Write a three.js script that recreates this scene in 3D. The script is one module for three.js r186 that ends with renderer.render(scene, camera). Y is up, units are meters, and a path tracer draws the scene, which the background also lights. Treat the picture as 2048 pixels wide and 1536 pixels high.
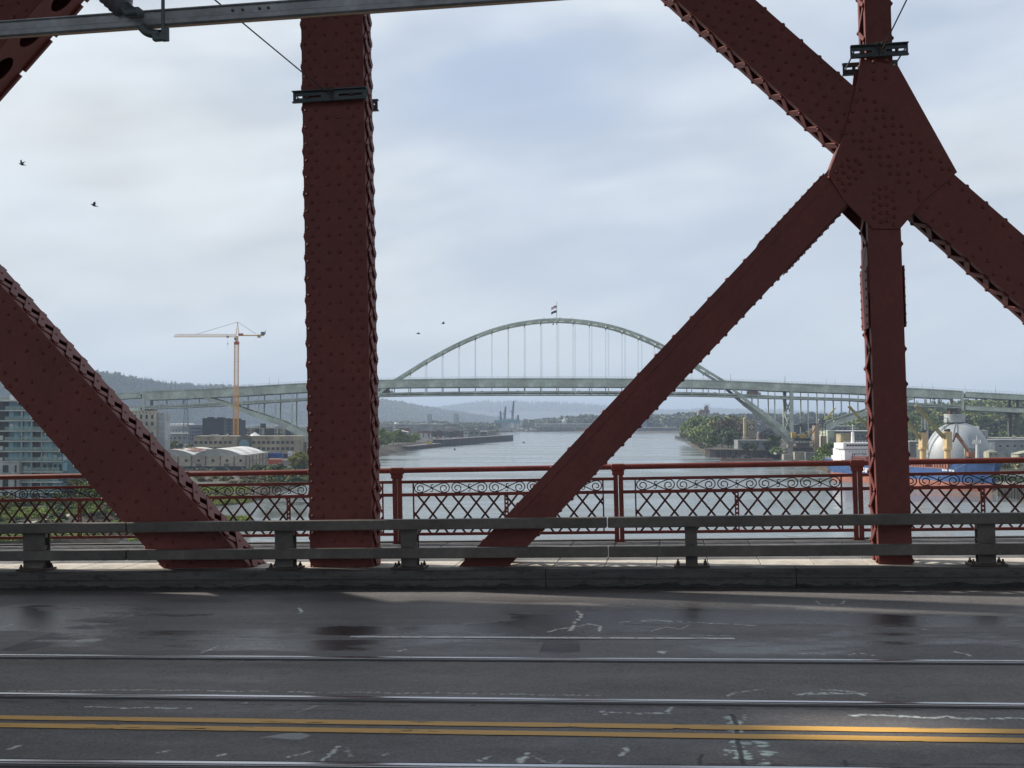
import * as THREE from 'three';
import { mergeGeometries, mergeVertices } from 'three/addons/utils/BufferGeometryUtils.js';
import { RoundedBoxGeometry } from 'three/addons/geometries/RoundedBoxGeometry.js';
import { FontLoader } from 'three/addons/loaders/FontLoader.js';
import { TextGeometry } from 'three/addons/geometries/TextGeometry.js';

// ---------------------------------------------------------------- camera, sky, sun, exposure
const D2R = Math.PI / 180, FPX = 2350, HC = 1.94;           // focal length in pixels of the 2048 px wide photograph
const YAW = 8.017 * D2R, PITCH = 1.77 * D2R, GRADE = 1.301 * D2R;
const scene = new THREE.Scene();
const camera = new THREE.PerspectiveCamera(2 * Math.atan(768 / FPX) / D2R, 4 / 3, 0.1, 60000);
camera.rotation.order = 'YXZ';
camera.rotation.set(PITCH, YAW, 0);
camera.position.set(0, HC, 0);
scene.add(camera);
camera.updateMatrixWorld(true);
const renderer = new THREE.WebGLRenderer({ antialias: true });
renderer.toneMapping = THREE.LinearToneMapping;
renderer.toneMappingExposure = 1.15;
renderer.shadowMap.enabled = true;

const SUN_AZ = 15 * D2R, SUN_EL = 36 * D2R;                  // ahead of the bridge axis, to the left
const sunDir = new THREE.Vector3(-Math.cos(SUN_AZ) * Math.cos(SUN_EL), Math.sin(SUN_EL), -Math.sin(SUN_AZ) * Math.cos(SUN_EL));
const sun = new THREE.DirectionalLight(new THREE.Color(1, 0.92, 0.8), 5.0);
sun.name = 'sun';
sun.position.copy(sunDir).multiplyScalar(400);
sun.castShadow = true; sun.shadow.radius = 2.2;
sun.shadow.mapSize.set(4096, 4096);
Object.assign(sun.shadow.camera, { left: -60, right: 60, top: 60, bottom: -60, near: 1, far: 900 });
scene.add(sun); scene.add(sun.target);

// ---------------------------------------------------------------- noise
function rng(seed) { let s = seed >>> 0; return () => { s = (s + 0x6D2B79F5) >>> 0; let t = s; t = Math.imul(t ^ (t >>> 15), t | 1); t ^= t + Math.imul(t ^ (t >>> 7), t | 61); return ((t ^ (t >>> 14)) >>> 0) / 4294967296; }; }
function hash(x, y, s) { let h = Math.imul(x | 0, 374761393) + Math.imul(y | 0, 668265263) + Math.imul(s | 0, 1274126177); h = Math.imul(h ^ (h >>> 13), 1274126177); return ((h ^ (h >>> 16)) >>> 0) / 4294967296; }
function vnoise(x, y, px, py, s) {                            // periodic value noise
  const x0 = Math.floor(x), y0 = Math.floor(y), fx = x - x0, fy = y - y0;
  const u = fx * fx * (3 - 2 * fx), v = fy * fy * (3 - 2 * fy);
  const m = (a, p) => ((a % p) + p) % p;
  const a = hash(m(x0, px), m(y0, py), s), b = hash(m(x0 + 1, px), m(y0, py), s), c = hash(m(x0, px), m(y0 + 1, py), s), d = hash(m(x0 + 1, px), m(y0 + 1, py), s);
  return a + (b - a) * u + (c - a) * v + (a - b - c + d) * u * v;
}
function fbm(x, y, per, oct, s, py) { let a = 0, n = 0, w = 1, f = 1; for (let i = 0; i < oct; i++) { a += w * vnoise(x * f, y * f, per * f, (py || per) * f, s + i * 17); n += w; w *= 0.5; f *= 2; } return a / n; }
const clamp = (x, a = 0, b = 1) => Math.min(b, Math.max(a, x));
const smooth = (a, b, x) => { const t = clamp((x - a) / (b - a)); return t * t * (3 - 2 * t); };
const lerp = (a, b, t) => a + (b - a) * t;

// ---------------------------------------------------------------- pixel -> place helpers (used to read positions off the photograph)
const camQ = camera.quaternion.clone(), C0 = new THREE.Vector3(0, HC, 0);
const V = (x, y, z) => new THREE.Vector3(x, y, z);
const ray = (x, y) => V(x - 1024, 768 - y, -FPX).applyQuaternion(camQ);
const at = (x, y, d) => ray(x, y).multiplyScalar(d / FPX).add(C0);           // point at camera depth d
const onY = (x, y, Y) => { const r = ray(x, y); return r.multiplyScalar((Y - HC) / r.y).add(C0); };
const FWD = V(-Math.sin(YAW), 0, -Math.cos(YAW)), RGT = V(Math.cos(YAW), 0, -Math.sin(YAW));
// the bridge under the camera climbs a little to the right: its own frame, turned about the viewing axis
const axis = V(0, 0, -1).applyQuaternion(camQ);
const TILT = new THREE.Quaternion().setFromAxisAngle(axis, -GRADE), TILTI = TILT.clone().invert();
const toW = (p) => p.clone().sub(C0).applyQuaternion(TILT).add(C0);
const brz = (x, y, z) => { const r = ray(x, y).applyQuaternion(TILTI); return r.multiplyScalar(z / r.z).add(C0); };
const bry = (x, y, Y) => { const r = ray(x, y).applyQuaternion(TILTI); return r.multiplyScalar((Y - HC) / r.y).add(C0); };

// ---------------------------------------------------------------- sky
{
  const W = 2048, H = 1024, data = new Float32Array(W * H * 4);
  for (let j = 0; j < H; j++) for (let i = 0; i < W; i++) {
    const phi = ((i + 0.5) / W - 0.5) * 2 * Math.PI, th = ((j + 0.5) / H - 0.5) * Math.PI;
    const dx = Math.cos(th) * Math.cos(phi), dz = Math.cos(th) * Math.sin(phi), dy = Math.sin(th);
    const el = th / D2R;
    // azimuth from straight ahead of the camera, to the right positive, degrees
    const f = dx * FWD.x + dz * FWD.z, r = dx * RGT.x + dz * RGT.z;
    const az = Math.atan2(r, f) / D2R;
    const cosS = dx * sunDir.x + dy * sunDir.y + dz * sunDir.z;
    // a veil of thin cloud, in streaks that run up to the right
    const e = Math.max(el, 0);
    const u = (az + 180) / 360, w1 = fbm(u * 24, e * 0.16 + u * 9, 24, 5, 3, 4096), w2 = fbm(u * 40 + 3, e * 0.42 - u * 18, 40, 5, 11, 4096), w3 = fbm(u * 90, e * 0.55, 90, 4, 29, 4096);
    let c = w1 * 0.45 + w2 * 0.35 + w3 * 0.2;
    const w4 = fbm(u * 34 + e * .13, e * 0.9 - u * 60 + 2 * w1, 34, 5, 47, 4096); let cover = smooth(0.34, 0.62, c) * .6 + .4 * smooth(.35, .7, w4 * .6 + w1 * .4);
    // clearer air high above the river, a denser veil towards the sun
    const hole = 1.35 * Math.exp(-(((az - 0) / 9) ** 2) - (((e - 16) / 3.2) ** 2)) + 0.75 * Math.exp(-(((az - 20) / 9) ** 2) - (((e - 17) / 5) ** 2)) + 0.6 * Math.exp(-(((az - 9) / 5) ** 2) - (((e - 7) / 3) ** 2));
    cover = clamp(cover * 0.44 + 0.6 - hole * 0.37 * (0.75 + 0.5 * w2) + 0.2 * smooth(0.3, 0.9, cosS));
    const blue = [lerp(0.40, 0.26, smooth(4, 50, e)), lerp(0.50, 0.36, smooth(4, 50, e)), lerp(0.67, 0.58, smooth(4, 50, e))];
    const glow = 1 + 0.1 * smooth(0.35, 0.95, cosS) + 0.5 * smooth(0.93, 1, cosS);
    const grey = 0.93 + 0.16 * (w3 - 0.5) + 0.26 * (w2 - 0.5) + 0.16 * (w4 - 0.5);
    const warm = smooth(0.3, 0.8, cosS) * 0.01 + (w1 > 0.55 ? (w1 - 0.55) * 0.08 : 0);
    const veil = [0.645 * grey + warm, 0.71 * grey + warm * 0.6, 0.775 * grey - warm * 0.3];
    const hor = Math.exp(-e / 5);                                        // pale haze low down
    for (let k = 0; k < 3; k++) {
      let v = lerp(blue[k], veil[k], cover);
      v = lerp(v, [0.58, 0.665, 0.73][k], hor * 0.8);
      v *= glow;
      if (el < 0) v = lerp(v, [0.16, 0.18, 0.19][k], smooth(0, -14, el));
      data[(j * W + i) * 4 + k] = v * [1.02, 1.01, 1.0][k];
    }
    data[(j * W + i) * 4 + 3] = 1;
  }
  const t = new THREE.DataTexture(data, W, H, THREE.RGBAFormat, THREE.FloatType);
  t.mapping = THREE.EquirectangularReflectionMapping; t.magFilter = t.minFilter = THREE.LinearFilter; t.wrapS = THREE.RepeatWrapping; t.needsUpdate = true;
  scene.background = t; scene.environment = t;
}
scene.fog = new THREE.FogExp2(new THREE.Color(0.63, 0.77, 1.0), 0.0001);

// ---------------------------------------------------------------- textures
function tex(size, fn, srgb, rx = 1, ry = 1) {
  const d = new Uint8Array(size * size * 4);
  for (let j = 0; j < size; j++) for (let i = 0; i < size; i++) {
    const v = fn(i / size, j / size), o = (j * size + i) * 4;
    if (typeof v === 'number') d[o] = d[o + 1] = d[o + 2] = clamp(v) * 255; else for (let k = 0; k < 3; k++) d[o + k] = clamp(v[k]) * 255;
    d[o + 3] = 255;
  }
  const t = new THREE.DataTexture(d, size, size);
  t.wrapS = t.wrapT = THREE.RepeatWrapping; t.magFilter = THREE.LinearFilter; t.minFilter = THREE.LinearMipmapLinearFilter; t.generateMipmaps = true;
  if (srgb) t.colorSpace = THREE.SRGBColorSpace;
  t.repeat.set(rx, ry); t.needsUpdate = true;
  return t;
}
// multiplies a material colour: mottled, streaked paint / stone / ground (grey about 0.8..1)
const mottle = tex(512, (u, v) => { const n = fbm(u * 6, v * 6, 6, 6, 5), m = fbm(u * 40, v * 40, 40, 3, 9); return 0.62 + 0.36 * n + 0.16 * (m - 0.5); }, true);
const fineBump = tex(512, (u, v) => 0.5 * fbm(u * 60, v * 60, 60, 3, 77) + 0.5 * fbm(u * 9, v * 9, 9, 3, 78), false);
const softMottle = tex(512, (u, v) => { const n = fbm(u * 5, v * 5, 5, 6, 15), m = fbm(u * 50, v * 50, 50, 2, 19); return 0.76 + 0.16 * n + 0.1 * (m - 0.5); }, true);
const rep = (t, r) => { const c = t.clone(); c.repeat.set(r, r); c.needsUpdate = true; return c; };
const mottleFar = rep(mottle, 1 / 40), mottleMid = rep(mottle, 1 / 9), mottleNear = rep(mottle, 1 / 1.7), bumpNear = rep(fineBump, 1 / 0.9);

function mat(r, g, b, o = {}) {
  const m = new THREE.MeshStandardMaterial({ color: new THREE.Color().setRGB(r, g, b), roughness: 0.75, metalness: 0, ...o });
  return m;
}
const far = (r, g, b, o = {}) => mat(r * 1.18, g * 1.18, b * 1.18, { map: mottleFar, roughness: 0.85, ...o });   // map darkens by about 0.85
const mid = (r, g, b, o = {}) => mat(r * 1.18, g * 1.18, b * 1.18, { map: mottleMid, roughness: 0.85, ...o });

let carProtos;
// ---------------------------------------------------------------- geometry helpers
const used = {};
function numbered(n) { if (!(n in used)) { used[n] = 0; return n; } used[n]++; return n + '_' + String(used[n]).padStart(3, '0'); }
function boxUV(g) {                                           // uv in metres from the dominant axis of each face
  const p = g.attributes.position, n = g.attributes.normal, uv = new Float32Array(p.count * 2);
  for (let i = 0; i < p.count; i += 3) {
    let ax = 0, ay = 0, az = 0;
    for (let k = 0; k < 3; k++) { ax += Math.abs(n.getX(i + k)); ay += Math.abs(n.getY(i + k)); az += Math.abs(n.getZ(i + k)); }
    for (let k = 0; k < 3; k++) {
      const x = p.getX(i + k), y = p.getY(i + k), z = p.getZ(i + k);
      if (ay >= ax && ay >= az) { uv[(i + k) * 2] = x; uv[(i + k) * 2 + 1] = z; } else if (ax >= az) { uv[(i + k) * 2] = z; uv[(i + k) * 2 + 1] = y; } else { uv[(i + k) * 2] = x; uv[(i + k) * 2 + 1] = y; }
    }
  }
  g.setAttribute('uv', new THREE.BufferAttribute(uv, 2));
  return g;
}
const M4 = () => new THREE.Matrix4();
class MB {
  constructor() { this.l = []; }
  add(g, m) { let q = g.index ? g.toNonIndexed() : g.clone(); if (m) q.applyMatrix4(m); for (const k of Object.keys(q.attributes)) if (!['position', 'normal', 'uv'].includes(k)) q.deleteAttribute(k); q.morphAttributes = {}; if (!q.attributes.uv) q.setAttribute('uv', new THREE.BufferAttribute(new Float32Array(q.attributes.position.count * 2), 2)); this.l.push(q); return this; }
  box(w, h, d, x, y, z, ry = 0, rx = 0, rz = 0) { return this.add(new THREE.BoxGeometry(w, h, d), M4().compose(V(x, y, z), new THREE.Quaternion().setFromEuler(new THREE.Euler(rx, ry, rz, 'YXZ')), V(1, 1, 1))); }
  rbox(w, h, d, x, y, z, r = 0.01) { return this.add(new RoundedBoxGeometry(w, h, d, 2, r), M4().makeTranslation(x, y, z)); }
  b2(x0, x1, y0, y1, z0, z1) { return this.box(Math.abs(x1 - x0), Math.abs(y1 - y0), Math.abs(z1 - z0), (x0 + x1) / 2, (y0 + y1) / 2, (z0 + z1) / 2); }
  bar(p, q, w, h = w, up) { return this.add(barGeo(p, q, w, h, up)); }      // a bar from p to q, w wide, h thick along `up`
  cyl(p, q, r0, r1 = r0, seg = 10, open = false) {
    const d = q.clone().sub(p), L = d.length(), g = new THREE.CylinderGeometry(r1, r0, L, seg, 1, open);
    return this.add(g, M4().compose(p.clone().add(q).multiplyScalar(0.5), new THREE.Quaternion().setFromUnitVectors(V(0, 1, 0), d.normalize()), V(1, 1, 1)));
  }
  tube(pts, r, n = 24, seg = 5, closed = false) { return this.add(new THREE.TubeGeometry(new THREE.CatmullRomCurve3(pts, closed), n, r, seg, closed)); }
  geo(uv = true) { const g = this.l.length > 1 ? mergeGeometries(this.l) : this.l[0]; if (uv) boxUV(g); return g; }
  build(name, m, parent, uv = true) { const o = new THREE.Mesh(this.geo(uv), m); o.name = name; o.castShadow = o.receiveShadow = true; if (parent) parent.add(o); return o; }
}
function barGeo(p, q, w, h, up) {
  const d = q.clone().sub(p), L = d.length(); d.normalize();
  let u = (up || (Math.abs(d.y) > 0.95 ? V(0, 0, 1) : V(0, 1, 0))).clone();
  const s = V().crossVectors(u, d).normalize(); u.crossVectors(d, s).normalize();
  return new THREE.BoxGeometry(w, h, L).applyMatrix4(M4().makeBasis(s, u, d).setPosition(p.clone().add(q).multiplyScalar(0.5)));
}
function V0() { return V(0, 0, 0); }
function tag(o, label, category, group, kind) { const u = o.userData; if (label) u.label = label; if (category) u.category = category; if (group) u.group = group; if (kind) u.kind = kind; return o; }
function thing(name, label, category, pos, turn = 0, group) {
  const o = new THREE.Group(); o.name = numbered(name); scene.add(o);
  o.position.copy(pos); o.rotation.y = turn;
  return tag(o, label, category, group);
}
// a thing of the bridge under the camera: built in the bridge's own frame round the origin point given
function bthing(name, label, category, origin, group) {
  const o = new THREE.Group(); o.name = numbered(name); scene.add(o);
  o.position.copy(toW(origin)); o.quaternion.copy(TILT); o.userData.origin = undefined; delete o.userData.origin;
  return tag(o, label, category, group);
}
class BMB extends MB {                                        // collects in bridge coordinates, builds relative to the thing's origin
  constructor(o) { super(); this.o = o; }
  build(name, m, parent) { const g = this.geo(); g.translate(-this.o.x, -this.o.y, -this.o.z); const q = new THREE.Mesh(g, m); q.name = name; q.castShadow = q.receiveShadow = true; parent.add(q); return q; }
}
function structure(o, name, label) { o.name = numbered(name); o.userData.kind = 'structure'; if (label) o.userData.label = label; o.castShadow = o.receiveShadow = true; scene.add(o); return o; }
// ================================================================ THE BRIDGE UNDER THE CAMERA
const CURB_Z = -13.42, CURB_H = 0.22, TZ = -13.78, TD = 0.5, RAIL_Z = -16.45;
const redPaint = mat(0.225, 0.047, 0.038, { map: rep(softMottle, 1 / 2.3), roughness: 0.62, bumpMap: bumpNear, bumpScale: 0.003 });
const redRail = mat(0.27, 0.043, 0.028, { map: mottleNear, roughness: 0.5, bumpMap: bumpNear, bumpScale: 0.002 });
const latticePaint = mat(0.11, 0.02, 0.017, { map: mottleNear, roughness: 0.6 });
const greyRail = mat(0.19, 0.172, 0.152, { map: mottleNear, roughness: 0.6, metalness: 0.1, bumpMap: bumpNear, bumpScale: 0.002 });
const galv = mat(0.12, 0.15, 0.16, { map: mottleNear, roughness: 0.55, metalness: 0.25 });
const aluminium = mat(0.42, 0.43, 0.45, { map: mottleNear, roughness: 0.45, metalness: 0.2 });
const blackIron = mat(0.022, 0.016, 0.016, { roughness: 0.6 });
const bolts = mat(0.06, 0.045, 0.035, { roughness: 0.7 });

// ---------------- road
const ROAD = { x0: -10.4, x1: 6.3, z0: -13.44, z1: -5.2 };
const roadTex = (() => {
  const PX = 122, W = Math.round((ROAD.x1 - ROAD.x0) * PX), H = Math.round((ROAD.z1 - ROAD.z0) * PX);
  const cv = document.createElement('canvas'); cv.width = W; cv.height = H;
  const g = cv.getContext('2d');
  const toC = (x, y) => { const p = bry(x, y, 0); return [(p.x - ROAD.x0) * PX, (p.z - ROAD.z0) * PX]; };
  const toM = (x, z) => [(x - ROAD.x0) * PX, (z - ROAD.z0) * PX];
  const R = rng(41);
  const img = g.createImageData(W, H);
  const railZ = [bry(1020, 1313.5, 0).z, bry(1020, 1397, 0).z, bry(1000, 1531, 0).z];
  for (let j = 0; j < H; j++) for (let i = 0; i < W; i++) {
    const x = i / PX, z = j / PX, wz = ROAD.z0 + z;
    let n = 0.5 * fbm(x * 0.5, z * 1.8, 512, 4, 91) + 0.3 * fbm(x * 3, z * 5, 512, 4, 93);
    const grain = hash(i, j, 7) * 0.6 + hash(i >> 1, j >> 1, 8) * 0.4;
    const band = fbm(x * 0.12, z * 2.6, 512, 3, 99);
    const damp = smooth(.44, .57, fbm(x * .55, wz * 2.2, 4096, 5, 61)) * smooth(-12.9, -12.2, wz) * smooth(-9.66, -9.9, wz); let v = 99 + 38 * (n - 0.4) + 30 * (band - 0.5) + 50 * (grain - 0.5) - 30 * damp;
    // concrete apron beside each rail, a little paler; brownish between the rails
    let rr = v, gg = v, bb = v;
    if (wz > railZ[0] && wz < railZ[1]) { rr += 5; gg += 2; bb -= 2; }
    const o = (j * W + i) * 4; img.data[o] = rr + 1; img.data[o + 1] = gg - 1; img.data[o + 2] = bb; img.data[o + 3] = 255;
  }
  g.putImageData(img, 0, 0);
  const poly = (pts, col, a = 1) => { g.globalAlpha = a; g.fillStyle = col; g.beginPath(); pts.forEach((p, i) => { const q = toC(...p); i ? g.lineTo(...q) : g.moveTo(...q); }); g.closePath(); g.fill(); g.globalAlpha = 1; };
  const scuff = (pts, col, w, a) => {                        // chipped line of old paint or bared concrete, in broken dabs
    for (let k = 0; k + 1 < pts.length; k++) {
      const p = toC(...pts[k]), q = toC(...pts[k + 1]), L = Math.hypot(q[0] - p[0], q[1] - p[1]);
      const nx = -(q[1] - p[1]) / L, ny = (q[0] - p[0]) / L;
      for (let s = 0; s < L; s += 1.6) {
        if (R() < 0.3) continue;
        const t = s / L, wob = (fbm(s * 0.05, k * 7 + p[0] * 0.01, 4096, 3, 5) - 0.5) * w * 3;
        g.globalAlpha = Math.min(1, a * 1.35 * (0.45 + 0.55 * R())); g.fillStyle = col;
        const ww = w * (0.35 + R() * 1.0);
        g.beginPath(); g.ellipse(p[0] + (q[0] - p[0]) * t + nx * wob + (R() - .5) * 1.5, p[1] + (q[1] - p[1]) * t + ny * wob + (R() - .5) * 1.5, 1 + R() * 2, ww * 0.6, R() * 3, 0, 7); g.fill();
      }
    }
    g.globalAlpha = 1;
  };
  // dark repair of fresh tar at the left, and a square repair in the middle of the lane
  poly([[0, 1301], [60, 1279], [120, 1262], [175, 1243], [235, 1240], [270, 1233], [232, 1243], [180, 1258], [130, 1279], [90, 1294], [40, 1303]], 'rgb(52,54,60)', 0.9);
  poly([[1083, 1276], [1158, 1275], [1160, 1303], [1120, 1308], [1080, 1304], [1088, 1290]], 'rgb(54,55,62)', 0.9);
  poly([[1106, 1263], [1155, 1261], [1156, 1272], [1100, 1273]], 'rgb(54,54,58)', 0.9);
  // pale bare patches
  poly([[148, 1281], [170, 1278], [200, 1278], [207, 1280], [190, 1283], [155, 1284]], 'rgb(180,184,182)', 0.9);
  poly([[519, 1475], [548, 1470], [575, 1466], [600, 1465], [622, 1471], [600, 1479], [575, 1478], [545, 1475]], 'rgb(168,176,176)', 0.9);
  const W1 = 'rgb(232,244,240)';
  scuff([[1150, 1222], [1160, 1232], [1155, 1243], [1142, 1256], [1136, 1262]], 'rgb(246,240,224)', 5, .8);
  scuff([[1100, 1264], [1120, 1258], [1140, 1255], [1175, 1248], [1196, 1252], [1202, 1260], [1196, 1264]], 'rgb(246,240,224)', 4, .8);
  scuff([[1240, 1244], [1300, 1240], [1340, 1242], [1375, 1244], [1420, 1247], [1470, 1249], [1508, 1252]], W1, 4, .6);
  scuff([[1300, 1262], [1330, 1254], [1360, 1258], [1380, 1250]], W1, 2.5, .55);
  scuff([[1380, 1270], [1460, 1271]], W1, 2.5, .5);
  scuff([[596, 1216], [604, 1222], [597, 1227]], W1, 3, .8);
  scuff([[405, 1305], [420, 1300], [434, 1293]], W1, 3, .7); scuff([[450, 1294], [480, 1293]], W1, 2, .6);
  scuff([[800, 1302], [812, 1298]], W1, 3, .7); scuff([[0, 1255], [30, 1246]], W1, 4, .4); scuff([[215, 1243], [245, 1236], [268, 1228]], 'rgb(160,165,160)', 5, .5);
  scuff([[5, 1502], [25, 1497], [43, 1491]], W1, 5, .6); scuff([[320, 1507], [338, 1503]], W1, 5, .5); scuff([[440, 1513], [455, 1508]], W1, 4, .5);
  scuff([[575, 1515], [600, 1508], [622, 1501]], W1, 3.5, .55); scuff([[648, 1520], [660, 1506], [676, 1492]], W1, 4, .6); scuff([[690, 1495], [705, 1512]], W1, 3, .35);
  scuff([[770, 1512], [778, 1506]], W1, 4, .5); scuff([[965, 1522], [985, 1513]], W1, 5, .6);
  scuff([[1040, 1527], [1050, 1515], [1060, 1505]], W1, 5, .65); scuff([[1062, 1512], [1085, 1522], [1110, 1528], [1128, 1517]], W1, 2, .5);
  scuff([[1236, 1511], [1250, 1503], [1254, 1494]], W1, 4, .6);
  scuff([[170, 1414], [390, 1416]], W1, 3, .65); scuff([[480, 1410], [495, 1406]], W1, 4, .6); scuff([[600, 1425], [630, 1410]], W1, 4, .25);
  scuff([[20, 1382], [180, 1381], [300, 1379], [540, 1383]], W1, 3, .45); scuff([[580, 1384], [900, 1386], [1200, 1391]], W1, 3, .4); scuff([[1620, 1384], [1590, 1389], [1740, 1386]], W1, 2.5, .5);
  scuff([[1640, 1380], [1700, 1384], [1742, 1392]], W1, 3, .6); scuff([[1592, 1391], [1650, 1387], [1700, 1386]], W1, 3.5, .7); scuff([[1520, 1378], [1460, 1386], [1456, 1393]], W1, 2.5, .55);
  scuff([[1210, 1423], [1212, 1430]], W1, 4, .6); scuff([[1212, 1424], [1280, 1426], [1330, 1426], [1345, 1414]], W1, 3, .6);
  scuff([[1700, 1432], [1800, 1433], [1900, 1434], [1940, 1438], [2048, 1437]], W1, 5, .75);
  scuff([[1630, 1202], [1636, 1208], [1660, 1210], [1688, 1206], [1690, 1200]], W1, 2.5, .5);
  scuff([[1320, 1306], [1326, 1302]], W1, 7, .7); scuff([[1600, 1308], [1650, 1309]], W1, 3, .5); scuff([[1700, 1310], [1720, 1307], [1745, 1310]], W1, 3, .6); scuff([[1910, 1303], [1935, 1309], [1945, 1312]], W1, 3.5, .6);
  scuff([[1840, 1258], [1870, 1260]], W1, 2, .5); scuff([[1880, 1278], [2040, 1281]], W1, 1.6, .3); scuff([[400, 1276], [640, 1280]], W1, 1.4, .3);
  // big chips of bared pale concrete round a cross joint at the right
  const blot = (x, y, rx, ry, n, col) => { for (let k = 0; k < n; k++) { const q = toC(x + (R() - .5) * rx * 2, y + (R() - .5) * ry * 2); g.globalAlpha = .55 + .4 * R(); g.fillStyle = col; g.beginPath(); const a = 1 + R() * R() * 6; for (let s = 0; s < 9; s++) { const t = s / 9 * 6.283, rr = a * (.5 + R() * .8); g.lineTo(q[0] + Math.cos(t) * rr * 1.2, q[1] + Math.sin(t) * rr * .8); } g.fill(); } g.globalAlpha = 1; };
  const BL = 'rgb(205,228,222)';
  blot(1463, 1436, 8, 4, 9, BL); blot(1467, 1445, 12, 3, 8, BL); blot(1472, 1462, 8, 6, 8, BL); blot(1480, 1487, 14, 7, 16, BL); blot(1470, 1504, 22, 6, 20, BL); blot(1485, 1512, 10, 5, 12, BL); blot(1524, 1488, 9, 6, 14, BL); blot(1530, 1508, 10, 6, 10, BL); blot(1532, 1526, 10, 8, 14, BL);
  scuff([[1484, 1430], [1490, 1440]], BL, 3, .3);
  // cracks
  const crack = (pts, w = 2) => { g.strokeStyle = 'rgb(14,14,15)'; g.lineWidth = w; g.globalAlpha = .8; g.beginPath(); let first = true; for (let k = 0; k + 1 < pts.length; k++) for (let s = 0; s <= 6; s++) { const t = s / 6, q = toC(lerp(pts[k][0], pts[k + 1][0], t) + (R() - .5) * 3, lerp(pts[k][1], pts[k + 1][1], t)); first ? g.moveTo(...q) : g.lineTo(...q); first = false; } g.stroke(); g.globalAlpha = 1; };
  crack([[1463, 1428], [1470, 1445], [1474, 1475], [1479, 1500], [1485, 1530]], 3.5); crack([[1405, 1508], [1398, 1518], [1400, 1532]], 2.5); crack([[1688, 1520], [1692, 1535]], 2.5);
  crack([[1090, 1276], [1088, 1288], [1080, 1305], [1120, 1309]], 2); crack([[232, 1243], [180, 1258], [130, 1279]], 1.5); crack([[560, 1420], [700, 1422]], 1.2);
  // dark tar crumbs along the rails and along the gutter
  for (let k = 0; k < 420; k++) { const x = R() * 2300 - 100, m = R(); const yy = m < .3 ? 1529 : m < .6 ? 1403 + x * .009 : 1319 + x * .004; const q = toC(x, yy + (R() - .5) * 4); g.globalAlpha = .5 * R(); g.fillStyle = 'rgb(20,20,21)'; g.beginPath(); g.ellipse(q[0], q[1], 2 + R() * 9, 1 + R() * 2, 0, 0, 7); g.fill(); }
  for (let k = 0; k < 500; k++) { const q = [R() * W, 0.1 * PX + R() * R() * 0.35 * PX]; g.globalAlpha = .35 * R(); g.fillStyle = R() < .6 ? 'rgb(22,22,22)' : 'rgb(96,92,84)'; g.beginPath(); g.ellipse(q[0], q[1], 1 + R() * 6, 1 + R() * 2, 0, 0, 7); g.fill(); }
  for (let k = 0; k < 900; k++) { const q = [R() * W, R() * H]; g.globalAlpha = .25 * R(); g.fillStyle = R() < .5 ? 'rgb(120,122,122)' : 'rgb(24,24,25)'; g.beginPath(); g.ellipse(q[0], q[1], 1 + R() * 5, .6 + R() * 1.5, (R() - .5) * .6, 0, 7); g.fill(); }
  g.globalAlpha = 1;
  const t = new THREE.CanvasTexture(cv); t.colorSpace = THREE.SRGBColorSpace; t.anisotropy = 8; t.flipY = false; t.wrapS = t.wrapT = THREE.ClampToEdgeWrapping;
  return t;
})();
// damp, glossy patches in the far lane; rough elsewhere
const roadRough = tex(1024, (u, v) => { const x = u * 16.7, z = ROAD.z0 + v * 8.24; const lane = smooth(-12.9, -12.2, z) * smooth(-9.66, -9.9, z), n = fbm(x * .55, z * 2.2, 4096, 5, 61), k = fbm(x * 8, z * 14, 4096, 3, 62); const damp = smooth(.44, .57, n + .12 * (k - .5)) * lane; return lerp(.58 + .22 * (fbm(x * .7, z * 4, 4096, 4, 63) - .5) + .14 * (k - .5), .15 + .14 * k, damp); }, false);
const roadBump = tex(1024, (u, v) => 0.6 * hash(u * 1024, v * 1024, 3) + 0.4 * fbm(u * 200, v * 200, 200, 2, 4), false, 9, 4);
{
  const W = ROAD.x1 - ROAD.x0, H = ROAD.z1 - ROAD.z0, g = new THREE.PlaneGeometry(W, H).rotateX(-Math.PI / 2);
  // v runs with z so that the drawn canvas lies as computed
  const uv = g.attributes.uv, p = g.attributes.position;
  for (let i = 0; i < p.count; i++) uv.setXY(i, p.getX(i) / W + .5, p.getZ(i) / H + .5);
  const m = new THREE.MeshStandardMaterial({ map: roadTex, roughnessMap: roadRough, roughness: 1, bumpMap: roadBump, bumpScale: 0.0013 });
  const o = new THREE.Mesh(g, m); const c = V((ROAD.x0 + ROAD.x1) / 2, 0, (ROAD.z0 + ROAD.z1) / 2);
  o.position.copy(toW(c)); o.quaternion.copy(TILT); structure(o, 'road', 'worn grey asphalt roadway across the bridge with tram rails');
  // the rest of the deck, outside the picture
  const o2 = new MB(); const asph = mat(0.2, 0.195, 0.195, { map: mottleMid, roughness: .8 });
  o2.b2(-60, ROAD.x0, -.3, 0, ROAD.z0, .1); o2.b2(ROAD.x1, 40, -.3, 0, ROAD.z0, .1); o2.b2(ROAD.x0, ROAD.x1, -.3, 0, ROAD.z1, .1); o2.b2(ROAD.x0, ROAD.x1, -.3, -.02, ROAD.z0, ROAD.z1);
  const d = o2.build('road_slab', asph); d.position.copy(toW(V0())); d.quaternion.copy(TILT); structure(d, 'road_deck');
}
const P2 = (o) => { o.position.copy(toW(V0())); o.quaternion.copy(TILT); return o; };
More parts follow.
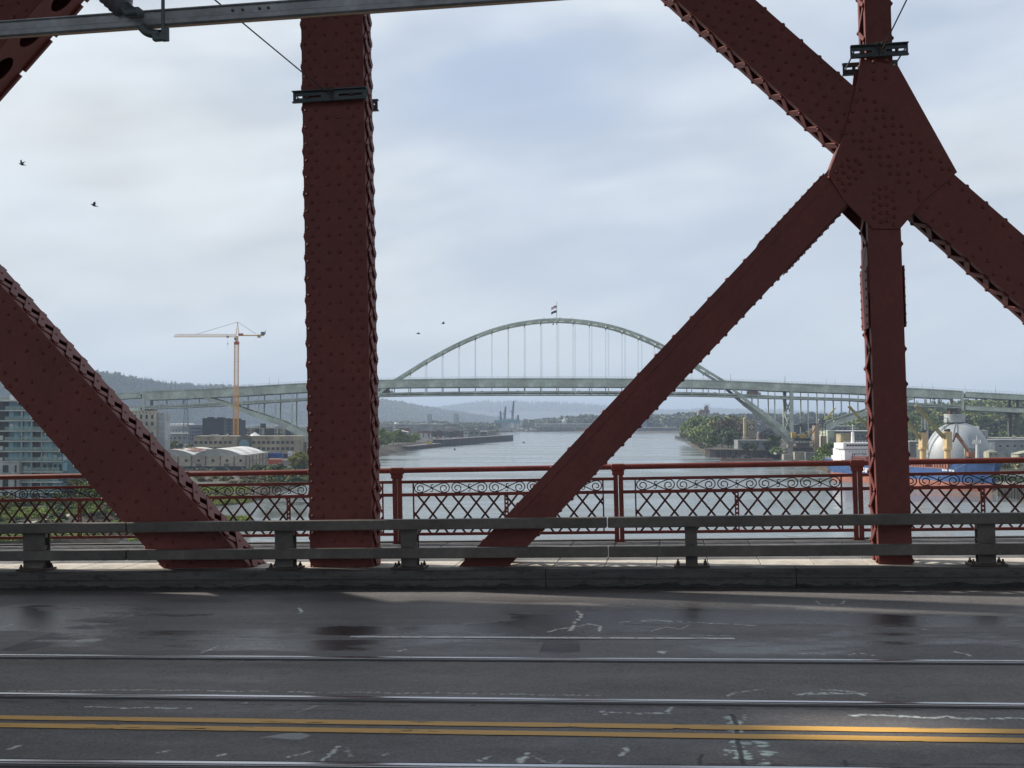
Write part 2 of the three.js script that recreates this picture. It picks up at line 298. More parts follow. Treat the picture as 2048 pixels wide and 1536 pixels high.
// painted lines: worn thermoplastic sheets
{
  const wear = (seed, lo) => { const t = tex(512, (u, v) => { const n = fbm(u * 40, v * 3, 40, 5, seed, 3), c = fbm(u * 180, v * 9, 180, 2, seed + 1, 9); return n + 0.35 * c > lo ? 1 : 0; }, false); return t; };
  const line = (zc0, zc1, x0, x1, w, color, name, label, seed, lo) => {
    const n = 60, pos = [], uv = [], idx = []; const R = rng(seed);
    for (let i = 0; i <= n; i++) { const t = i / n, x = lerp(x0, x1, t), z = lerp(zc0, zc1, t), e0 = (R() - .5) * .008, e1 = (R() - .5) * .008; pos.push(x, .004, z - w / 2 + e0, x, .004, z + w / 2 + e1); uv.push(t, 0, t, 1); if (i < n) { const a = i * 2; idx.push(a, a + 1, a + 2, a + 1, a + 3, a + 2); } }
    const g = new THREE.BufferGeometry(); g.setAttribute('position', new THREE.Float32BufferAttribute(pos, 3)); g.setAttribute('uv', new THREE.Float32BufferAttribute(uv, 2)); g.setIndex(idx); g.computeVertexNormals();
    const m = mat(...color, { roughness: .6, alphaMap: wear(seed, lo), alphaTest: .5 });
    structure(P2(new THREE.Mesh(g, m)), name, label);
  };
  const zl = (y) => [bry(0, y[0], 0), bry(1020, y[1], 0), bry(2040, y[2], 0)];
  const y1 = zl([1435.5, 1446, 1464]), y2 = zl([1451, 1462, 1482]);
  const zz = (a) => [lerp(a[0].z, a[2].z, -.7), lerp(a[0].z, a[2].z, 2)];
  const ex = (a) => [lerp(a[0].x, a[2].x, -.7), lerp(a[0].x, a[2].x, 2)];
  line(...zz(y1), ...ex(y1), .105, [0.8, 0.46, 0.11], 'road_marking', 'farther line of the double yellow centre line', 501, .42);
  line(...zz(y2), ...ex(y2), .105, [0.8, 0.46, 0.11], 'road_marking', 'nearer line of the double yellow centre line', 507, .42);
  const a = bry(700, 1274, 0), b = bry(1470, 1278, 0);
  line(a.z, b.z, a.x, b.x, .075, [0.78, 0.8, 0.79], 'road_marking', 'worn white lane dash beyond the tram rails', 511, .5);
}
// tram rails: grooved girder rails set in the road
{
  const steel = mat(0.5, 0.5, 0.52, { metalness: .9, roughness: .2 }), lipM = mat(.12, .12, .125, { metalness: .8, roughness: .4 }), dark = mat(0.02, 0.019, 0.018, { roughness: .8 });
  const ys = [[1312.5, 1313.5, 1325], [1390, 1397, 1411.5], [1525, 1531.5, 1545]], lab = ['polished steel tram rail nearest the guardrail, far track', 'polished steel tram rail beside the double yellow line', 'polished steel tram rail at the near edge of the road'];
  ys.forEach((y, k) => {
    const p = bry(0, y[0], 0), q = bry(2040, y[2], 0), zA = lerp(p.z, q.z, -.7), zB = lerp(p.z, q.z, 2), xA = lerp(p.x, q.x, -.7), xB = lerp(p.x, q.x, 2);
    const ang = Math.atan2(-(zB - zA), xB - xA), L = Math.hypot(xB - xA, zB - zA);
    const t = bthing('tram_rail', lab[k], 'rail', V((xA + xB) / 2, 0, (zA + zB) / 2), 'tram rails set in the road');
    t.rotateY(ang);
    const s = new THREE.Shape(); s.moveTo(-.03, -.01); s.lineTo(-.03, .008); s.quadraticCurveTo(-.028, .013, -.02, .014); s.lineTo(.018, .014); s.quadraticCurveTo(.028, .013, .03, .004); s.lineTo(.03, -.01); s.closePath();
    const head = new THREE.ExtrudeGeometry(s, { depth: L, bevelEnabled: false, curveSegments: 4 }).rotateY(-Math.PI / 2).translate(L / 2, 0, 0);
    new MB().add(head).build('rail_head', steel, t);
    new MB().box(L, .012, .04, 0, .0, .052).build('groove', dark, t);
    new MB().rbox(L, .02, .014, 0, .002, .082, .004).build('guard_lip', lipM, t);
    new MB().box(L, .01, .03, 0, .001, -.047).build('sealant', dark, t);
  });
}
// ---------------- curb and walkway
const concrete = mat(0.30, 0.28, 0.25, { map: rep(mottle, .45), roughness: .9, bumpMap: bumpNear, bumpScale: .004 });
const curbMat = (() => {                                      // old dirty concrete: stains with ragged outlines, black grime at the foot
  const W = 2048, H = 64, cv = document.createElement('canvas'); cv.width = W; cv.height = H; const g = cv.getContext('2d'), im = g.createImageData(W, H);
  for (let j = 0; j < H; j++) for (let i = 0; i < W; i++) {
    const n = fbm(i / 60, j / 14, 4096, 5, 301), st = fbm(i / 16, 3, 4096, 4, 303), up = 1 - j / H;
    let v = 84 + 40 * (n - .5) + 20 * (hash(i, j, 4) - .5);
    if (up < .22 + .3 * (st - .5)) v -= 34; if (fbm(i / 9, j / 9, 4096, 3, 305) > .68) v -= 14;
    const o = (j * W + i) * 4; im.data[o] = v * 1.02; im.data[o + 1] = v; im.data[o + 2] = v * .97; im.data[o + 3] = 255;
  }
  g.putImageData(im, 0, 0);
  const t = new THREE.CanvasTexture(cv); t.colorSpace = THREE.SRGBColorSpace; t.wrapS = THREE.RepeatWrapping; t.wrapT = THREE.RepeatWrapping; t.repeat.set(1 / 24, 1 / .22);
  return mat(.9, .9, .9, { map: t, roughness: .88, bumpMap: bumpNear, bumpScale: .006 });
})();
{
  const m = new MB(); const z = CURB_Z;
  const xs = [-60, -10.2, -1.55, 1.25, 40];                        // joints in the curb
  for (let i = 0; i + 1 < xs.length; i++) {
    const s = new THREE.Shape(); s.moveTo(0, -.1); s.lineTo(0, .105); s.lineTo(-.012, .11); s.lineTo(-.012, .118); s.lineTo(.004, .124); s.lineTo(.004, .205); s.quadraticCurveTo(0, .218, -.016, .22); s.lineTo(-.3, .22); s.lineTo(-.3, -.1); s.closePath();
    const L = xs[i + 1] - xs[i] - .008; m.add(new THREE.ExtrudeGeometry(s, { depth: L, bevelEnabled: false, curveSegments: 4 }).rotateY(Math.PI / 2).applyMatrix4(M4().makeScale(1, 1, 1)), M4().makeTranslation(xs[i] + .004, 0, z));
  }
  // shape x -> +z after the turn: mirror so that the face looks at the road
  const o = m.build('curb', curbMat); o.geometry.computeBoundingBox(); const bb = o.geometry.boundingBox;
  if (bb.max.z > z + .05) { const p = o.geometry.attributes.position, n = o.geometry.attributes.normal; for (let i = 0; i < p.count; i++) { p.setZ(i, 2 * z - p.getZ(i)); n.setZ(i, -n.getZ(i)); } for (let i = 0; i < p.count; i += 3) { for (const a of [p, n]) { const x = a.getX(i), y = a.getY(i), w = a.getZ(i); a.setXYZ(i, a.getX(i + 1), a.getY(i + 1), a.getZ(i + 1)); a.setXYZ(i + 1, x, y, w); } } boxUV(o.geometry); }
  structure(P2(o), 'curb', 'stained concrete curb along the far side of the road');
  // the strip of pale slabs between the truss members, then the greyer walkway slabs: joints are gaps
  const slabA = mat(.8, .745, .66, { map: rep(mottle, .7), roughness: .92 }), slabB = mat(.20, .20, .205, { map: rep(mottle, .7), roughness: .9 });
  const strip = new THREE.Group(), walk = new THREE.Group(); const gA = [], gB = [];
  for (let k = 0; k < 3; k++) { gA.push(new MB().rbox(.592, .2, .6, 0, -.1, 0, .006).geo()); gB.push(new MB().rbox(.592, .2, 2.2, 0, -.1, 0, .006).geo()); }
  const mA = [1, .93, 1.05].map((f) => { const c = slabA.clone(); c.color.multiplyScalar(f); return c; }), mB2 = [1, .9, 1.08].map((f) => { const c = slabB.clone(); c.color.multiplyScalar(f); return c; });
  for (let k = 0, x = -11.4; x < 8; x += .6, k++) {
    const r = hash(k, 3, 9) * 3 | 0;
    const a = new THREE.Mesh(gA[r], mA[r]); a.name = 'slab'; a.position.set(x, CURB_H - .002, -14.03); a.castShadow = a.receiveShadow = true; strip.add(a);
    const b = new THREE.Mesh(gB[r], mB2[(r + 1) % 3]); b.name = 'slab'; b.position.set(x, CURB_H - .003, -15.44); b.castShadow = b.receiveShadow = true; walk.add(b);
  }
  structure(P2(strip), 'concrete_strip', 'pale concrete slabs between the truss members'); structure(P2(walk), 'sidewalk', 'grey footway slabs along the red railing');
  const e = new MB(); e.b2(-60, -11.7, -.3, CURB_H - .003, -13.73, -16.56); e.b2(7.8, 40, -.3, CURB_H - .003, -13.73, -16.56); e.b2(-60, 40, -.6, -.002, -13.73, -16.6); e.b2(-60, 40, -.4, CURB_H + .02, -16.545, -16.62);
  structure(P2(e.build('footway_edge', slabB)), 'footway_edge');
}
// ---------------- steel truss
const rivetG = new THREE.SphereGeometry(.024, 8, 3, 0, Math.PI * 2, 0, Math.PI / 2).scale(1, .85, 1);
const TRUSS_O = V(-4.07, CURB_H, -14.18);
const truss = bthing('bridge_truss', 'dark red riveted steel truss standing along the footway', 'bridge truss', TRUSS_O);
const frontZ = TZ, backZ = TZ - TD;
function member(name, A, B, w, o = {}) {
  const u = V(B.x - A.x, B.y - A.y, 0), L = u.length(); u.normalize(); const v = V(-u.y, u.x, 0);
  const zc = o.z || 0;
  const P = (s, t, z) => V(A.x + u.x * s + v.x * t, A.y + u.y * s + v.y * t, z + zc);
  const b = new BMB(TRUSS_O), D = o.D || TD, bz = frontZ - D;
  const pl = (t0, t1, z0, z1) => { const c = P(L / 2, (t0 + t1) / 2, (z0 + z1) / 2), g = new THREE.BoxGeometry(L, Math.abs(t1 - t0), Math.abs(z1 - z0)); b.add(g, M4().makeBasis(u, v, V(0, 0, 1)).setPosition(c)); };
  pl(-w / 2, w / 2, frontZ, frontZ - .016); pl(-w / 2, w / 2, bz, bz + .016);
  for (const s of [-1, 1]) for (const [z0, z1] of [[frontZ - .017, frontZ - .115], [bz + .017, bz + .115]]) pl(s * w / 2, s * (w / 2 - .014), z0, z1);
  const lip = o.lip || 0;                                     // cover plates stand a little proud at the edges
  if (lip) for (const s of [-1, 1]) { pl(s * (w / 2 - .09), s * (w / 2 + lip), frontZ + .011, frontZ - .001); pl(s * (w / 2 - .09), s * (w / 2 + lip), bz + .001, bz - .011); }
  const body = b.build(name, o.mat || redPaint, truss); if (o.label) body.userData.label = o.label;
  const rv = new BMB(TRUSS_O); let nr = 0;
  const rivet = (p, n, k = 1) => { rv.add(rivetG, M4().compose(p, new THREE.Quaternion().setFromUnitVectors(V(0, 1, 0), n), V(k, k, k))); nr++; };
  const lc = o.lace || { p: .27 };
  const hid = new BMB(TRUSS_O); let nh = 0;
  if (o.lace !== null) for (const side of [-1, 1]) {
    const shown = (o.shown || 0) === side, n = v.clone().multiplyScalar(side), tw = side * (w / 2 + .008 + lip * 0);
    const zf = frontZ - .055, zb = bz + .055, p = lc.p, bw = lc.w || .065;
    let k = 0;
    for (let s = lc.s0 || .12; s + p < L - .05; s += p, k++) {
      const pairs = lc.double ? [[s, s + p, 0], [s + p, s, .013]] : [[s, s + p / 2, 0], [s + p, s + p / 2, .0]];
      for (const [a, c, off] of pairs) {
        const p0 = P(a, tw + side * off, zf), p1 = P(c, tw + side * off, zb), g = barGeo(p0, p1, bw, .012, n);
        const seen = shown && a > (lc.see0 || 0) && a < (lc.see1 || 1e9);
        if (seen) { const q = boxUV(g.toNonIndexed()); q.translate(-TRUSS_O.x, -TRUSS_O.y, -TRUSS_O.z); const me = new THREE.Mesh(q, redPaint); me.name = 'lacing_bar'; me.castShadow = me.receiveShadow = true; body.add(me); } else { hid.add(g); nh++; }
      }
      const rk = lc.double ? .9 : 1.0;
      rivet(P(s, tw + side * .004, zf), n, rk); rivet(P(lc.double ? s : s + p / 2, tw + side * .004, zb), n, rk);
      if (lc.double) rivet(P(s + p / 2, tw + side * .016, (zf + zb) / 2), n, .9);
    }
  }
  if (nh) { const h = hid.build('lacing', redPaint, body); h.userData.kind = 'stuff'; }
  if (o.batten) { for (const side of [-1, 1]) { const bb = new BMB(TRUSS_O), n = v.clone().multiplyScalar(side), [s0, s1] = o.batten; bb.add(barGeo(P(s0, side * (w / 2 + .022), frontZ - D / 2), P(s1, side * (w / 2 + .022), frontZ - D / 2), D - .02, .012, n)); for (let s = s0 + .05; s < s1; s += .1) { rivet(P(s, side * (w / 2 + .026), frontZ - .06), n, .8); rivet(P(s, side * (w / 2 + .026), bz + .06), n, .8); } bb.build('batten_plate', redPaint, body); } }
  const R = rng(name.length * 31 + Math.round(A.x * 100));
  if (o.rows) for (let s = o.rows.s0 || 0.1; s < L - .05; s += o.rows.p) for (const [ds, fr] of o.rows.at) for (const f of fr) { const ss = s + ds * o.rows.p; if (ss < (o.rows.a || 0) || ss > (o.rows.b || L)) continue; rivet(P(ss, (f - .5) * w, frontZ + (lip && Math.abs(f - .5) * w > w / 2 - .09 ? .011 : 0)), V(0, 0, 1), .8 + R() * .25); }
  if (nr) { const r = rv.build('rivets', redPaint, body); r.userData.kind = 'stuff'; }
  return body;
}
const bp = (x, y) => brz(x, y, TZ);
const mid2 = (a, b) => a.clone().add(b).multiplyScalar(.5);
// left post: full height
member('post', V(-4.065, -.3, 0), V(-4.065, 11.3, 0), .775, { D: .39, shown: -1, lace: { p: .262, double: true, w: .085, see1: 7.6 }, rows: { p: .206, s0: .52, b: 7.6, at: [[0, [.055, .22, .735, .905]], [.5, [.127, .39, .57, .83]]].map(([d, f]) => [d, f.map((q) => 1 - q)]) }, label: 'thick upright post left of the arch, studded with rivets' });
// the two K nodes
const NR = V(2.39, 4.95, 0), NL = V(-10.3, 5.36, 0);
// post through the right-hand node
member('post', V(2.385, -.3, 0), V(2.375, 4.6, 0), .365, { shown: 1, lace: { p: .4, w: .06, s0: .55 }, batten: [3.2, 3.9], label: 'slim upright post below the gusset plate' });
member('post', V(2.385, 5.3, 0), V(2.385, 11.3, 0), .29, { shown: 1, lace: { p: .4, w: .055, see1: 2.2 }, label: 'slim upright post above the gusset plate' });
// thin diagonal: foot near the middle, head at the right-hand node
member('diagonal', V(-2.9, -.36, 0), V(2.06, 4.71, 0), .40, { shown: 1, lace: { p: .30, w: .06, see0: .3 }, lip: .012, batten: [5.75, 6.85], label: 'slim diagonal leaning right, plain faced, crossing the arch' });
// big diagonal through the right-hand node, falling to the right
const rowsBig = { p: .30, s0: .08, at: [[0, [.1, .3, .5, .72, .93]], [.5, [.18, .4, .6, .84]]] };
member('diagonal', V(-4.0, 11.38, 0), V(2.2, 5.14, 0), .60, { D: .5, shown: -1, lace: { p: .285, w: .078, see0: 4.4 }, rows: { ...rowsBig, a: 5 }, label: 'broad diagonal falling from the top edge to the gusset' });
member('diagonal', V(2.6, 4.74, 0), V(8.6, -1.25, 0), .60, { D: .5, shown: -1, lace: { p: .285, w: .078, see1: 2.2 }, rows: { ...rowsBig, at: [[0, [.1, .3, .9]], [.5, [.22, .82]]], b: 2.4 }, label: 'broad diagonal falling from the gusset to the right edge' });
// left diagonal, foot at the left post
const rowsL = { p: .34, s0: .1, at: [[0, [.06, .2, .78, .93]], [.5, [.14, .36, .62, .86]]] };
member('diagonal', V(-10.19, 5.10, 0), V(-4.756, -.89, 0), .835, { D: .5, shown: 1, lace: { p: .275, double: true, w: .1, see0: 1.5 }, rows: { ...rowsL, a: 1.4, b: 7.4 }, label: 'broad diagonal falling to the foot of the left post' });
// upper left diagonal: its underside is a plate with long oval holes
{
  const e0 = brz(0, 97, TZ), e1 = brz(85, 0, TZ), dir = e1.clone().sub(e0).setZ(0).normalize(), nrm = V(-dir.y, dir.x, 0), w = .74;
  const A = e0.clone().addScaledVector(nrm, w / 2).addScaledVector(dir, -2.0), B = A.clone().addScaledVector(dir, 8.6);
  const DT = .66, bd = member('diagonal', A, B, w, { D: DT, lace: null, rows: { p: .34, s0: .2, at: [[0, [.1, .3, .7, .92]], [.5, [.2, .5, .82]]], a: 1, b: 4 }, label: 'diagonal in the top left corner with an oval holed underside' });
  for (const [tt, nm] of [[-1, 'holed_plate'], [1, 'cover_plate']]) {
    const s = new THREE.Shape(); const L = 8.6; s.moveTo(0, 0); s.lineTo(L, 0); s.lineTo(L, DT); s.lineTo(0, DT); s.closePath();
    if (tt < 0) for (let k = .3; k < L - .6; k += .62) { const h = new THREE.Path(); h.absellipse(k + .21, DT * .46, .215, .15, 0, Math.PI * 2, false, 0); s.holes.push(h); }
    const g = new THREE.ExtrudeGeometry(s, { depth: .014, bevelEnabled: false, curveSegments: 10 });
    const m = M4().makeBasis(dir, V(0, 0, -1), nrm.clone().multiplyScalar(-1).negate().multiplyScalar(1));
    m.makeBasis(dir, V(0, 0, -1), V().crossVectors(dir, V(0, 0, -1))).setPosition(V(A.x, A.y, 0).addScaledVector(nrm, tt * (w / 2 + .003) + (tt < 0 ? 0 : .014)).setZ(TZ));
    new BMB(TRUSS_O).add(g, m).build(nm, redPaint, bd);
    if (tt < 0) { const lipm = new BMB(TRUSS_O); for (let k = 0; k < L; k += .62) { const p = A.clone().setZ(TZ - DT - .004).addScaledVector(nrm, -w / 2 - .022), q = p.clone(); p.addScaledVector(dir, k + .03); q.addScaledVector(dir, k + .58); lipm.add(barGeo(p, q, .05, .03, nrm)); } lipm.build('edge_strip', redPaint, bd); }
  }
}
// gusset plate at the right-hand node, with a filler box behind it
{
  const gp = [[1722, 118], [1796, 132], [1845, 220], [1914, 344], [1850, 398], [1800, 457], [1746, 457], [1690, 402], [1656, 350], [1690, 262], [1717, 158]].map(([x, y]) => brz(x, y, TZ + .03));
  const s = new THREE.Shape(); gp.forEach((p, i) => i ? s.lineTo(p.x, p.y) : s.moveTo(p.x, p.y)); s.closePath();
  const b = new BMB(TRUSS_O); b.add(new THREE.ExtrudeGeometry(s, { depth: .02, bevelEnabled: true, bevelThickness: .003, bevelSize: .003, bevelSegments: 1 }), M4().makeTranslation(0, 0, TZ + .006)); const rg = new BMB(TRUSS_O); rg.add(new THREE.ExtrudeGeometry(s, { depth: .02, bevelEnabled: false }), M4().makeTranslation(0, 0, backZ - .03)); rg.build('rear_gusset_plate', redPaint, truss);
  const g = b.build('gusset_plate', redPaint, truss); g.userData.label = 'many sided riveted gusset plate joining five members';
  const rv = new BMB(TRUSS_O);
  const px = [[1088, 510], [1062, 577], [1108, 567], [1168, 578], [1040, 633], [1122, 629], [1175, 626], [1218, 627], [1022, 690], [1106, 688], [1172, 674], [1220, 668], [1268, 670], [998, 757], [1044, 760], [1092, 754], [1158, 736], [1224, 716], [1270, 712], [1320, 716], [1048, 800], [1092, 802], [1142, 797], [1206, 778], [1274, 764], [1324, 760], [1370, 766], [1098, 846], [1142, 846], [1194, 844], [1260, 828], [1326, 812], [1380, 808], [1428, 812], [1146, 889], [1194, 892], [1246, 889], [1314, 874], [1380, 860], [1432, 856], [1482, 860], [1202, 938], [1248, 942], [1300, 939], [1370, 925], [1434, 908], [1490, 903], [1544, 916], [1254, 988], [1302, 990], [1356, 988], [1422, 972], [1458, 1002], [1552, 960], [1596, 963], [1306, 1034], [1356, 1038], [1370, 1092], [1418, 1095], [1510, 1050], [1420, 1138], [1014, 907], [1060, 912], [980, 944], [1022, 948], [1086, 936], [946, 978], [990, 985], [1048, 970], [1096, 977], [908, 1010], [960, 1019], [1018, 1007], [1062, 1013], [984, 1044], [1028, 1048], [994, 1084], [1196, 1073], [1232, 1070], [1160, 1096], [1196, 1120], [1234, 1118], [1272, 1092], [1160, 1143], [1200, 1166], [1236, 1164], [1274, 1138], [1162, 1190], [1202, 1212], [1240, 1212], [1278, 1184], [1164, 1240], [1202, 1262], [1240, 1258], [1278, 1234], [1276, 1280], [1156, 405], [1230, 400], [1158, 450], [1230, 443], [1160, 352], [1232, 345]];
  for (const [x, y] of px) { const p = brz(1340 + x / 2.845, y / 2.845, TZ + .03); rv.add(rivetG, M4().compose(V(p.x, p.y, TZ + .028), new THREE.Quaternion().setFromUnitVectors(V(0, 1, 0), V(0, 0, 1)), V(1, 1, 1))); }
  rv.build('rivets', redPaint, g).userData.kind = 'stuff';
  // batten plates tying front and back plates at the node
  const bt = new BMB(TRUSS_O); const tp = (a, b2, t) => bt.add(barGeo(V(a.x, a.y, TZ - TD / 2), V(b2.x, b2.y, TZ - TD / 2), TD - .04, t, V(-(b2.y - a.y), b2.x - a.x, 0)));
  for (const [i, j] of [[2, 3], [8, 9], [5, 4]]) { tp(gp[i], gp[j], .012); bt.build('batten_plate', redPaint, truss); bt.l = []; }
  const bt2 = new BMB(TRUSS_O); bt2.add(barGeo(V(2.19, 3.85, TZ - TD / 2), V(2.19, 3.3, TZ - TD / 2), TD - .04, .014, V(1, 0, 0))); bt2.build('batten_plate', redPaint, truss);
}
// the rest of the truss outside the picture: more panels to the left and the top chord
{
  const L = (n, a, b, w) => member(n, a, b, w, { lace: { p: 1.2, w: .12 } });
  L('post', V(-10.3, -.3, 0), V(-10.3, 12, 0), .45); L('diagonal', V(-10.5, 5.2, 0), V(-16.4, -1, 0), .6); L('diagonal', V(-10.5, 5.6, 0), V(-16.4, 11.4, 0), .7); L('post', V(-16.7, -.3, 0), V(-16.7, 12, 0), .8);
  L('top_chord', V(-40, 11.9, 0), V(20, 11.9, 0), 1.0);
  L('diagonal', V(-23, 5.4, 0), V(-16.9, -1, 0), .8); L('diagonal', V(-23, 5.4, 0), V(-16.9, 11.6, 0), .8); L('post', V(-23, -.3, 0), V(-23, 12, 0), .5);
  const b = new BMB(TRUSS_O); const gp = [V(-12.2, 5.2, 0), V(-11, 6.6, 0), V(-9.7, 6.4, 0), V(-8.9, 5.3, 0), V(-9.8, 4.1, 0), V(-11.4, 4.2, 0)]; const s = new THREE.Shape(); gp.forEach((p, i) => i ? s.lineTo(p.x, p.y) : s.moveTo(p.x, p.y)); s.closePath();
  b.add(new THREE.ExtrudeGeometry(s, { depth: .02, bevelEnabled: false }), M4().makeTranslation(0, 0, TZ + .004)); b.build('gusset_plate', redPaint, truss);
}
// unseen plate added left of the picture to keep the sun off the roadway
{
  const s = new THREE.Shape(); [[-9.6, 1.2], [-9.3, 3.9], [-8.8, 4.6], [-8.75, 8.2], [-8.2, 9.4], [-7.6, 11.3], [-8.5, 13], [-60, 13], [-60, 1.2]].forEach((p, i) => i ? s.lineTo(...p) : s.moveTo(...p)); s.closePath();
  const hole = (sh, pts) => { const h = new THREE.Path(); pts.forEach((p, i) => i ? h.lineTo(...p) : h.moveTo(...p)); h.closePath(); sh.holes.push(h); };   // openings cut in the added plate and ceiling to pass streaks of sun
  hole(s, [[-14.3, 4.7], [-13.8, 5.15], [-12, 5.05], [-12.1, 4.75]]);
  const b = new BMB(TRUSS_O); b.add(new THREE.ExtrudeGeometry(s, { depth: .12, bevelEnabled: false }), M4().makeTranslation(0, 0, TZ - .3)); b.build('sun_block_plate', redPaint, truss);
  // unseen ceiling added over the roadway to darken it, holes cut for sun patches
  const f = new THREE.Shape(); f.moveTo(-60, 14.2); f.lineTo(30, 14.2); f.lineTo(30, -.7); f.lineTo(-60, -.7); f.closePath();
  const sb = sunDir.clone().applyQuaternion(TILTI), up = (x, y) => { const p = bry(x, y, 0), k = 13.0 / sb.y; return [p.x + sb.x * k, -(p.z + sb.z * k)]; };   // where sunlight for that spot of the road crosses the added ceiling
  hole(f, [[1480, 1428], [1700, 1428], [1930, 1444], [1900, 1478], [1720, 1486], [1560, 1470]].map((q) => up(...q))); hole(f, [[1400, 1500], [1545, 1508], [1540, 1522], [1410, 1522]].map((q) => up(...q)));
  const c = new BMB(TRUSS_O); c.add(new THREE.ExtrudeGeometry(f, { depth: .15, bevelEnabled: false }).rotateX(-Math.PI / 2), M4().makeTranslation(0, 13.0, 0)); c.build('shade_ceiling', redPaint, truss);
  // the other truss, behind the photographer
  const zN = 14.2, B2 = (a, b2, w2) => member('rear_truss_member', a, b2, w2, { lace: null, z: zN });
  for (const x of [-23, -16.7, -10.4, -4.1, 2.2, 8.5, 14.8]) B2(V(x, -.3, 0), V(x, 12.9, 0), .6); for (const [a, b2] of [[-16.7, -10.4], [-10.4, -4.1], [2.2, 8.5], [8.5, 14.8]]) { B2(V(a, -1, 0), V(b2, 5, 0), .6); B2(V(a, 12.9, 0), V(b2, 5, 0), .6); }
}
// ---------------- guardrail of square steel beams on posts
{
  const O = V(0, CURB_H, -13.6), t = bthing('guardrail', 'weathered grey steel guardrail with two box beams on the curb', 'guardrail', O);
  const beam = (y0, y1, joints, nm) => { const xs = [-14, ...joints, 10]; for (let i = 0; i + 1 < xs.length; i++) { const b = new BMB(O); b.rbox(xs[i + 1] - xs[i] - .012, y1 - y0, .11, (xs[i] + xs[i + 1]) / 2, (y0 + y1) / 2, -13.555, .014); b.build('beam', greyRail, t); } };
  beam(.683, .805, [brz(252, 1060, -13.5).x, brz(1214, 1045, -13.5).x]); beam(.348, .47, [brz(252, 1115, -13.5).x, brz(1216, 1105, -13.5).x]);
  const posts = [[48, 98], [550, 592], [801, 838], [1368, 1396], [1950, 1991]].map(([a, b]) => [(brz(a, 1075, -13.68).x + brz(b, 1075, -13.68).x) / 2, Math.abs(brz(b, 1075, -13.68).x - brz(a, 1075, -13.68).x)]);
  posts.push([posts[0][0] - 3.1, .25], [posts[4][0] + 3.1, .25]);
  for (const [x, w0] of posts) {
    const b = new BMB(O), w = w0 * .86; b.rbox(w, .78 - CURB_H - .02, .016, x, (.78 + CURB_H) / 2, -13.622, .004); b.rbox(w, .78 - CURB_H - .02, .016, x, (.78 + CURB_H) / 2, -13.75, .004); b.box(.014, .78 - CURB_H - .02, .112, x + w * .1, (.78 + CURB_H) / 2, -13.686);
    b.rbox(w * 1.06, .07, .07, x, .652, -13.655, .008); b.rbox(w * 1.0, .05, .06, x, .5, -13.65, .008);
    const p = b.build('post', greyRail, t);
    const bb = new BMB(O); bb.rbox(.40, .022, .26, x, CURB_H + .012, -13.67, .004); bb.build('base_plate', bolts, p);
    for (const s of [-1, 1]) for (const zz of [-13.59, -13.75]) { const q = new BMB(O); q.cyl(V(x + s * .155, CURB_H + .02, zz), V(x + s * .155, CURB_H + .05, zz), .022, .022, 6); q.cyl(V(x + s * .155, CURB_H + .05, zz), V(x + s * .155, CURB_H + .075, zz), .012, .012, 6); q.build('anchor_bolt', bolts, p); }
  }
}
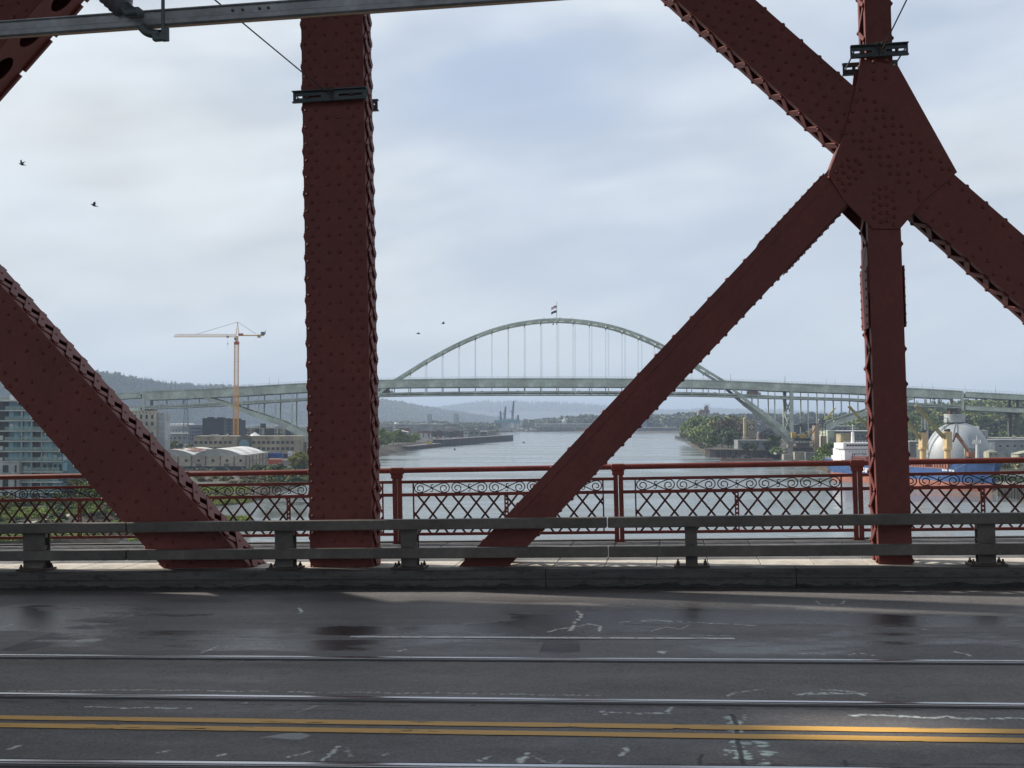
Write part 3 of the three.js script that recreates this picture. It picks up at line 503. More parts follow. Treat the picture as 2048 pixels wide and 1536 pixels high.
// ---------------- footway railing
{
  const O = V(-.86, CURB_H, RAIL_Z), Zr = RAIL_Z, t = bthing('footway_railing', 'red iron footway railing with scrollwork and diamond lattice', 'railing', O);
  const sc = (RAIL_Z) / -16.6, ym = (y) => HC + (y - HC) * sc;       // heights measured on z = -16.6, moved to the railing's own plane
  const yT = ym(1.252), y2 = ym(1.085), y3 = ym(.90), y4 = ym(.335);
  const tr = new BMB(O); tr.cyl(V(-14.5, yT, Zr), V(12, yT, Zr), .039, .039, 14); tr.build('top_rail', redRail, t);
  const posts = [-13.65, -10.45, brz(-210, 1000, Zr).x, brz(795, 1000, Zr).x, brz(1237.5, 1000, Zr).x, brz(1716, 1000, Zr).x, 0, 0];
  posts[2] = posts[3] - 3.22; posts[6] = posts[5] + 3.22; posts[7] = posts[6] + 3.22; posts[1] = posts[2] - 3.22; posts[0] = posts[1] - 3.22;
  for (const x of posts) {
    const b = new BMB(O); for (const s of [-1, 1]) { b.rbox(.062, yT - CURB_H - .05, .05, x + s * .036, (yT + CURB_H - .05) / 2, Zr, .006); }
    b.box(.16, .03, .05, x, y4 - .14, Zr); const p = b.build('post', redRail, t);
    const c = new BMB(O); c.rbox(.19, .105, .1, x, yT - .008, Zr, .02); c.rbox(.165, .06, .075, x, yT - .085, Zr, .01); c.build('cap', redRail, p);
  }
  const spiral = (cx, cy, sgn, r0, r1, a0, turns, n) => { const out = []; for (let i = 0; i <= n; i++) { const k = i / n, a = a0 + sgn * k * turns * Math.PI * 2, r = lerp(r0, r1, k); out.push(V(cx + Math.cos(a) * r, cy + Math.sin(a) * r, 0)); } return out; };
  // one scroll: two strokes that cross, each curling into a spiral, and a small S on the crossing
  const H = y2 - y3 - .04, U = .5, Rr = H * .5;
  const strokeA = [...spiral(-U * .36, 0, -1, .016, Rr, Math.PI * .2, 1.35, 26)];
  const one = () => {
    const m = new MB();
    const A = []; for (let i = 0; i <= 26; i++) { const k = i / 26, a = Math.PI * 3.5 - k * Math.PI * 3, r = lerp(.014, Rr, Math.pow(k, .62)); A.push(V(-U * .345 + Math.cos(a) * r + (1 - k) * .012, Math.sin(a) * r - (1 - k) * .012, 0)); }
    A.push(V(-U * .2, Rr * .72, 0), V(0, 0, 0), V(U * .2, -Rr * .72, 0), V(U * .31, -Rr * .98, 0), V(U * .39, -Rr * .9, 0));
    const B = A.map((p) => V(-p.x, -p.y, .008));
    m.tube(A, .0072, 90, 5); m.tube(A.map((p) => V(-p.x, p.y, .008)), .0072, 90, 5);
    m.tube([V(.022, .042, .004), V(.004, .05, .004), V(-.012, .036, .004), V(0, .006, .004), V(.012, -.03, .004), V(-.002, -.05, .004), V(-.022, -.042, .004)], .0062, 24, 5);
    m.box(.022, .022, .022, 0, 0, .004, 0, 0, .785);
    return m.geo();
  };
  const scrollG = one();
  for (let i = 0; i + 1 < posts.length; i++) {
    const x0 = posts[i] + .06, x1 = posts[i + 1] - .06, xa = posts[i] + .235, xb = posts[i + 1] - .215, xm = (posts[i] + posts[i + 1]) / 2;
    const pan = new BMB(O); pan.rbox(x1 - x0, .042, .045, (x0 + x1) / 2, y2, Zr, .006); pan.rbox(x1 - x0, .046, .05, (x0 + x1) / 2, y3, Zr, .006); pan.rbox(x1 - x0, .042, .045, (x0 + x1) / 2, y4, Zr, .006);
    for (const x of [xa, xb]) { pan.box(.02, y2 - y4, .02, x, (y2 + y4) / 2, Zr); }
    const P = pan.build('panel', redRail, t);
    { const s = new THREE.Shape(); const h = y3 - y4; s.moveTo(-.03, 0); s.lineTo(.03, 0); s.lineTo(.03, h); s.lineTo(-.03, h); s.closePath(); for (let k = 0; k < 9; k++) { const q = new THREE.Path(), yy = .05 + k * (h - .1) / 8; q.moveTo(-.01, yy - .014); q.lineTo(.01, yy - .014); q.lineTo(.01, yy + .014); q.lineTo(-.01, yy + .014); q.closePath(); s.holes.push(q); } new BMB(O).add(new THREE.ExtrudeGeometry(s, { depth: .012, bevelEnabled: false }), M4().makeTranslation(xm, y4, Zr + .018)).build('punched_strap', redRail, P); }
    const h = y3 - y4, run = h / 1.24, step = .2515;
    const vis = posts[i + 1] > -10 && posts[i] < 6; const rest = new BMB(O); let nr = 0;
    for (const [dir, zo] of [[1, .006], [-1, -.006]]) for (let x = xa - run; x < xb + run; x += step) {
      let a = V(x, y4, Zr + zo), b = V(x + run, y3, Zr + zo); if (dir < 0) { a = V(x + run, y4, Zr + zo); b = V(x, y3, Zr + zo); }
      const clip = (p, q) => { for (const [lim, s] of [[xa, 1], [xb, -1]]) { if ((p.x - lim) * s < 0 && (q.x - lim) * s < 0) return null; if ((p.x - lim) * s < 0) { const k = (lim - p.x) / (q.x - p.x); p = p.clone().lerp(q, k); } else if ((q.x - lim) * s < 0) { const k = (lim - p.x) / (q.x - p.x); q = p.clone().lerp(q, k); } } return p.distanceTo(q) < .05 ? null : [p, q]; };
      const c = clip(a, b); if (!c) continue;
      const m = vis ? new BMB(O) : rest; m.add(barGeo(c[0], c[1], .027, .01, V(0, 0, 1))); if (vis) m.build('lattice_bar', latticePaint, P); else nr++;
    }
    if (nr) rest.build('lattice', latticePaint, P).userData.kind = 'stuff';
    const n = 5, w = (xb - xa) / n;
    for (let k = 0; k < n; k++) { const q = new THREE.Mesh(scrollG, blackIron); q.name = 'scroll'; q.position.set(xa + (k + .5) * w - O.x, (y2 + y3) / 2 - O.y, Zr - .004 - O.z); q.scale.set(w / U * .99, 1, 1); q.castShadow = q.receiveShadow = true; P.add(q); }
  }
}
// ---------------- conductor beam over the far track and what hangs on it
{
  const Y = 4.98, p0 = bry(0, 60, Y), p1 = bry(1040, -14, Y), d = p1.clone().sub(p0).normalize(), A = p0.clone().addScaledVector(d, -4), B = p0.clone().addScaledVector(d, 14), L = A.distanceTo(B), ang = Math.atan2(-d.z, d.x);
  const o = A.clone().add(B).multiplyScalar(.5); const t = bthing('conductor_beam', 'grey metal conductor beam across the top left of the view', 'overhead beam', o); t.rotateY(ang);
  const s = new THREE.Shape(); s.moveTo(-.045, .055); s.lineTo(.045, .055); s.lineTo(.045, .048); s.lineTo(.026, .042); s.lineTo(.026, -.012); s.lineTo(.03, -.018); s.lineTo(.03, -.05); s.lineTo(.008, -.062); s.lineTo(-.008, -.062); s.lineTo(-.03, -.05); s.lineTo(-.03, -.018); s.lineTo(-.026, -.012); s.lineTo(-.026, .042); s.lineTo(-.045, .048); s.closePath();
  new MB().add(new THREE.ExtrudeGeometry(s, { depth: L, bevelEnabled: false }).rotateY(Math.PI / 2).translate(-L / 2, 0, 0)).build('profile', aluminium, t);
  new MB().box(L, .012, .018, 0, -.066, 0).build('contact_wire', mat(.2, .12, .07, { metalness: .6, roughness: .4 }), t);
  const bt = new MB(); for (const x of [brz(458, 20, -8.1).x, brz(478, 20, -8.1).x, brz(512, 20, -8.1).x, brz(530, 20, -8.1).x]) bt.cyl(V(x - o.x, .012, .024), V(x - o.x, .012, .036), .011, .011, 6); bt.build('splice_bolts', bolts, t);
  // hanger: ribbed insulator above, clamp, brace and rod below
  const zb = bry(262, 22, Y).z, q = (x, y, dz = 0) => brz(x, y, zb + dz), O = q(290, 45);
  const h = bthing('insulator_hanger', 'ribbed grey insulator and clamp gripping the conductor beam', 'insulator', O);
  const ins = new BMB(O), a = q(196, -34, -.15), b = q(250, 16, -.12), dd = b.clone().sub(a); for (let k = 0; k < 6; k++) { const c = a.clone().addScaledVector(dd, k / 6), e = a.clone().addScaledVector(dd, (k + .45) / 6); ins.cyl(c, e, .035, .095, 16); ins.cyl(e, a.clone().addScaledVector(dd, (k + 1) / 6), .095, .04, 16); } ins.build('insulator', mat(.16, .15, .17, { roughness: .3 }), h);
  const cl = new BMB(O); cl.cyl(b, q(263, 24, -.06), .05, .042, 12); cl.rbox(.12, .06, .1, q(266, 26).x, q(266, 24).y, zb - .02, .015); cl.cyl(q(252, 26, .05), q(276, 24, .05), .03, .03, 10); cl.build('clamp', galv, h);
  const br = new BMB(O); br.tube([q(284, 54, -.05), q(292, 62, -.05), q(304, 67, -.04), q(322, 68, -.03)], .035, 14, 8); br.rbox(.1, .06, .05, q(316, 72).x, q(316, 71).y, zb - .03, .008); br.cyl(q(326, -60, -.03), q(326, 79, -.03), .014, .014, 8); br.rbox(.05, .1, .04, q(327, 68).x, q(327, 66).y, zb - .03, .006); br.build('brace', galv, h);
}
// ---------------- cable brackets: slotted channels clamped round the posts
function bracket(label, cx, cy, w, zc, group) {
  const y = cy, O = V(cx, y, zc), t = bthing('cable_bracket', label, 'bracket', O, group);
  for (const [z, dx, dy, nm] of [[TZ + .07, 0, 0, 'front_channel'], [zc, 0, 0, 'rear_channel']]) {
    const s = new THREE.Shape(); s.moveTo(-w / 2, -.06); s.lineTo(w / 2, -.06); s.lineTo(w / 2, .06); s.lineTo(-w / 2, .06); s.closePath();
    for (const k of [-1, 1]) { const p = new THREE.Path(); p.moveTo(k * w * .46, -.012); p.lineTo(k * w * .12, -.012); p.lineTo(k * w * .12, .012); p.lineTo(k * w * .46, .012); p.closePath(); s.holes.push(p); }
    const b = new BMB(O), sg = z > -14 ? 1 : -1; b.add(new THREE.ExtrudeGeometry(s, { depth: .01, bevelEnabled: false }), M4().makeTranslation(cx + dx, y + dy, z)); b.box(w, .012, .06, cx, y + .066, z + sg * .03); b.box(w, .012, .06, cx, y - .066, z + sg * .03);
    const c = b.build(nm, galv, t);
    const bo = new BMB(O); for (const k of [-1, 1]) { bo.cyl(V(cx + k * w * .3, y, z + .012), V(cx + k * w * .3, y, z + .04), .022, .022, 6); } bo.build('bolts', bolts, c);
  }
  const r = new BMB(O); for (const k of [-1, 1]) r.cyl(V(cx + k * w * .44, y, TZ + .09), V(cx + k * w * .44, y, zc - .02), .009, .009, 6); r.build('tie_rod', galv, t);
  const k = new BMB(O); k.rbox(.035, .13, .03, cx + .02, y - .01, TZ + .1, .006); k.add(new THREE.TorusGeometry(.03, .007, 6, 12), M4().makeTranslation(cx - .01, y + .055, TZ + .12)); k.add(new THREE.TorusGeometry(.026, .007, 6, 12), M4().makeTranslation(cx + .045, y + .065, TZ + .13)); k.build('eye_bolt', bolts, t);
  return t;
}
{
  const a = brz(585, 191, TZ + .1), b = brz(733, 189, TZ + .1);
  bracket('galvanised slotted bracket clamped on the thick left post', (a.x + b.x) / 2, (a.y + b.y) / 2, b.x - a.x, -14.22, 'cable brackets on the posts');
  const c = brz(1701, 103, TZ + .1), d = brz(1817, 98, TZ + .1);
  bracket('galvanised slotted bracket clamped on the slim post above the gusset', (c.x + d.x) / 2, (c.y + d.y) / 2, d.x - c.x, -14.34, 'cable brackets on the posts');
  const wire = (lab, p, q) => { const t = bthing('span_wire', lab, 'wire', p); const m = new BMB(p); m.cyl(p, q, .008, .008, 5); m.build('strand', mat(.03, .03, .033, { roughness: .6 }), t); };
  const e = brz(652, 184, TZ + .15), f = e.clone().add(brz(430, 0, -11).sub(e).multiplyScalar(1.9)); wire('thin steel wire running up left from the left bracket', e, f);
  const g = brz(1766, 96, TZ + .15), h = g.clone().add(brz(1816, -6, -12.5).sub(g).multiplyScalar(2)); wire('thin steel wire running up right from the right bracket', g, h);
}
// ================================================================ WATER, BANKS, HILLS
const WY = -29.06, LY = -23;                                   // water level and the flat land beside it
const L2 = (p) => [p.x, -p.z];                                // ground plan coordinates for a Shape (turned flat afterwards)
{
  const g = new THREE.PlaneGeometry(60000, 60000).rotateX(-Math.PI / 2); const uv = g.attributes.uv, p = g.attributes.position;
  for (let i = 0; i < p.count; i++) uv.setXY(i, p.getX(i) / 60, p.getZ(i) / 60);
  const wb = tex(1024, (u, v) => 0.55 * fbm(u * 26, v * 40, 26, 4, 201, 40) + 0.45 * fbm(u * 9, v * 15, 9, 3, 205, 15), false);
  // long calm lanes and ruffled lanes lie across the river
  const wr = tex(1024, (u, v) => { const n = fbm(u * 7, v * 26, 7, 5, 211, 26); return 0.12 + 0.2 * smooth(.35, .65, n); }, false); wr.repeat.set(60 / 900, 60 / 620);
  const m = new THREE.MeshStandardMaterial({ color: new THREE.Color().setRGB(0.125, 0.145, 0.145), roughnessMap: wr, roughness: 1, bumpMap: wb, bumpScale: .13 });
  const o = new THREE.Mesh(g, m); o.position.set(0, WY, 0); structure(o, 'water', 'wide pale river');
}
const groundTex = tex(1024, (u, v) => { const n = fbm(u * 14, v * 14, 14, 5, 221), k = fbm(u * 60, v * 60, 60, 3, 223); const gr = smooth(.45, .6, n); const a = [.24, .25, .14], b = [.36, .35, .33]; return [0, 1, 2].map((i) => Math.pow(lerp(a[i], b[i], gr) * (.75 + .5 * k), .85)); }, true); groundTex.repeat.set(1 / 260, 1 / 260);
const groundMat = new THREE.MeshStandardMaterial({ map: groundTex, color: 0xa4a498, roughness: .95 });
const riprapTex = tex(512, (u, v) => { const n = fbm(u * 40, v * 40, 40, 3, 231), k = fbm(u * 8, v * 8, 8, 4, 233); return [.42 + .4 * (n - .5) + .2 * (k - .5), .39 + .4 * (n - .5) + .2 * (k - .5), .35 + .4 * (n - .5) + .16 * (k - .5)]; }, true); riprapTex.repeat.set(1 / 14, 1 / 14);
const bankMat = new THREE.MeshStandardMaterial({ map: riprapTex, color: 0x9c968c, roughness: .95 });
// a flat sheet of land with a sloping, uneven bank along `shore` (points at the water's edge); `rest` closes the outline inland
function land(name, label, shore, rest, bankW, top = LY) {
  const R = rng(shore.length * 77 + 5); const pts = [];
  for (let i = 0; i + 1 < shore.length; i++) { const a = shore[i], b = shore[i + 1], n = Math.max(1, Math.min(24, Math.round(a.distanceTo(b) / 12))); for (let k = 0; k < n; k++) { const p = a.clone().lerp(b, k / n); p.x += (R() - .5) * 5; p.z += (R() - .5) * 5; pts.push(p); } } pts.push(shore[shore.length - 1].clone());
  const inl = pts.map((p, i) => { const a = pts[Math.max(0, i - 1)], b = pts[Math.min(pts.length - 1, i + 1)], d = b.clone().sub(a).setY(0).normalize(); return V(-d.z, 0, d.x).multiplyScalar(bankW * (.8 + .4 * R())); });
  // the inland side is the one nearer to the rest of the outline
  const ci = rest[Math.floor(rest.length / 2)]; const probe = pts[Math.floor(pts.length / 2)], iv = inl[Math.floor(pts.length / 2)]; const sgn = ci.clone().sub(probe).dot(iv) > 0 ? 1 : -1;
  const topP = pts.map((p, i) => V(p.x + inl[i].x * sgn, top, p.z + inl[i].z * sgn));
  const s = new THREE.Shape(); [...topP, ...rest].forEach((p, i) => { const q = L2(p); i ? s.lineTo(...q) : s.moveTo(...q); }); s.closePath();
  const g = new THREE.ShapeGeometry(s).rotateX(-Math.PI / 2).translate(0, top, 0); { const p = g.attributes.position, uv = g.attributes.uv; for (let i = 0; i < p.count; i++) uv.setXY(i, p.getX(i), p.getZ(i)); }
  structure(new THREE.Mesh(g, groundMat), name, label);
  const pos = [], uvv = [], idx = []; const rows = 5;
  pts.forEach((p, i) => { for (let k = 0; k <= rows; k++) { const t = k / rows, h = lerp(WY - .8, top + .02, Math.pow(t, .8)) + (k > 0 && k < rows ? (R() - .5) * 1.1 : 0); const w = t; pos.push(lerp(p.x, topP[i].x, w) + (R() - .5) * .8, h, lerp(p.z, topP[i].z, w) + (R() - .5) * .8); uvv.push(i * 6, t * bankW); if (i + 1 < pts.length && k < rows) { const a = i * (rows + 1) + k; idx.push(a, a + rows + 1, a + 1, a + 1, a + rows + 1, a + rows + 2); } } });
  const b = new THREE.BufferGeometry(); b.setAttribute('position', new THREE.Float32BufferAttribute(pos, 3)); b.setAttribute('uv', new THREE.Float32BufferAttribute(uvv, 2)); b.setIndex(idx); b.computeVertexNormals();
  const bm = bankMat.clone(); bm.side = THREE.DoubleSide; structure(new THREE.Mesh(b, bm), 'river_bank');
  return pts;
}
const wat = (x, y) => onY(x, y, WY);
const leftShore = land('left_bank_ground', 'built up land on the left bank', [wat(-500, 1190), wat(-60, 1118), wat(110, 1098), wat(235, 1086), wat(300, 1066), wat(360, 1040), wat(425, 1013), wat(510, 1004), wat(560, 988), wat(612, 968), wat(690, 936), wat(765, 913), wat(800, 905), wat(850, 896), wat(885, 893), wat(1026, 880.5), wat(1004, 872), wat(985, 867), wat(1000, 864.4)], [V(-1400, LY, -4200), V(-3400, LY, -5200), V(-4500, LY, -900), V(-900, LY, 200), V(-300, LY, -60)], 14);
land('far_bank_ground', 'low wooded far shore at the bend of the river', [wat(1000, 864.4), wat(1060, 863.5), wat(1150, 863.5), wat(1240, 865), wat(1330, 866), wat(1364, 867)], [V(900, LY, -7000), V(-1400, LY, -7600), V(-1300, LY, -4300)], 30, -25.5);
land('right_bank_ground', 'industrial land on the right bank', [wat(1364, 867), wat(1366, 874), wat(1372, 884), wat(1398, 904), wat(1420, 911), wat(1450, 911.5), wat(1500, 912.5), wat(1552, 914), wat(1585, 926), wat(1650, 944), wat(1760, 958), wat(1900, 972), wat(2010, 990), wat(2200, 1050), wat(2500, 1170)], [V(500, LY, 100), V(2600, LY, -400), V(3200, LY, -5200), V(900, LY, -6000)], 11);

const w2 = (x, y) => onY(x, y, WY);
// ---------------- trees
function leafCloud(seed, o) {                                  // many leaf sprays through the volume of an uneven crown
  const R = rng(seed), pos = [], nor = [], col = []; const q = new THREE.Quaternion(), e = new THREE.Euler();
  const quad = (c, s, out) => {
    e.set(R() * 6.3, R() * 6.3, R() * 6.3); q.setFromEuler(e);
    const n0 = out.clone().normalize();
    const a = V(-s, -s * .55, 0).applyQuaternion(q), b = V(s, -s * .4, 0).applyQuaternion(q), d = V(s * .2, s * .8, 0).applyQuaternion(q), f = V(-s * .8, s * .5, s * .3).applyQuaternion(q);
    const k = .72 + R() * .5;
    for (const p of [a, b, d, a, d, f]) { pos.push(c.x + p.x, c.y + p.y, c.z + p.z); const nn = n0.clone().multiplyScalar(.6).add(V(0, 0, 1).applyQuaternion(q).multiplyScalar(.7)).normalize(); nor.push(nn.x, nn.y, nn.z); col.push(k, k, k * .95); }
  };
  o(R, quad);
  const g = new THREE.BufferGeometry(); g.setAttribute('position', new THREE.Float32BufferAttribute(pos, 3)); g.setAttribute('normal', new THREE.Float32BufferAttribute(nor, 3)); g.setAttribute('color', new THREE.Float32BufferAttribute(col, 3)); g.setAttribute('uv', new THREE.Float32BufferAttribute(new Float32Array(pos.length / 3 * 2), 2));
  return g;
}
// unit crowns: height 1, base of the trunk at 0
const broadCrown = (seed, n, per, s) => leafCloud(seed, (R, quad) => { for (let k = 0; k < n; k++) { const t = R(), a = R() * 6.28, rr = .36 * Math.sqrt(R()) * Math.sin(Math.PI * (.18 + .74 * t)) + .03, c = V(Math.cos(a) * rr, .2 + .7 * t, Math.sin(a) * rr), cr = .07 + R() * .07; for (let i = 0; i < per; i++) { const d = V(R() - .5, R() - .5, R() - .5).normalize().multiplyScalar(cr * Math.cbrt(R())); quad(c.clone().add(d.multiply(V(1.2, .85, 1.2))), s * (.6 + R() * .8), c.clone().sub(V(0, .5, 0)).add(d)); } } });
const coniferCrown = (seed, tiers, per, s) => leafCloud(seed, (R, quad) => { for (let k = 0; k < tiers; k++) { const t = (k + .5) / tiers, r = .19 * Math.pow(1 - t, .85) + .012; for (let i = 0; i < Math.max(5, per * (1 - t * .7)); i++) { const a = R() * 6.28, rr = r * (.35 + .75 * R()); quad(V(Math.cos(a) * rr, .1 + .88 * t - rr * .28 + (R() - .5) * .04, Math.sin(a) * rr), s * (.7 + .6 * R()) * (1 - t * .5), V(Math.cos(a), .4, Math.sin(a))); } } });
const bushCrown = (seed, n, per, s) => leafCloud(seed, (R, quad) => { for (let k = 0; k < n; k++) { const a = R() * 6.28, rr = .42 * Math.sqrt(R()), c = V(Math.cos(a) * rr, .12 + .62 * R() * (1 - rr), Math.sin(a) * rr); for (let i = 0; i < per; i++) { const d = V(R() - .5, R() - .5, R() - .5).normalize().multiplyScalar(.2 * Math.cbrt(R())); quad(c.clone().add(d), s * (.6 + R() * .8), d.clone().add(V(0, .3, 0)).add(c)); } } });
const leafMat = (r, g, b) => new THREE.MeshStandardMaterial({ color: new THREE.Color().setRGB(r, g, b), vertexColors: true, roughness: .85, side: THREE.DoubleSide });
const LG = { fresh: leafMat(.19, .25, .05), green: leafMat(.11, .165, .05), dark: leafMat(.06, .095, .042), olive: leafMat(.17, .175, .07), yellow: leafMat(.27, .27, .07), brown: leafMat(.12, .09, .055), fir: leafMat(.04, .062, .04) };
const barkMat = mat(.07, .055, .04, { roughness: .9 });
const CROWN = { broad: [broadCrown(1, 30, 48, .042), broadCrown(2, 26, 52, .045), broadCrown(3, 34, 42, .04)], conifer: [coniferCrown(4, 18, 22, .045), coniferCrown(5, 15, 20, .05)], bush: [bushCrown(6, 16, 40, .06), bushCrown(7, 14, 44, .065)] };
const trunkG = (() => { const m = new MB(); m.cyl(V(0, 0, 0), V(.01, .5, 0), .022, .012, 7); m.cyl(V(.008, .32, 0), V(.14, .58, .05), .009, .004, 5); m.cyl(V(.006, .28, 0), V(-.13, .52, -.06), .009, .004, 5); m.cyl(V(.01, .45, 0), V(.02, .78, .03), .011, .004, 5); return m.geo(); })();
const firTrunkG = (() => { const m = new MB(); m.cyl(V(0, 0, 0), V(0, .9, 0), .016, .004, 6); return m.geo(); })();
const TONE = { fresh: 'light green', green: 'mid green', dark: 'dark green', olive: 'olive green', yellow: 'yellow green', brown: 'brownish' };
let treeN = 0;
function tree(kind, x, yb, h, d, m, label, group, wide = 1, base = LY) {   // stands with its foot at depth d under pixel x, h pixels high
  const p = at(x, 840, d); p.y = base; const H = h * d / FPX; const t = thing(kind === 'bush' ? 'shrub' : kind === 'conifer' ? 'conifer_tree' : 'tree', label, kind === 'bush' ? 'shrub' : 'tree', p, (treeN * 2.4) % 6.28, group);
  const gs = CROWN[kind], c = new THREE.Mesh(gs[treeN++ % gs.length], LG[m]); c.name = kind === 'bush' ? 'foliage' : 'crown'; c.scale.set(H * wide, H, H * wide); c.castShadow = c.receiveShadow = true; t.add(c);
  if (kind !== 'bush') { const k = new THREE.Mesh(kind === 'conifer' ? firTrunkG : trunkG, barkMat); k.name = 'trunk'; k.scale.set(H, H, H); t.add(k); }
  return t;
}
// woods too far off to tell the trees apart: one object of many small trees
const farFir = coniferCrown(14, 7, 8, .1), farBroad = broadCrown(15, 10, 9, .1);
function woods(name, label, geo, m, spots) {                   // spots: [point, height, width]
  const o = new THREE.InstancedMesh(geo, m, spots.length), q = new THREE.Quaternion(), R = rng(spots.length), c = new THREE.Color();
  spots.forEach(([p, h, wd], i) => { q.setFromAxisAngle(V(0, 1, 0), R() * 6.28); o.setMatrixAt(i, M4().compose(p, q, V(wd, h, wd))); const k = .7 + R() * .6; o.setColorAt(i, c.setRGB(k * (.9 + R() * .25), k, k * (.85 + R() * .2))); });
  o.name = numbered(name); o.castShadow = o.receiveShadow = true; scene.add(o); tag(o, label, 'woods', null, 'stuff'); return o;
}
// a ridge: crest read off the skyline, with a rounded slope in front and one behind
function ridge(name, label, prof, depth, front, back, m, base = LY, tr) {
  const pr = (x) => { for (let i = 0; i + 1 < prof.length; i++) if (x <= prof[i + 1][0] || i + 2 === prof.length) { const [a, b] = [prof[i], prof[i + 1]]; return lerp(a[1], b[1], smooth(0, 1, clamp((x - a[0]) / (b[0] - a[0]))) * .6 + clamp((x - a[0]) / (b[0] - a[0])) * .4); } };
  const dep = typeof depth === 'function' ? depth : () => depth;
  const x0 = prof[0][0], x1 = prof[prof.length - 1][0], nx = Math.min(260, Math.round((x1 - x0) / 5)), nz = 26, pos = [], idx = [], col = [];
  const crest = [], seed = Math.round(x0 + x1 + dep(x0));
  const H = (i, t) => { const x = lerp(x0, x1, i / nx), d = dep(x), c = at(x, pr(x), d); const h = Math.max(c.y - base, 1); const s = t < 0 ? 1 + t : 1 - t; const off = t < 0 ? t * front : t * back; const f = smooth(0, 1, s) * .55 + s * .45; const n = (fbm(i * .11 + 9, t * 3 + 5, 512, 4, seed) - .5) * h * .55 * (1 - s) * Math.min(1, s * 4); const p = V(c.x + FWD.x * off, base - 2 + (h + 2) * f + n, c.z + FWD.z * off); return p; };
  for (let i = 0; i <= nx; i++) for (let k = 0; k <= nz; k++) { const t = k / nz * 2 - 1; const p = H(i, t); pos.push(p.x, p.y, p.z); if (i < nx && k < nz) { const a = i * (nz + 1) + k; idx.push(a, a + nz + 1, a + 1, a + 1, a + nz + 1, a + nz + 2); } }
  const g = new THREE.BufferGeometry(); g.setAttribute('position', new THREE.Float32BufferAttribute(pos, 3)); g.setIndex(idx); g.computeVertexNormals(); { const uv = []; for (let i = 0; i < pos.length; i += 3) uv.push(pos[i] , pos[i + 2] + pos[i + 1]); g.setAttribute('uv', new THREE.Float32BufferAttribute(uv, 2)); }
  const mm = m.clone(); mm.side = THREE.DoubleSide;
  structure(new THREE.Mesh(g, mm), name, label);
  if (tr) { const R = rng(seed + 7), fir = [], broad = []; for (let k = 0; k < tr.n; k++) { const i = R() * nx, t = -Math.pow(R(), tr.pow || 1) * (tr.reach || .95); const ii = Math.floor(i), p = H(ii, t).lerp(H(Math.min(nx, ii + 1), t), i - ii); const patch = fbm(i * .16, t * 6 + 3, 512, 3, seed + 3); const h = tr.h * (.55 + R() * .75); if (patch > .5) broad.push([p.setY(p.y - h * .12), h * .8, h * (.8 + R() * .5)]); else fir.push([p.setY(p.y - 1), h, h * (.8 + R() * .4)]); }
    if (fir.length) woods('conifer_woods', tr.label + ', the dark firs', farFir, tr.fm || LG.fir, fir); if (broad.length) woods('broadleaf_woods', tr.label + ', the paler broadleaf trees', farBroad, tr.bm || LG.green, broad); }
}
const hillGreen = far(.04, .06, .042), hillFar = far(.05, .065, .05);
ridge('hills', 'wooded ridge sloping down behind the left bank', [[-260, 690], [60, 716], [130, 735], [195, 745], [225, 748], [300, 761], [350, 768], [400, 771], [480, 773], [540, 777], [620, 785], [690, 791], [760, 799], [800, 804], [860, 815], [910, 823], [960, 831], [1010, 838], [1075, 846]], (x) => lerp(4300, 9000, smooth(100, 1000, x)), 2000, 2000, hillGreen, LY, { n: 26000, h: 15, label: 'forest on the ridge behind the left bank', pow: .8 });
ridge('hills', 'low blue ridge on the horizon behind the port cranes', [[820, 838], [890, 818], [930, 812], [962, 808.5], [972, 807], [985, 809], [1040, 808.5], [1100, 810], [1160, 813], [1230, 819], [1290, 825], [1330, 827], [1400, 823], [1440, 823], [1490, 828], [1540, 826], [1600, 830], [1680, 833], [1800, 838], [1900, 842]], 15500, 3500, 3000, hillFar, LY, { n: 5000, h: 60, label: 'forest on the low blue ridge', reach: .5 });
ridge('hills', 'faintest pale ridge far behind the river bend', [[1080, 838], [1130, 822], [1190, 815], [1240, 814.5], [1330, 818], [1390, 821], [1480, 822], [1580, 828], [1700, 836]], 21000, 3000, 3000, hillFar);
ridge('hills', 'green wooded bluff behind the right bank', [[1640, 846], [1720, 842], [1780, 836], [1815, 824], [1850, 816], [1890, 812], [1930, 810], [2000, 808], [2060, 806], [2400, 800]], 1650, 480, 700, far(.07, .09, .035), LY, { n: 5200, h: 14, label: 'trees on the bluff behind the right bank', fm: LG.dark, bm: leafMat(.12, .165, .05), reach: .97, pow: .7 });
// tree belts along the far shore and behind the right bank
function belt(label, x0, x1, d0, d1, n, hTop, hVar, fm, bm, mix) {
  const R = rng(Math.round(x0 + d0)), fir = [], br = []; for (let k = 0; k < n; k++) { const x = lerp(x0, x1, R()), d = lerp(d0, d1, R()), p = at(x, 840, d); p.y = LY - 2; const n2 = fbm(x * .03, 1.5, 4096, 4, Math.round(d0)); const h = (hTop(x) + (R() - .45) * hVar * 2) * d / FPX * (.65 + .6 * n2); (R() < mix ? fir : br).push([p, h, h * (R() < mix ? .9 : 1.2 + R() * .6)]); }
  if (fir.length) woods('conifer_woods', label + ', the pointed firs', farFir, fm, fir); if (br.length) woods('broadleaf_woods', label + ', the rounded broadleaf trees', farBroad, bm, br);
}
const FB = leafMat(.10, .125, .085), FD = leafMat(.062, .082, .066);
belt('tree belt on the far shore left of the slim diagonal', 1052, 1260, 3330, 4300, 1500, (x) => 15 + 9 * smooth(1080, 1180, x), 4, FD, FB, .5);
belt('tree belt behind the low roofed building at the river bend', 1225, 1430, 3120, 3900, 1300, (x) => 26, 7, FD, FB, .5);
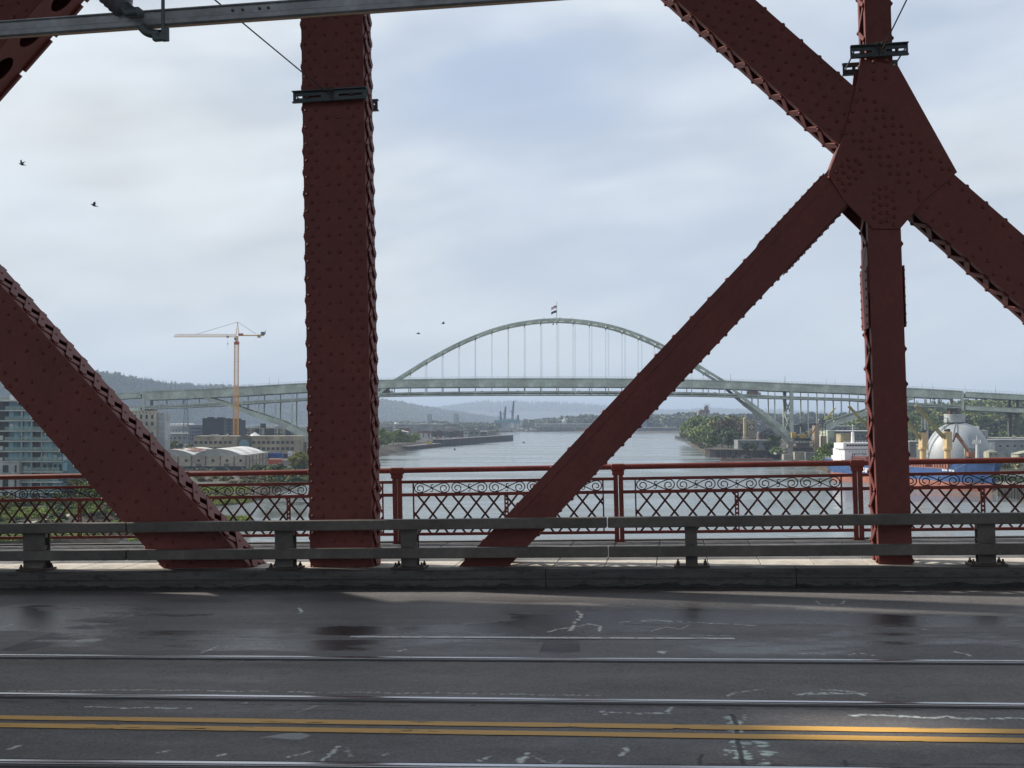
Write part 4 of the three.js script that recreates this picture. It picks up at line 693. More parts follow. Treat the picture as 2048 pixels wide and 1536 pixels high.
belt('dark tree belt behind the silos and the arch foot', 1390, 1800, 2500, 3300, 2200, (x) => 30 - 4 * smooth(1500, 1750, x), 7, FD, FD, .6);
belt('low bushes along the far waterline', 1056, 1372, 3200, 3230, 400, (x) => 6, 2, FD, FB, .1);
belt('trees among the roofs behind the left warehouses', 330, 640, 1500, 2600, 420, (x) => 12, 4, FD, FB, .2);
belt('trees below the ridge behind the long grey warehouse', 760, 1000, 2900, 3800, 800, (x) => 12, 4, FD, FB, .3);
// ================================================================ THE ARCH BRIDGE DOWNSTREAM
{
  const PL = at(287, 790, 944), PR = at(1925, 790, 957), ax = PR.clone().sub(PL).setY(0), LEN = ax.length(); ax.normalize(); const nr = V(ax.z, 0, -ax.x); if (nr.dot(FWD) < 0) nr.negate();
  const O = PL.clone().lerp(PR, .5).setY(LY);
  const turn = Math.atan2(-ax.z, ax.x);
  const t = thing('arch_bridge', 'pale green steel arch bridge with two decks crossing the river', 'arch bridge', O, turn);
  // local frame of the bridge: x along the axis, y up, z towards the camera
  const loc = (p) => { const q = p.clone().sub(O); return V(q.dot(ax), q.y, -q.dot(nr)); };
  const F = (x, y) => { const r = ray(x, y), k = O.clone().sub(C0).dot(nr) / r.dot(nr); return loc(r.multiplyScalar(k).add(C0)).setZ(0); };   // pixel on the near face of the bridge
  const Wd = 24;
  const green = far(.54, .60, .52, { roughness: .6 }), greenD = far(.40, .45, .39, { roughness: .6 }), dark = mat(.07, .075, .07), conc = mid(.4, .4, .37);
  const table = (pts) => (x) => { let i = 0; while (i < pts.length - 2 && x > pts[i + 1][0]) i++; const p0 = pts[Math.max(0, i - 1)], p1 = pts[i], p2 = pts[i + 1], p3 = pts[Math.min(pts.length - 1, i + 2)], k = (x - p1[0]) / (p2[0] - p1[0]); const m1 = (p2[1] - p0[1]) / (p2[0] - p0[0]) * (p2[0] - p1[0]), m2 = (p3[1] - p1[1]) / (p3[0] - p1[0]) * (p2[0] - p1[0]); return (2 * k ** 3 - 3 * k * k + 1) * p1[1] + (k ** 3 - 2 * k * k + k) * m1 + (-2 * k ** 3 + 3 * k * k) * p2[1] + (k ** 3 - k * k) * m2; };
  const topY = table([[-40, 801], [287, 785], [400, 780.5], [611, 768], [757, 762], [930, 759.2], [1113, 758.6], [1290, 759.6], [1440, 763], [1560, 767.8], [1730, 774.2], [1820, 778], [1925, 784], [2060, 791], [2300, 803]]);
  const botY = table([[287, 800], [400, 796], [611, 784], [757, 776.3], [930, 774], [1113, 773.8], [1290, 774.4], [1440, 777], [1560, 782], [1730, 788], [1820, 793.5], [1925, 798]]);
  const lowT = table([[287, 811], [400, 806.5], [611, 795], [757, 785.5], [930, 782.2], [1113, 781.2], [1290, 782], [1440, 785], [1560, 791], [1730, 797], [1820, 804], [1925, 809]]);
  const lowB = table([[287, 818], [400, 814], [611, 800.5], [757, 793.4], [930, 791], [1113, 790.6], [1290, 791.2], [1440, 793.4], [1560, 797.5], [1730, 802.6], [1820, 811.5], [1925, 816.5]]);
  const strip = (x0, x1, fy0, fy1, z0, z1, n = 40) => {         // plate between two height curves
    const s = new THREE.Shape(); for (let i = 0; i <= n; i++) { const x = lerp(x0, x1, i / n), p = F(x, fy0(x)); i ? s.lineTo(p.x, p.y) : s.moveTo(p.x, p.y); } for (let i = n; i >= 0; i--) { const x = lerp(x0, x1, i / n), p = F(x, fy1(x)); s.lineTo(p.x, p.y); } s.closePath();
    return new THREE.ExtrudeGeometry(s, { depth: z1 - z0, bevelEnabled: false }).translate(0, 0, z0);
  };
  const add = (nm, m, gs) => { const b = new MB(); gs.forEach((g) => b.add(g)); return b.build(nm, m, t); };
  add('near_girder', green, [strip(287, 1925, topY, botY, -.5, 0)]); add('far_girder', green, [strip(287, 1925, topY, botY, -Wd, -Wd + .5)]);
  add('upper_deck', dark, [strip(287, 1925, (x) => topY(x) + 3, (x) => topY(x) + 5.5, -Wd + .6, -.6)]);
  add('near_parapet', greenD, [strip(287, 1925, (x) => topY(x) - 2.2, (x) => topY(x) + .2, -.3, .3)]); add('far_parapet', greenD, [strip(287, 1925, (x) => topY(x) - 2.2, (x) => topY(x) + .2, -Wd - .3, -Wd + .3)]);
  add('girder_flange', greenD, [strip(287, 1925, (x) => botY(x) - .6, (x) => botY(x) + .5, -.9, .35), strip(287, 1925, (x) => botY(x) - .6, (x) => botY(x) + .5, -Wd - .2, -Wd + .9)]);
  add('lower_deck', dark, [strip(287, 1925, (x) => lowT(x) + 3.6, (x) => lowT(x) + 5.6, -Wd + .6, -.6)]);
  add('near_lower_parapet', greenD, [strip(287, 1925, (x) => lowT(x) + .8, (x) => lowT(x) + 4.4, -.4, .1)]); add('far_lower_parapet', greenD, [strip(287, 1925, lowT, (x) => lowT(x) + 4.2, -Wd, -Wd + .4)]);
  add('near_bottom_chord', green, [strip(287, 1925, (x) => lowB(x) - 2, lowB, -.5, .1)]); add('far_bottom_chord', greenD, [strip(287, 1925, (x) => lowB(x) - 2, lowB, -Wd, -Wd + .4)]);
  { const b = new MB(); for (let x = 300; x < 1920; x += 16.65) { const p = F(x, lowB(x) - 1.5); b.b2(p.x - .2, p.x + .2, p.y - .3, p.y + .6, -Wd, 0); } b.build('floor_beams', dark, t); }
  // posts between the decks
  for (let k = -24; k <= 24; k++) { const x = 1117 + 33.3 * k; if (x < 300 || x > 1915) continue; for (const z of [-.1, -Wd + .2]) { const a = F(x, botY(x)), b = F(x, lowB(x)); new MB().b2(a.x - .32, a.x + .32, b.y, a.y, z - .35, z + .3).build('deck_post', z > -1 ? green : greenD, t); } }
  // arch ribs
  const rib = [[787, 762], [816, 744.3], [849, 723.6], [882, 705], [915, 688], [948, 673.3], [980, 661.2], [1013, 651.6], [1046, 645], [1079, 640.8], [1117, 639]]; for (let i = rib.length - 2; i >= 0; i--) rib.push([2234 - rib[i][0], rib[i][1]]);
  const ribY = table(rib);
  const ribPts = []; for (let i = 0; i <= 60; i++) { const x = lerp(787, 1447, i / 60); ribPts.push(F(x, ribY(x))); }
  const leg = (m) => [[787, 762], [757, 787.5], [735, 806], [700, 832], [676, 852], [650, 876], [634, 893]].map(([x, y]) => F(m ? 2234 - x : x, y));
  const sweep = (pts, wv, h0, h1, z) => { // box swept along pts in the plane z
    const b = new MB(); for (let i = 0; i + 1 < pts.length; i++) { const h = lerp(h0, h1, i / (pts.length - 1)), d = pts[i + 1].clone().sub(pts[i]).normalize().multiplyScalar(.12); const p = pts[i].clone().sub(d).setZ(z), q = pts[i + 1].clone().add(d).setZ(z); b.bar(p, q, wv, h, V(-d.y, d.x, 0)); } return b; };
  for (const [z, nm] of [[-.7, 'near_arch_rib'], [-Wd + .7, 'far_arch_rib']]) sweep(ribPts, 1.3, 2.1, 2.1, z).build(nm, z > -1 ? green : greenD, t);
  for (const z of [-.7, -Wd + .7]) for (const m of [false, true]) { sweep(leg(m), 1.5, 2.2, 5.2, z).build('arch_leg', green, t); const arm = [[634, 893], [616, 875], [560, 846], [500, 826], [455, 809], [408, 796]].map(([x, y]) => F(m ? 2234 - x : x, y)); sweep(arm, 1.5, 5.2, 2.0, z).build('arch_arm', green, t); }
  // struts between the ribs, hangers, columns on the arms
  for (let k = -9; k <= 9; k++) { const x = 1117 + 33.3 * k, p = F(x, ribY(x)); new MB().b2(p.x - .9, p.x + .9, p.y - .55, p.y + .55, -Wd + 1.3, -1.3).build('rib_strut', green, t); for (const z of [-.7, -Wd + .7]) { const b = new MB(); const dk = F(x, topY(x)); for (const s of [-.3, .3]) b.cyl(V(p.x + s, p.y - 1, z), V(p.x + s, dk.y, z), .065, .065, 5); b.cyl(V(p.x, p.y - 2.6, z), V(p.x, p.y - .8, z), .22, .5, 6); b.build('hanger', greenD, t); } if (k < 9) { const x2 = x + 33.3, p2 = F(x2, ribY(x2)); const b = new MB(); b.bar(V(p.x, p.y, -1.4), V(p2.x, p2.y, -Wd + 1.4), .5, .5); b.bar(V(p.x, p.y, -Wd + 1.4), V(p2.x, p2.y, -1.4), .5, .5); b.build('rib_bracing', green, t); } }
  const legY = table([[634, 893], [650, 876], [676, 852], [700, 832], [735, 806], [757, 787.5], [787, 762]]), armY = table([[408, 796], [455, 809], [500, 826], [560, 846], [616, 875], [634, 893]]);
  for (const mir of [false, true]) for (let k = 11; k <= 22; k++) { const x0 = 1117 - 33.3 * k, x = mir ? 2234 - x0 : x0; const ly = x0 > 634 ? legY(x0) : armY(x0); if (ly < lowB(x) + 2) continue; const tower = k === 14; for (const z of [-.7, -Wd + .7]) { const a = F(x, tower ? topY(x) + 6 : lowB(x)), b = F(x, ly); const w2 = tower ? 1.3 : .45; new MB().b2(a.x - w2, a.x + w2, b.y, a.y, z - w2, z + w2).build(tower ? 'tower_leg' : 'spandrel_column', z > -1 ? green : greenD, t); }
    if (tower) { const a = F(x, lowB(x)), b = F(x, ly - 14); const h = (a.y + b.y) / 2; const br = new MB(); br.bar(V(a.x, a.y, -.7), V(a.x, h, -Wd + .7), .8); br.bar(V(a.x, a.y, -Wd + .7), V(a.x, h, -.7), .8); br.bar(V(a.x, h, -.7), V(a.x, b.y, -Wd + .7), .8); br.bar(V(a.x, h, -Wd + .7), V(a.x, b.y, -.7), .8); br.bar(V(a.x, h, -.7), V(a.x, h, -Wd + .7), .9); br.build('tower_bracing', green, t); } else if (k % 2) { const b = F(x, ly); new MB().b2(b.x - .5, b.x + .5, b.y - .5, b.y + .5, -Wd + 1.4, -1.4).build('leg_strut', green, t); } }
  for (const m of [false, true]) { const p = F(m ? 1600 : 634, 892); for (const z of [-.7, -Wd + .7]) new MB().b2(p.x - 4, p.x + 4, -4, p.y + 2, z - 3.5, z + 3.5).build('arch_pier', conc, t); }
  // end posts and the approach spans
  for (const x of [287, 1925]) { const a = F(x, topY(x) - 1), b = F(x, 821); for (const z of [-.5, -Wd + .5]) new MB().b2(a.x - 1.1, a.x + 1.1, b.y, a.y, z - .8, z + .9).build('end_post', green, t); }
  for (const [x0, x1, m] of [[-400, 281, 0], [1931, 2460, 1]]) {
    const ty = m ? topY : table([[-400, 806], [-40, 798], [287, 786]]);
    for (const [z, nm] of [[0, 'near_approach_girder'], [-Wd + .6, 'far_approach_girder']]) add(nm, green, [strip(x0, x1, (x) => ty(x) + 1.2, (x) => ty(x) + 10, z - .6, z, 12), strip(x0, x1, (x) => ty(x) + 28, (x) => ty(x) + 35.5, z - .6, z, 12)]);
    add('approach_deck', dark, [strip(x0, x1, (x) => ty(x) + 2, (x) => ty(x) + 4, -Wd + .7, -.8, 12), strip(x0, x1, (x) => ty(x) + 28.5, (x) => ty(x) + 31, -Wd + .7, -.8, 12)]); add('approach_parapet', greenD, [strip(x0, x1, (x) => ty(x) - 1.2, (x) => ty(x) + 1.2, -.35, .15, 12), strip(x0, x1, (x) => ty(x) + 26.4, (x) => ty(x) + 28, -.35, .1, 12)]);
    for (const x of m ? [1919, 2040, 2170] : [160, 293, 40]) { const a = F(x, ty(x) + 33), b = F(x, 0).setY(0); new MB().b2(a.x - 1.4, a.x + 1.4, 0, a.y, -6, -3.5).b2(a.x - 1.4, a.x + 1.4, 0, a.y, -Wd + 3.5, -Wd + 6).b2(a.x - 1.6, a.x + 1.6, a.y - 2.5, a.y - .2, -Wd, 0).build('approach_pier', mid(.13, .12, .1), t); const c = F(x, ty(x) + 10), dd = F(x, ty(x) + 27); if (x !== 1919 && x !== 293) new MB().b2(c.x - .8, c.x + .8, dd.y, c.y, -5.5, -4).b2(c.x - .8, c.x + .8, dd.y, c.y, -Wd + 4, -Wd + 5.5).build('approach_column', mid(.13, .12, .1), t); }
  }
  // railing and lamp posts on the upper deck
  { const b = new MB(); for (let x = 290; x < 2060; x += 8.3) { const p = F(x, topY(x) - 2); for (const z of [0, -Wd]) b.b2(p.x - .06, p.x + .06, p.y, p.y + 1.5, z - .06, z + .06); } for (const z of [0, -Wd]) for (let x = 287; x < 2050; x += 40) { const p = F(x, topY(x) - 5.6), q = F(x + 40, topY(x + 40) - 5.6); b.bar(p.setZ(z), q.setZ(z), .12); } b.build('deck_railing', greenD, t); }
  for (const x of [433, 443, 538, 547, 1462, 1473, 1570, 1585, 1669, 1687, 1865, 1887, 1953, 1992, 350, 340]) { const p = F(x, topY(x) - 1), b = new MB(), z = (x * 7) % 2 < 1 ? -1 : -Wd + 1; b.cyl(p.clone().setZ(z), V(p.x, p.y + 7, z), .11, .07, 5); b.build('lamp_post', dark, t); }
  // flagpole and its two flags, and the cars on the decks
  const W2 = (p) => V(O.x, O.y, O.z).addScaledVector(ax, p.x).addScaledVector(nr, -p.z).setY(O.y + p.y);
  const ft = F(1114, 603), fb = F(1114, 637); new MB().cyl(fb.clone().setZ(-3), ft.clone().setZ(-3), .26, .18, 6).build('flagpole', mat(.2, .2, .2), t); { const b = new MB(); for (const x of [1088, 1119, 1144, 1122, 1110]) { const p = F(x, ribY(x) - 2.5); b.b2(p.x - .25, p.x + .25, p.y - .3, p.y + 1.0, -1, -.5); } const q = F(1106.5, 648); b.b2(q.x - .6, q.x + .6, q.y - .7, q.y + .6, -3, -2); b.build('beacon_lights', greenD, t); }
  const flag = (label, y0, y1, canvas) => { const a = F(1113.4, y0), b = F(1102.8, y1), w = a.x - b.x, h = a.y - F(1113.4, y1 - 4).y; const g = new THREE.PlaneGeometry(w, h, 16, 8), p = g.attributes.position; for (let i = 0; i < p.count; i++) { const k = .5 - p.getX(i) / w; p.setZ(i, Math.sin(k * 7) * .5 * k + .1); p.setY(i, p.getY(i) - k * k * 1.6 + Math.sin(k * 6 + p.getY(i)) * .15 * k); } g.computeVertexNormals(); g.translate(-w / 2, -h / 2, 0); const o = new THREE.Mesh(g, new THREE.MeshStandardMaterial({ map: new THREE.CanvasTexture(canvas), side: THREE.DoubleSide, roughness: .8 })); o.material.map.colorSpace = THREE.SRGBColorSpace; o.name = numbered('flag'); o.position.copy(W2(a.clone().setZ(-3))); o.rotation.y = turn; scene.add(o); tag(o, label, 'flag'); o.castShadow = true; };
  const cv1 = document.createElement('canvas'); cv1.width = 128; cv1.height = 78; { const g = cv1.getContext('2d'); for (let i = 0; i < 13; i++) { g.fillStyle = i % 2 ? '#e8e4e6' : '#a03442'; g.fillRect(0, i * 6, 128, 6); } g.fillStyle = '#1d2348'; g.fillRect(78, 0, 50, 42); g.fillStyle = '#dde'; for (let r = 0; r < 5; r++) for (let c = 0; c < 6; c++) { g.beginPath(); g.arc(82 + c * 8, 4 + r * 8, 1.5, 0, 7); g.fill(); } }
  const cv2 = document.createElement('canvas'); cv2.width = 128; cv2.height = 78; { const g = cv2.getContext('2d'); g.fillStyle = '#1a1f55'; g.fillRect(0, 0, 128, 78); g.fillStyle = '#8a8060'; g.beginPath(); g.arc(64, 40, 13, 0, 7); g.fill(); }
  flag('striped red and white flag flying on the pole over the arch', 610.5, 620, cv1); flag('dark blue flag flying below the striped one over the arch', 620, 629, cv2);
  const carPaint = [mat(.3, .3, .31, { roughness: .35 }), mat(.04, .04, .045, { roughness: .35 }), mat(.12, .14, .17, { roughness: .35 }), mat(.28, .05, .04, { roughness: .4 }), mat(.55, .55, .54, { roughness: .35 })], glass = mat(.02, .025, .03, { roughness: .15 }), tyre = mat(.015, .015, .015);
  function makeCar(k) { const c = new THREE.Group(); const s = new THREE.Shape(); s.moveTo(-2.2, .35); s.lineTo(2.2, .35); s.lineTo(2.2, .8); s.lineTo(1.2, .95); s.lineTo(.5, 1.45); s.lineTo(-1.2, 1.48); s.lineTo(-1.9, 1.0); s.lineTo(-2.2, .92); s.closePath(); const m = new MB().add(new THREE.ExtrudeGeometry(s, { depth: 1.7, bevelEnabled: true, bevelSize: .05, bevelThickness: .05, bevelSegments: 1 }).translate(0, 0, -.85)); m.build('body', carPaint[k], c); new MB().box(1.9, .34, 1.84, -.25, 1.22, 0).build('windows', glass, c); for (const x of [-1.4, 1.4]) for (const z of [-.85, .85]) new MB().cyl(V(x, .34, z - .1), V(x, .34, z + .1), .34, .34, 12).build('wheel', tyre, c); return c; }
  carProtos = carPaint.map((_, k) => makeCar(k));
  const put = (x, deck, z, k, label, name = 'car') => { const c = carProtos[k].clone(); c.name = numbered(name); const fy = deck ? lowT(x) + 3.6 : topY(x) + 3; c.position.copy(W2(F(x, fy).setZ(z))); c.rotation.y = turn + (z < -12 ? Math.PI : 0); scene.add(c); tag(c, label, 'car'); };
  put(965, 1, -3.2, 1, 'dark car on the lower deck, farther left of the flagpole'); put(1037, 1, -3.2, 2, 'slate car on the lower deck, left of the flagpole'); put(1160, 1, -3.2, 1, 'dark car on the lower deck just right of the flagpole'); put(1432, 1, -3, 1, 'dark car on the lower deck right of the slim diagonal');
  put(863, 0, -2.4, 4, 'white car on the upper deck at the left end of the arch'); put(988, 0, -2.4, 2, 'slate car on the upper deck left of the flagpole'); put(1060, 0, -2.4, 1, 'dark car on the upper deck close to the flagpole'); put(1384, 0, -2.4, 1, 'dark car on the upper deck just right of the slim diagonal'); put(1478, 0, -2.4, 2, 'slate car on the upper deck where the right rib meets it'); put(1517, 0, -2.4, 1, 'dark car on the upper deck over the right leg of the arch'); put(772, 0, -2.4, 0, 'grey car on the upper deck next to the thick post'); put(322, 1, -3, 1, 'dark car on the lower deck near the left end post');
  // two lorries
  const lorry = (x, label, col, len) => { const o = new THREE.Group(); o.name = numbered('lorry'); new MB().b2(-len / 2, len / 2, 1.1, 4.0, -1.25, 1.25).build('cargo_box', mat(...col, { roughness: .6 }), o); const s = new THREE.Shape(); s.moveTo(0, .5); s.lineTo(2.4, .5); s.lineTo(2.4, 1.6); s.lineTo(2.0, 2.9); s.lineTo(0, 2.9); s.closePath(); new MB().add(new THREE.ExtrudeGeometry(s, { depth: 2.3, bevelEnabled: false }).translate(len / 2 + .3, 0, -1.15)).build('cab', mat(.35, .36, .36), o); for (const q of [-len / 2 + 1, len / 2 - 1, len / 2 + 1.6]) for (const z of [-1.1, 1.1]) new MB().cyl(V(q, .5, z - .15), V(q, .5, z + .15), .5, .5, 12).build('wheel', tyre, o); o.position.copy(W2(F(x, lowT(x) + 3.6).setZ(-3))); o.rotation.y = turn; scene.add(o); tag(o, label, 'lorry'); };
  lorry(1506, 'brown box lorry on the lower deck near the right leg', [.2, .13, .1], 8.5); lorry(768, 'dark lorry on the lower deck beside the thick post', [.07, .065, .06], 9);
}
// ================================================================ THE LEFT BANK
const GL = { pane: mat(.07, .14, .17, { roughness: .12, metalness: .1 }), paneDk: mat(.03, .04, .045, { roughness: .15 }), paneLt: mat(.17, .30, .35, { roughness: .2 }), dark: mat(.025, .028, .032, { roughness: .3 }) };
const wht = far(.62, .63, .62), cream = far(.50, .47, .37), tan = far(.42, .36, .26), greyB = far(.26, .27, .28), brick = far(.24, .12, .085), darkB = far(.035, .04, .048), roofW = far(.72, .72, .7), roofG = far(.2, .2, .2);
// a building that faces the camera: x0..x1 and its top read in pixels at depth d, `len` metres deep
function bld(name, label, cat, o, group) {
  const d = o.d, s = d / FPX, xc = (o.x0 + o.x1) / 2, p = at(xc, 840, d), base = o.base === undefined ? LY : o.base; p.y = base;
  const t = thing(name, label, cat, p, YAW + (o.turn || 0), group);
  const Y = (py) => at(xc, py, d).y - base, X = (px) => (px - xc) * s;
  return { t, s, X, Y, w: (o.x1 - o.x0) * s, h: Y(o.yt), len: o.len || 15, x0: X(o.x0), x1: X(o.x1) };
}
function walls(b, m, o = {}) { const y0 = o.y0 || -1, h = o.h || b.h; const q = new MB(); q.b2(b.x0, b.x1, y0, h, -b.len, 0); if (o.parapet) { q.b2(b.x0 - .15, b.x1 + .15, h, h + .5, -.3, .15); } return q.build(o.name || 'wall', m, b.t); }
function wins(b, xs, ys, wpx, hpx, m, o = {}) { for (const y of ys) for (const x of xs) { const w = wpx * b.s, h = hpx * b.s, X = b.X(x), Y = b.Y(y), z = o.z || 0; const q = new MB(); if (o.frame) { const f = .12 + .02 * w; q.b2(X - w / 2 - f, X + w / 2 + f, Y + h / 2, Y + h / 2 + f, z + .01, z + .16).b2(X - w / 2 - f, X + w / 2 + f, Y - h / 2 - f, Y - h / 2, z + .01, z + .2).b2(X - w / 2 - f, X - w / 2, Y - h / 2, Y + h / 2, z + .01, z + .14).b2(X + w / 2, X + w / 2 + f, Y - h / 2, Y + h / 2, z + .01, z + .14); const fr = q.build('window', o.frame, b.t); const pn = new MB().b2(X - w / 2, X + w / 2, Y - h / 2, Y + h / 2, z + .005, z + .05); if (o.mull) pn.b2(X - .04, X + .04, Y - h / 2, Y + h / 2, z + .04, z + .09); pn.build('pane', m, fr); } else q.b2(X - w / 2, X + w / 2, Y - h / 2, Y + h / 2, z + .005, z + .06).build('window', m, b.t); } }
const range = (a, b, n) => Array.from({ length: n }, (_, i) => n === 1 ? a : lerp(a, b, i / (n - 1)));
const alum = far(.5, .52, .52);
// ---- glass flats at the left edge
{
  const b = bld('apartment_tower', 'glass fronted apartment tower with balconies at the left edge', 'apartment building', { x0: -70, x1: 126, yt: 797, d: 357, len: 24 });
  walls(b, far(.12, .21, .25), { h: b.h - 1 }); new MB().b2(b.x0 - .4, b.x1 + .4, b.h - .9, b.h - .5, -b.len - .4, .9).build('roof', wht, b.t);
  new MB().b2(b.X(8), b.X(17), b.h - .5, b.h + 1.2, -6, -4).build('roof_plant', wht, b.t);
  const R = rng(88), fl = []; for (let y = 800; y < 1004; y += 20.35) fl.push(y);
  fl.forEach((y, i) => {
    const yt = b.Y(y + 3), yb = b.Y(y + 19.5);
    new MB().b2(b.x0 - .1, b.x1 + .15, b.Y(y + 22.4), b.Y(y + 20.4), -.2, 1.25).build('balcony_slab', wht, b.t);
    for (let x = -70, k = 0; x < 126; x += 9.8, k++) {
      if (i >= 6 && x < 46) continue; const dk = (x > 66 && x < 86) || (x > -4 && x < 13);
      const m = dk ? (R() < .6 ? GL.dark : GL.paneDk) : R() < .25 ? GL.paneLt : R() < .5 ? GL.pane : GL.paneLt;
      const p = new MB().b2(b.X(x) + .05, b.X(x + 9.8) - .05, yb, yt, .0, dk ? .05 : .12).build('pane', m, b.t);
      if (R() < .5) new MB().b2(b.X(x) + .2, b.X(x + 9.8) - .2, yb + .1, lerp(yb, yt, .3 + R() * .5), .13, .15).build('blind', R() < .4 ? GL.dark : wht, p);
    }
    for (let x = 13; x < 124; x += 18.5) if (!(i >= 6 && x < 46)) new MB().b2(b.X(x) + .04, b.X(Math.min(126, x + 18.5)) - .04, b.Y(y + 20), b.Y(y + 12.5), 1.16, 1.19).build('balustrade', new THREE.MeshPhysicalMaterial({ color: 0xcfe0dc, transmission: .85, roughness: .12, thickness: 0 }), b.t);
    for (const x of [66, 86, 46]) new MB().b2(b.X(x) - .08, b.X(x) + .08, yb, yt, .1, 1.1).build('fin', wht, b.t);
    for (let k = 0; k < 3; k++) if (R() < .7) { const x = b.X(20 + R() * 100); new MB().b2(x - .3, x + .3, b.Y(y + 20.3), b.Y(y + 20.3) + .5 + R() * .6, .5, .9).build(R() < .5 ? 'planter' : 'chair', R() < .5 ? darkB : brick, b.t); }
  });
  const q = new MB(); q.b2(b.X(-70), b.X(45), -1, b.Y(921), .02, 2.2).build('stucco_block', far(.55, .57, .58), b.t); new MB().b2(b.X(-71), b.X(46), b.Y(923), b.Y(921), -.2, 2.5).build('cornice', wht, b.t);
  wins(b, [-30, 19], [937, 966, 990], 12, 15, GL.paneDk, { z: 2.2, frame: wht, mull: 1 }); wins(b, [2, 39], [937, 966, 990], 4.5, 15, GL.paneDk, { z: 2.2, frame: wht }); wins(b, range(92, 122, 4), [935], 6, 13, GL.dark, { z: .14 });
  const c = bld('apartment_annex', 'low white and glass annex beside the apartment tower', 'building', { x0: 129, x1: 160, yt: 921, d: 372, len: 14 }); walls(c, wht); wins(c, [134, 141, 148, 155], [930, 942, 954], 5, 8, GL.pane, { frame: wht }); new MB().b2(c.x0 - .3, c.x1 + .3, c.h, c.h + .25, -c.len, .4).build('roof', roofW, c.t);
}
// ---- cream old concrete building with a netted end
{
  const b = bld('concrete_warehouse', 'tall old cream concrete building with small dark windows', 'building', { x0: 205, x1: 312, yt: 823, d: 800, len: 16 }); walls(b, cream, { parapet: true });
  wins(b, [236, 247, 259, 270, 282, 293.5, 304.5], [833.5, 847.5, 868, 883], 4.6, 8, GL.dark, { frame: cream }); const st = new MB(); for (let i = 0; i < 14; i++) { const x = b.X(215 + i * 7); st.b2(x, x + .8, b.h - 1 - (i * 7 % 5) * .3, b.h + .05, .0, .03); } st.build('rust_stains', far(.27, .22, .15), b.t); new MB().b2(b.X(300), b.X(311), b.h, b.h + 1.2, -4, -1).build('roof_plant', brick, b.t);
  const n = bld('netted_block', 'narrow white block wrapped in scaffold netting beside the cream building', 'building', { x0: 312.6, x1: 329, yt: 825, d: 803, len: 14 }); walls(n, far(.52, .56, .57), { name: 'netting' }); const sc = new MB(); for (let y = 828; y < 915; y += 9.5) sc.b2(n.x0, n.x1, n.Y(y), n.Y(y) + .25, .02, .5); for (const x of [313, 318, 323.5, 328.6]) sc.b2(n.X(x) - .1, n.X(x) + .1, 0, n.h, .1, .4); sc.build('scaffold', far(.42, .45, .45), n.t);
}
// ---- lattice power tower
function latticeTower(label, x, yt, yb, d, w0, w1, m, arms, base) {
  const p = at(x, 840, d); p.y = base === undefined ? LY : base; const t = thing('lattice_tower', label, 'lattice tower', p, YAW + .3); const H = at(x, yt, d).y - p.y, a = w0 * d / FPX / 2, c = w1 * d / FPX / 2; const q = new MB(); const n = 9;
  const cor = (k, s) => { const r = lerp(a, c, k); return V(s[0] * r, H * k, s[1] * r); }; const S = [[-1, -1], [1, -1], [1, 1], [-1, 1]]; const th = d * .00022;
  S.forEach((s) => q.bar(cor(0, s), cor(1, s), th * 1.6)); q.build('legs', m, t); const g = new MB(); for (let i = 0; i < n; i++) for (let f = 0; f < 4; f++) { g.bar(cor(i / n, S[f]), cor((i + 1) / n, S[(f + 1) % 4]), th * .8); g.bar(cor(i / n, S[(f + 1) % 4]), cor((i + 1) / n, S[f]), th * .8); g.bar(cor((i + 1) / n, S[f]), cor((i + 1) / n, S[(f + 1) % 4]), th * .8); } g.build('bracing', m, t);
  if (arms) { const r = new MB(); for (const k of [.72, .84, .95]) r.bar(V(-a * 1.8, H * k, 0), V(a * 1.8, H * k, 0), th * 1.4); r.build('cross_arms', m, t); } return t;
}
const steelGrey = mat(.13, .15, .17, { roughness: .6 });
latticeTower('grey lattice power tower rising through the bridge on the left', 372, 788, 0, 1000, 13, 4, steelGrey, false);
latticeTower('farther dark lift tower of the rail bridge, nearer the thick post', 859, 828, 0, 3300, 9, 7, steelGrey, false); latticeTower('lift tower of the rail bridge, nearer the port cranes', 912, 827, 0, 3350, 9, 7, steelGrey, false);
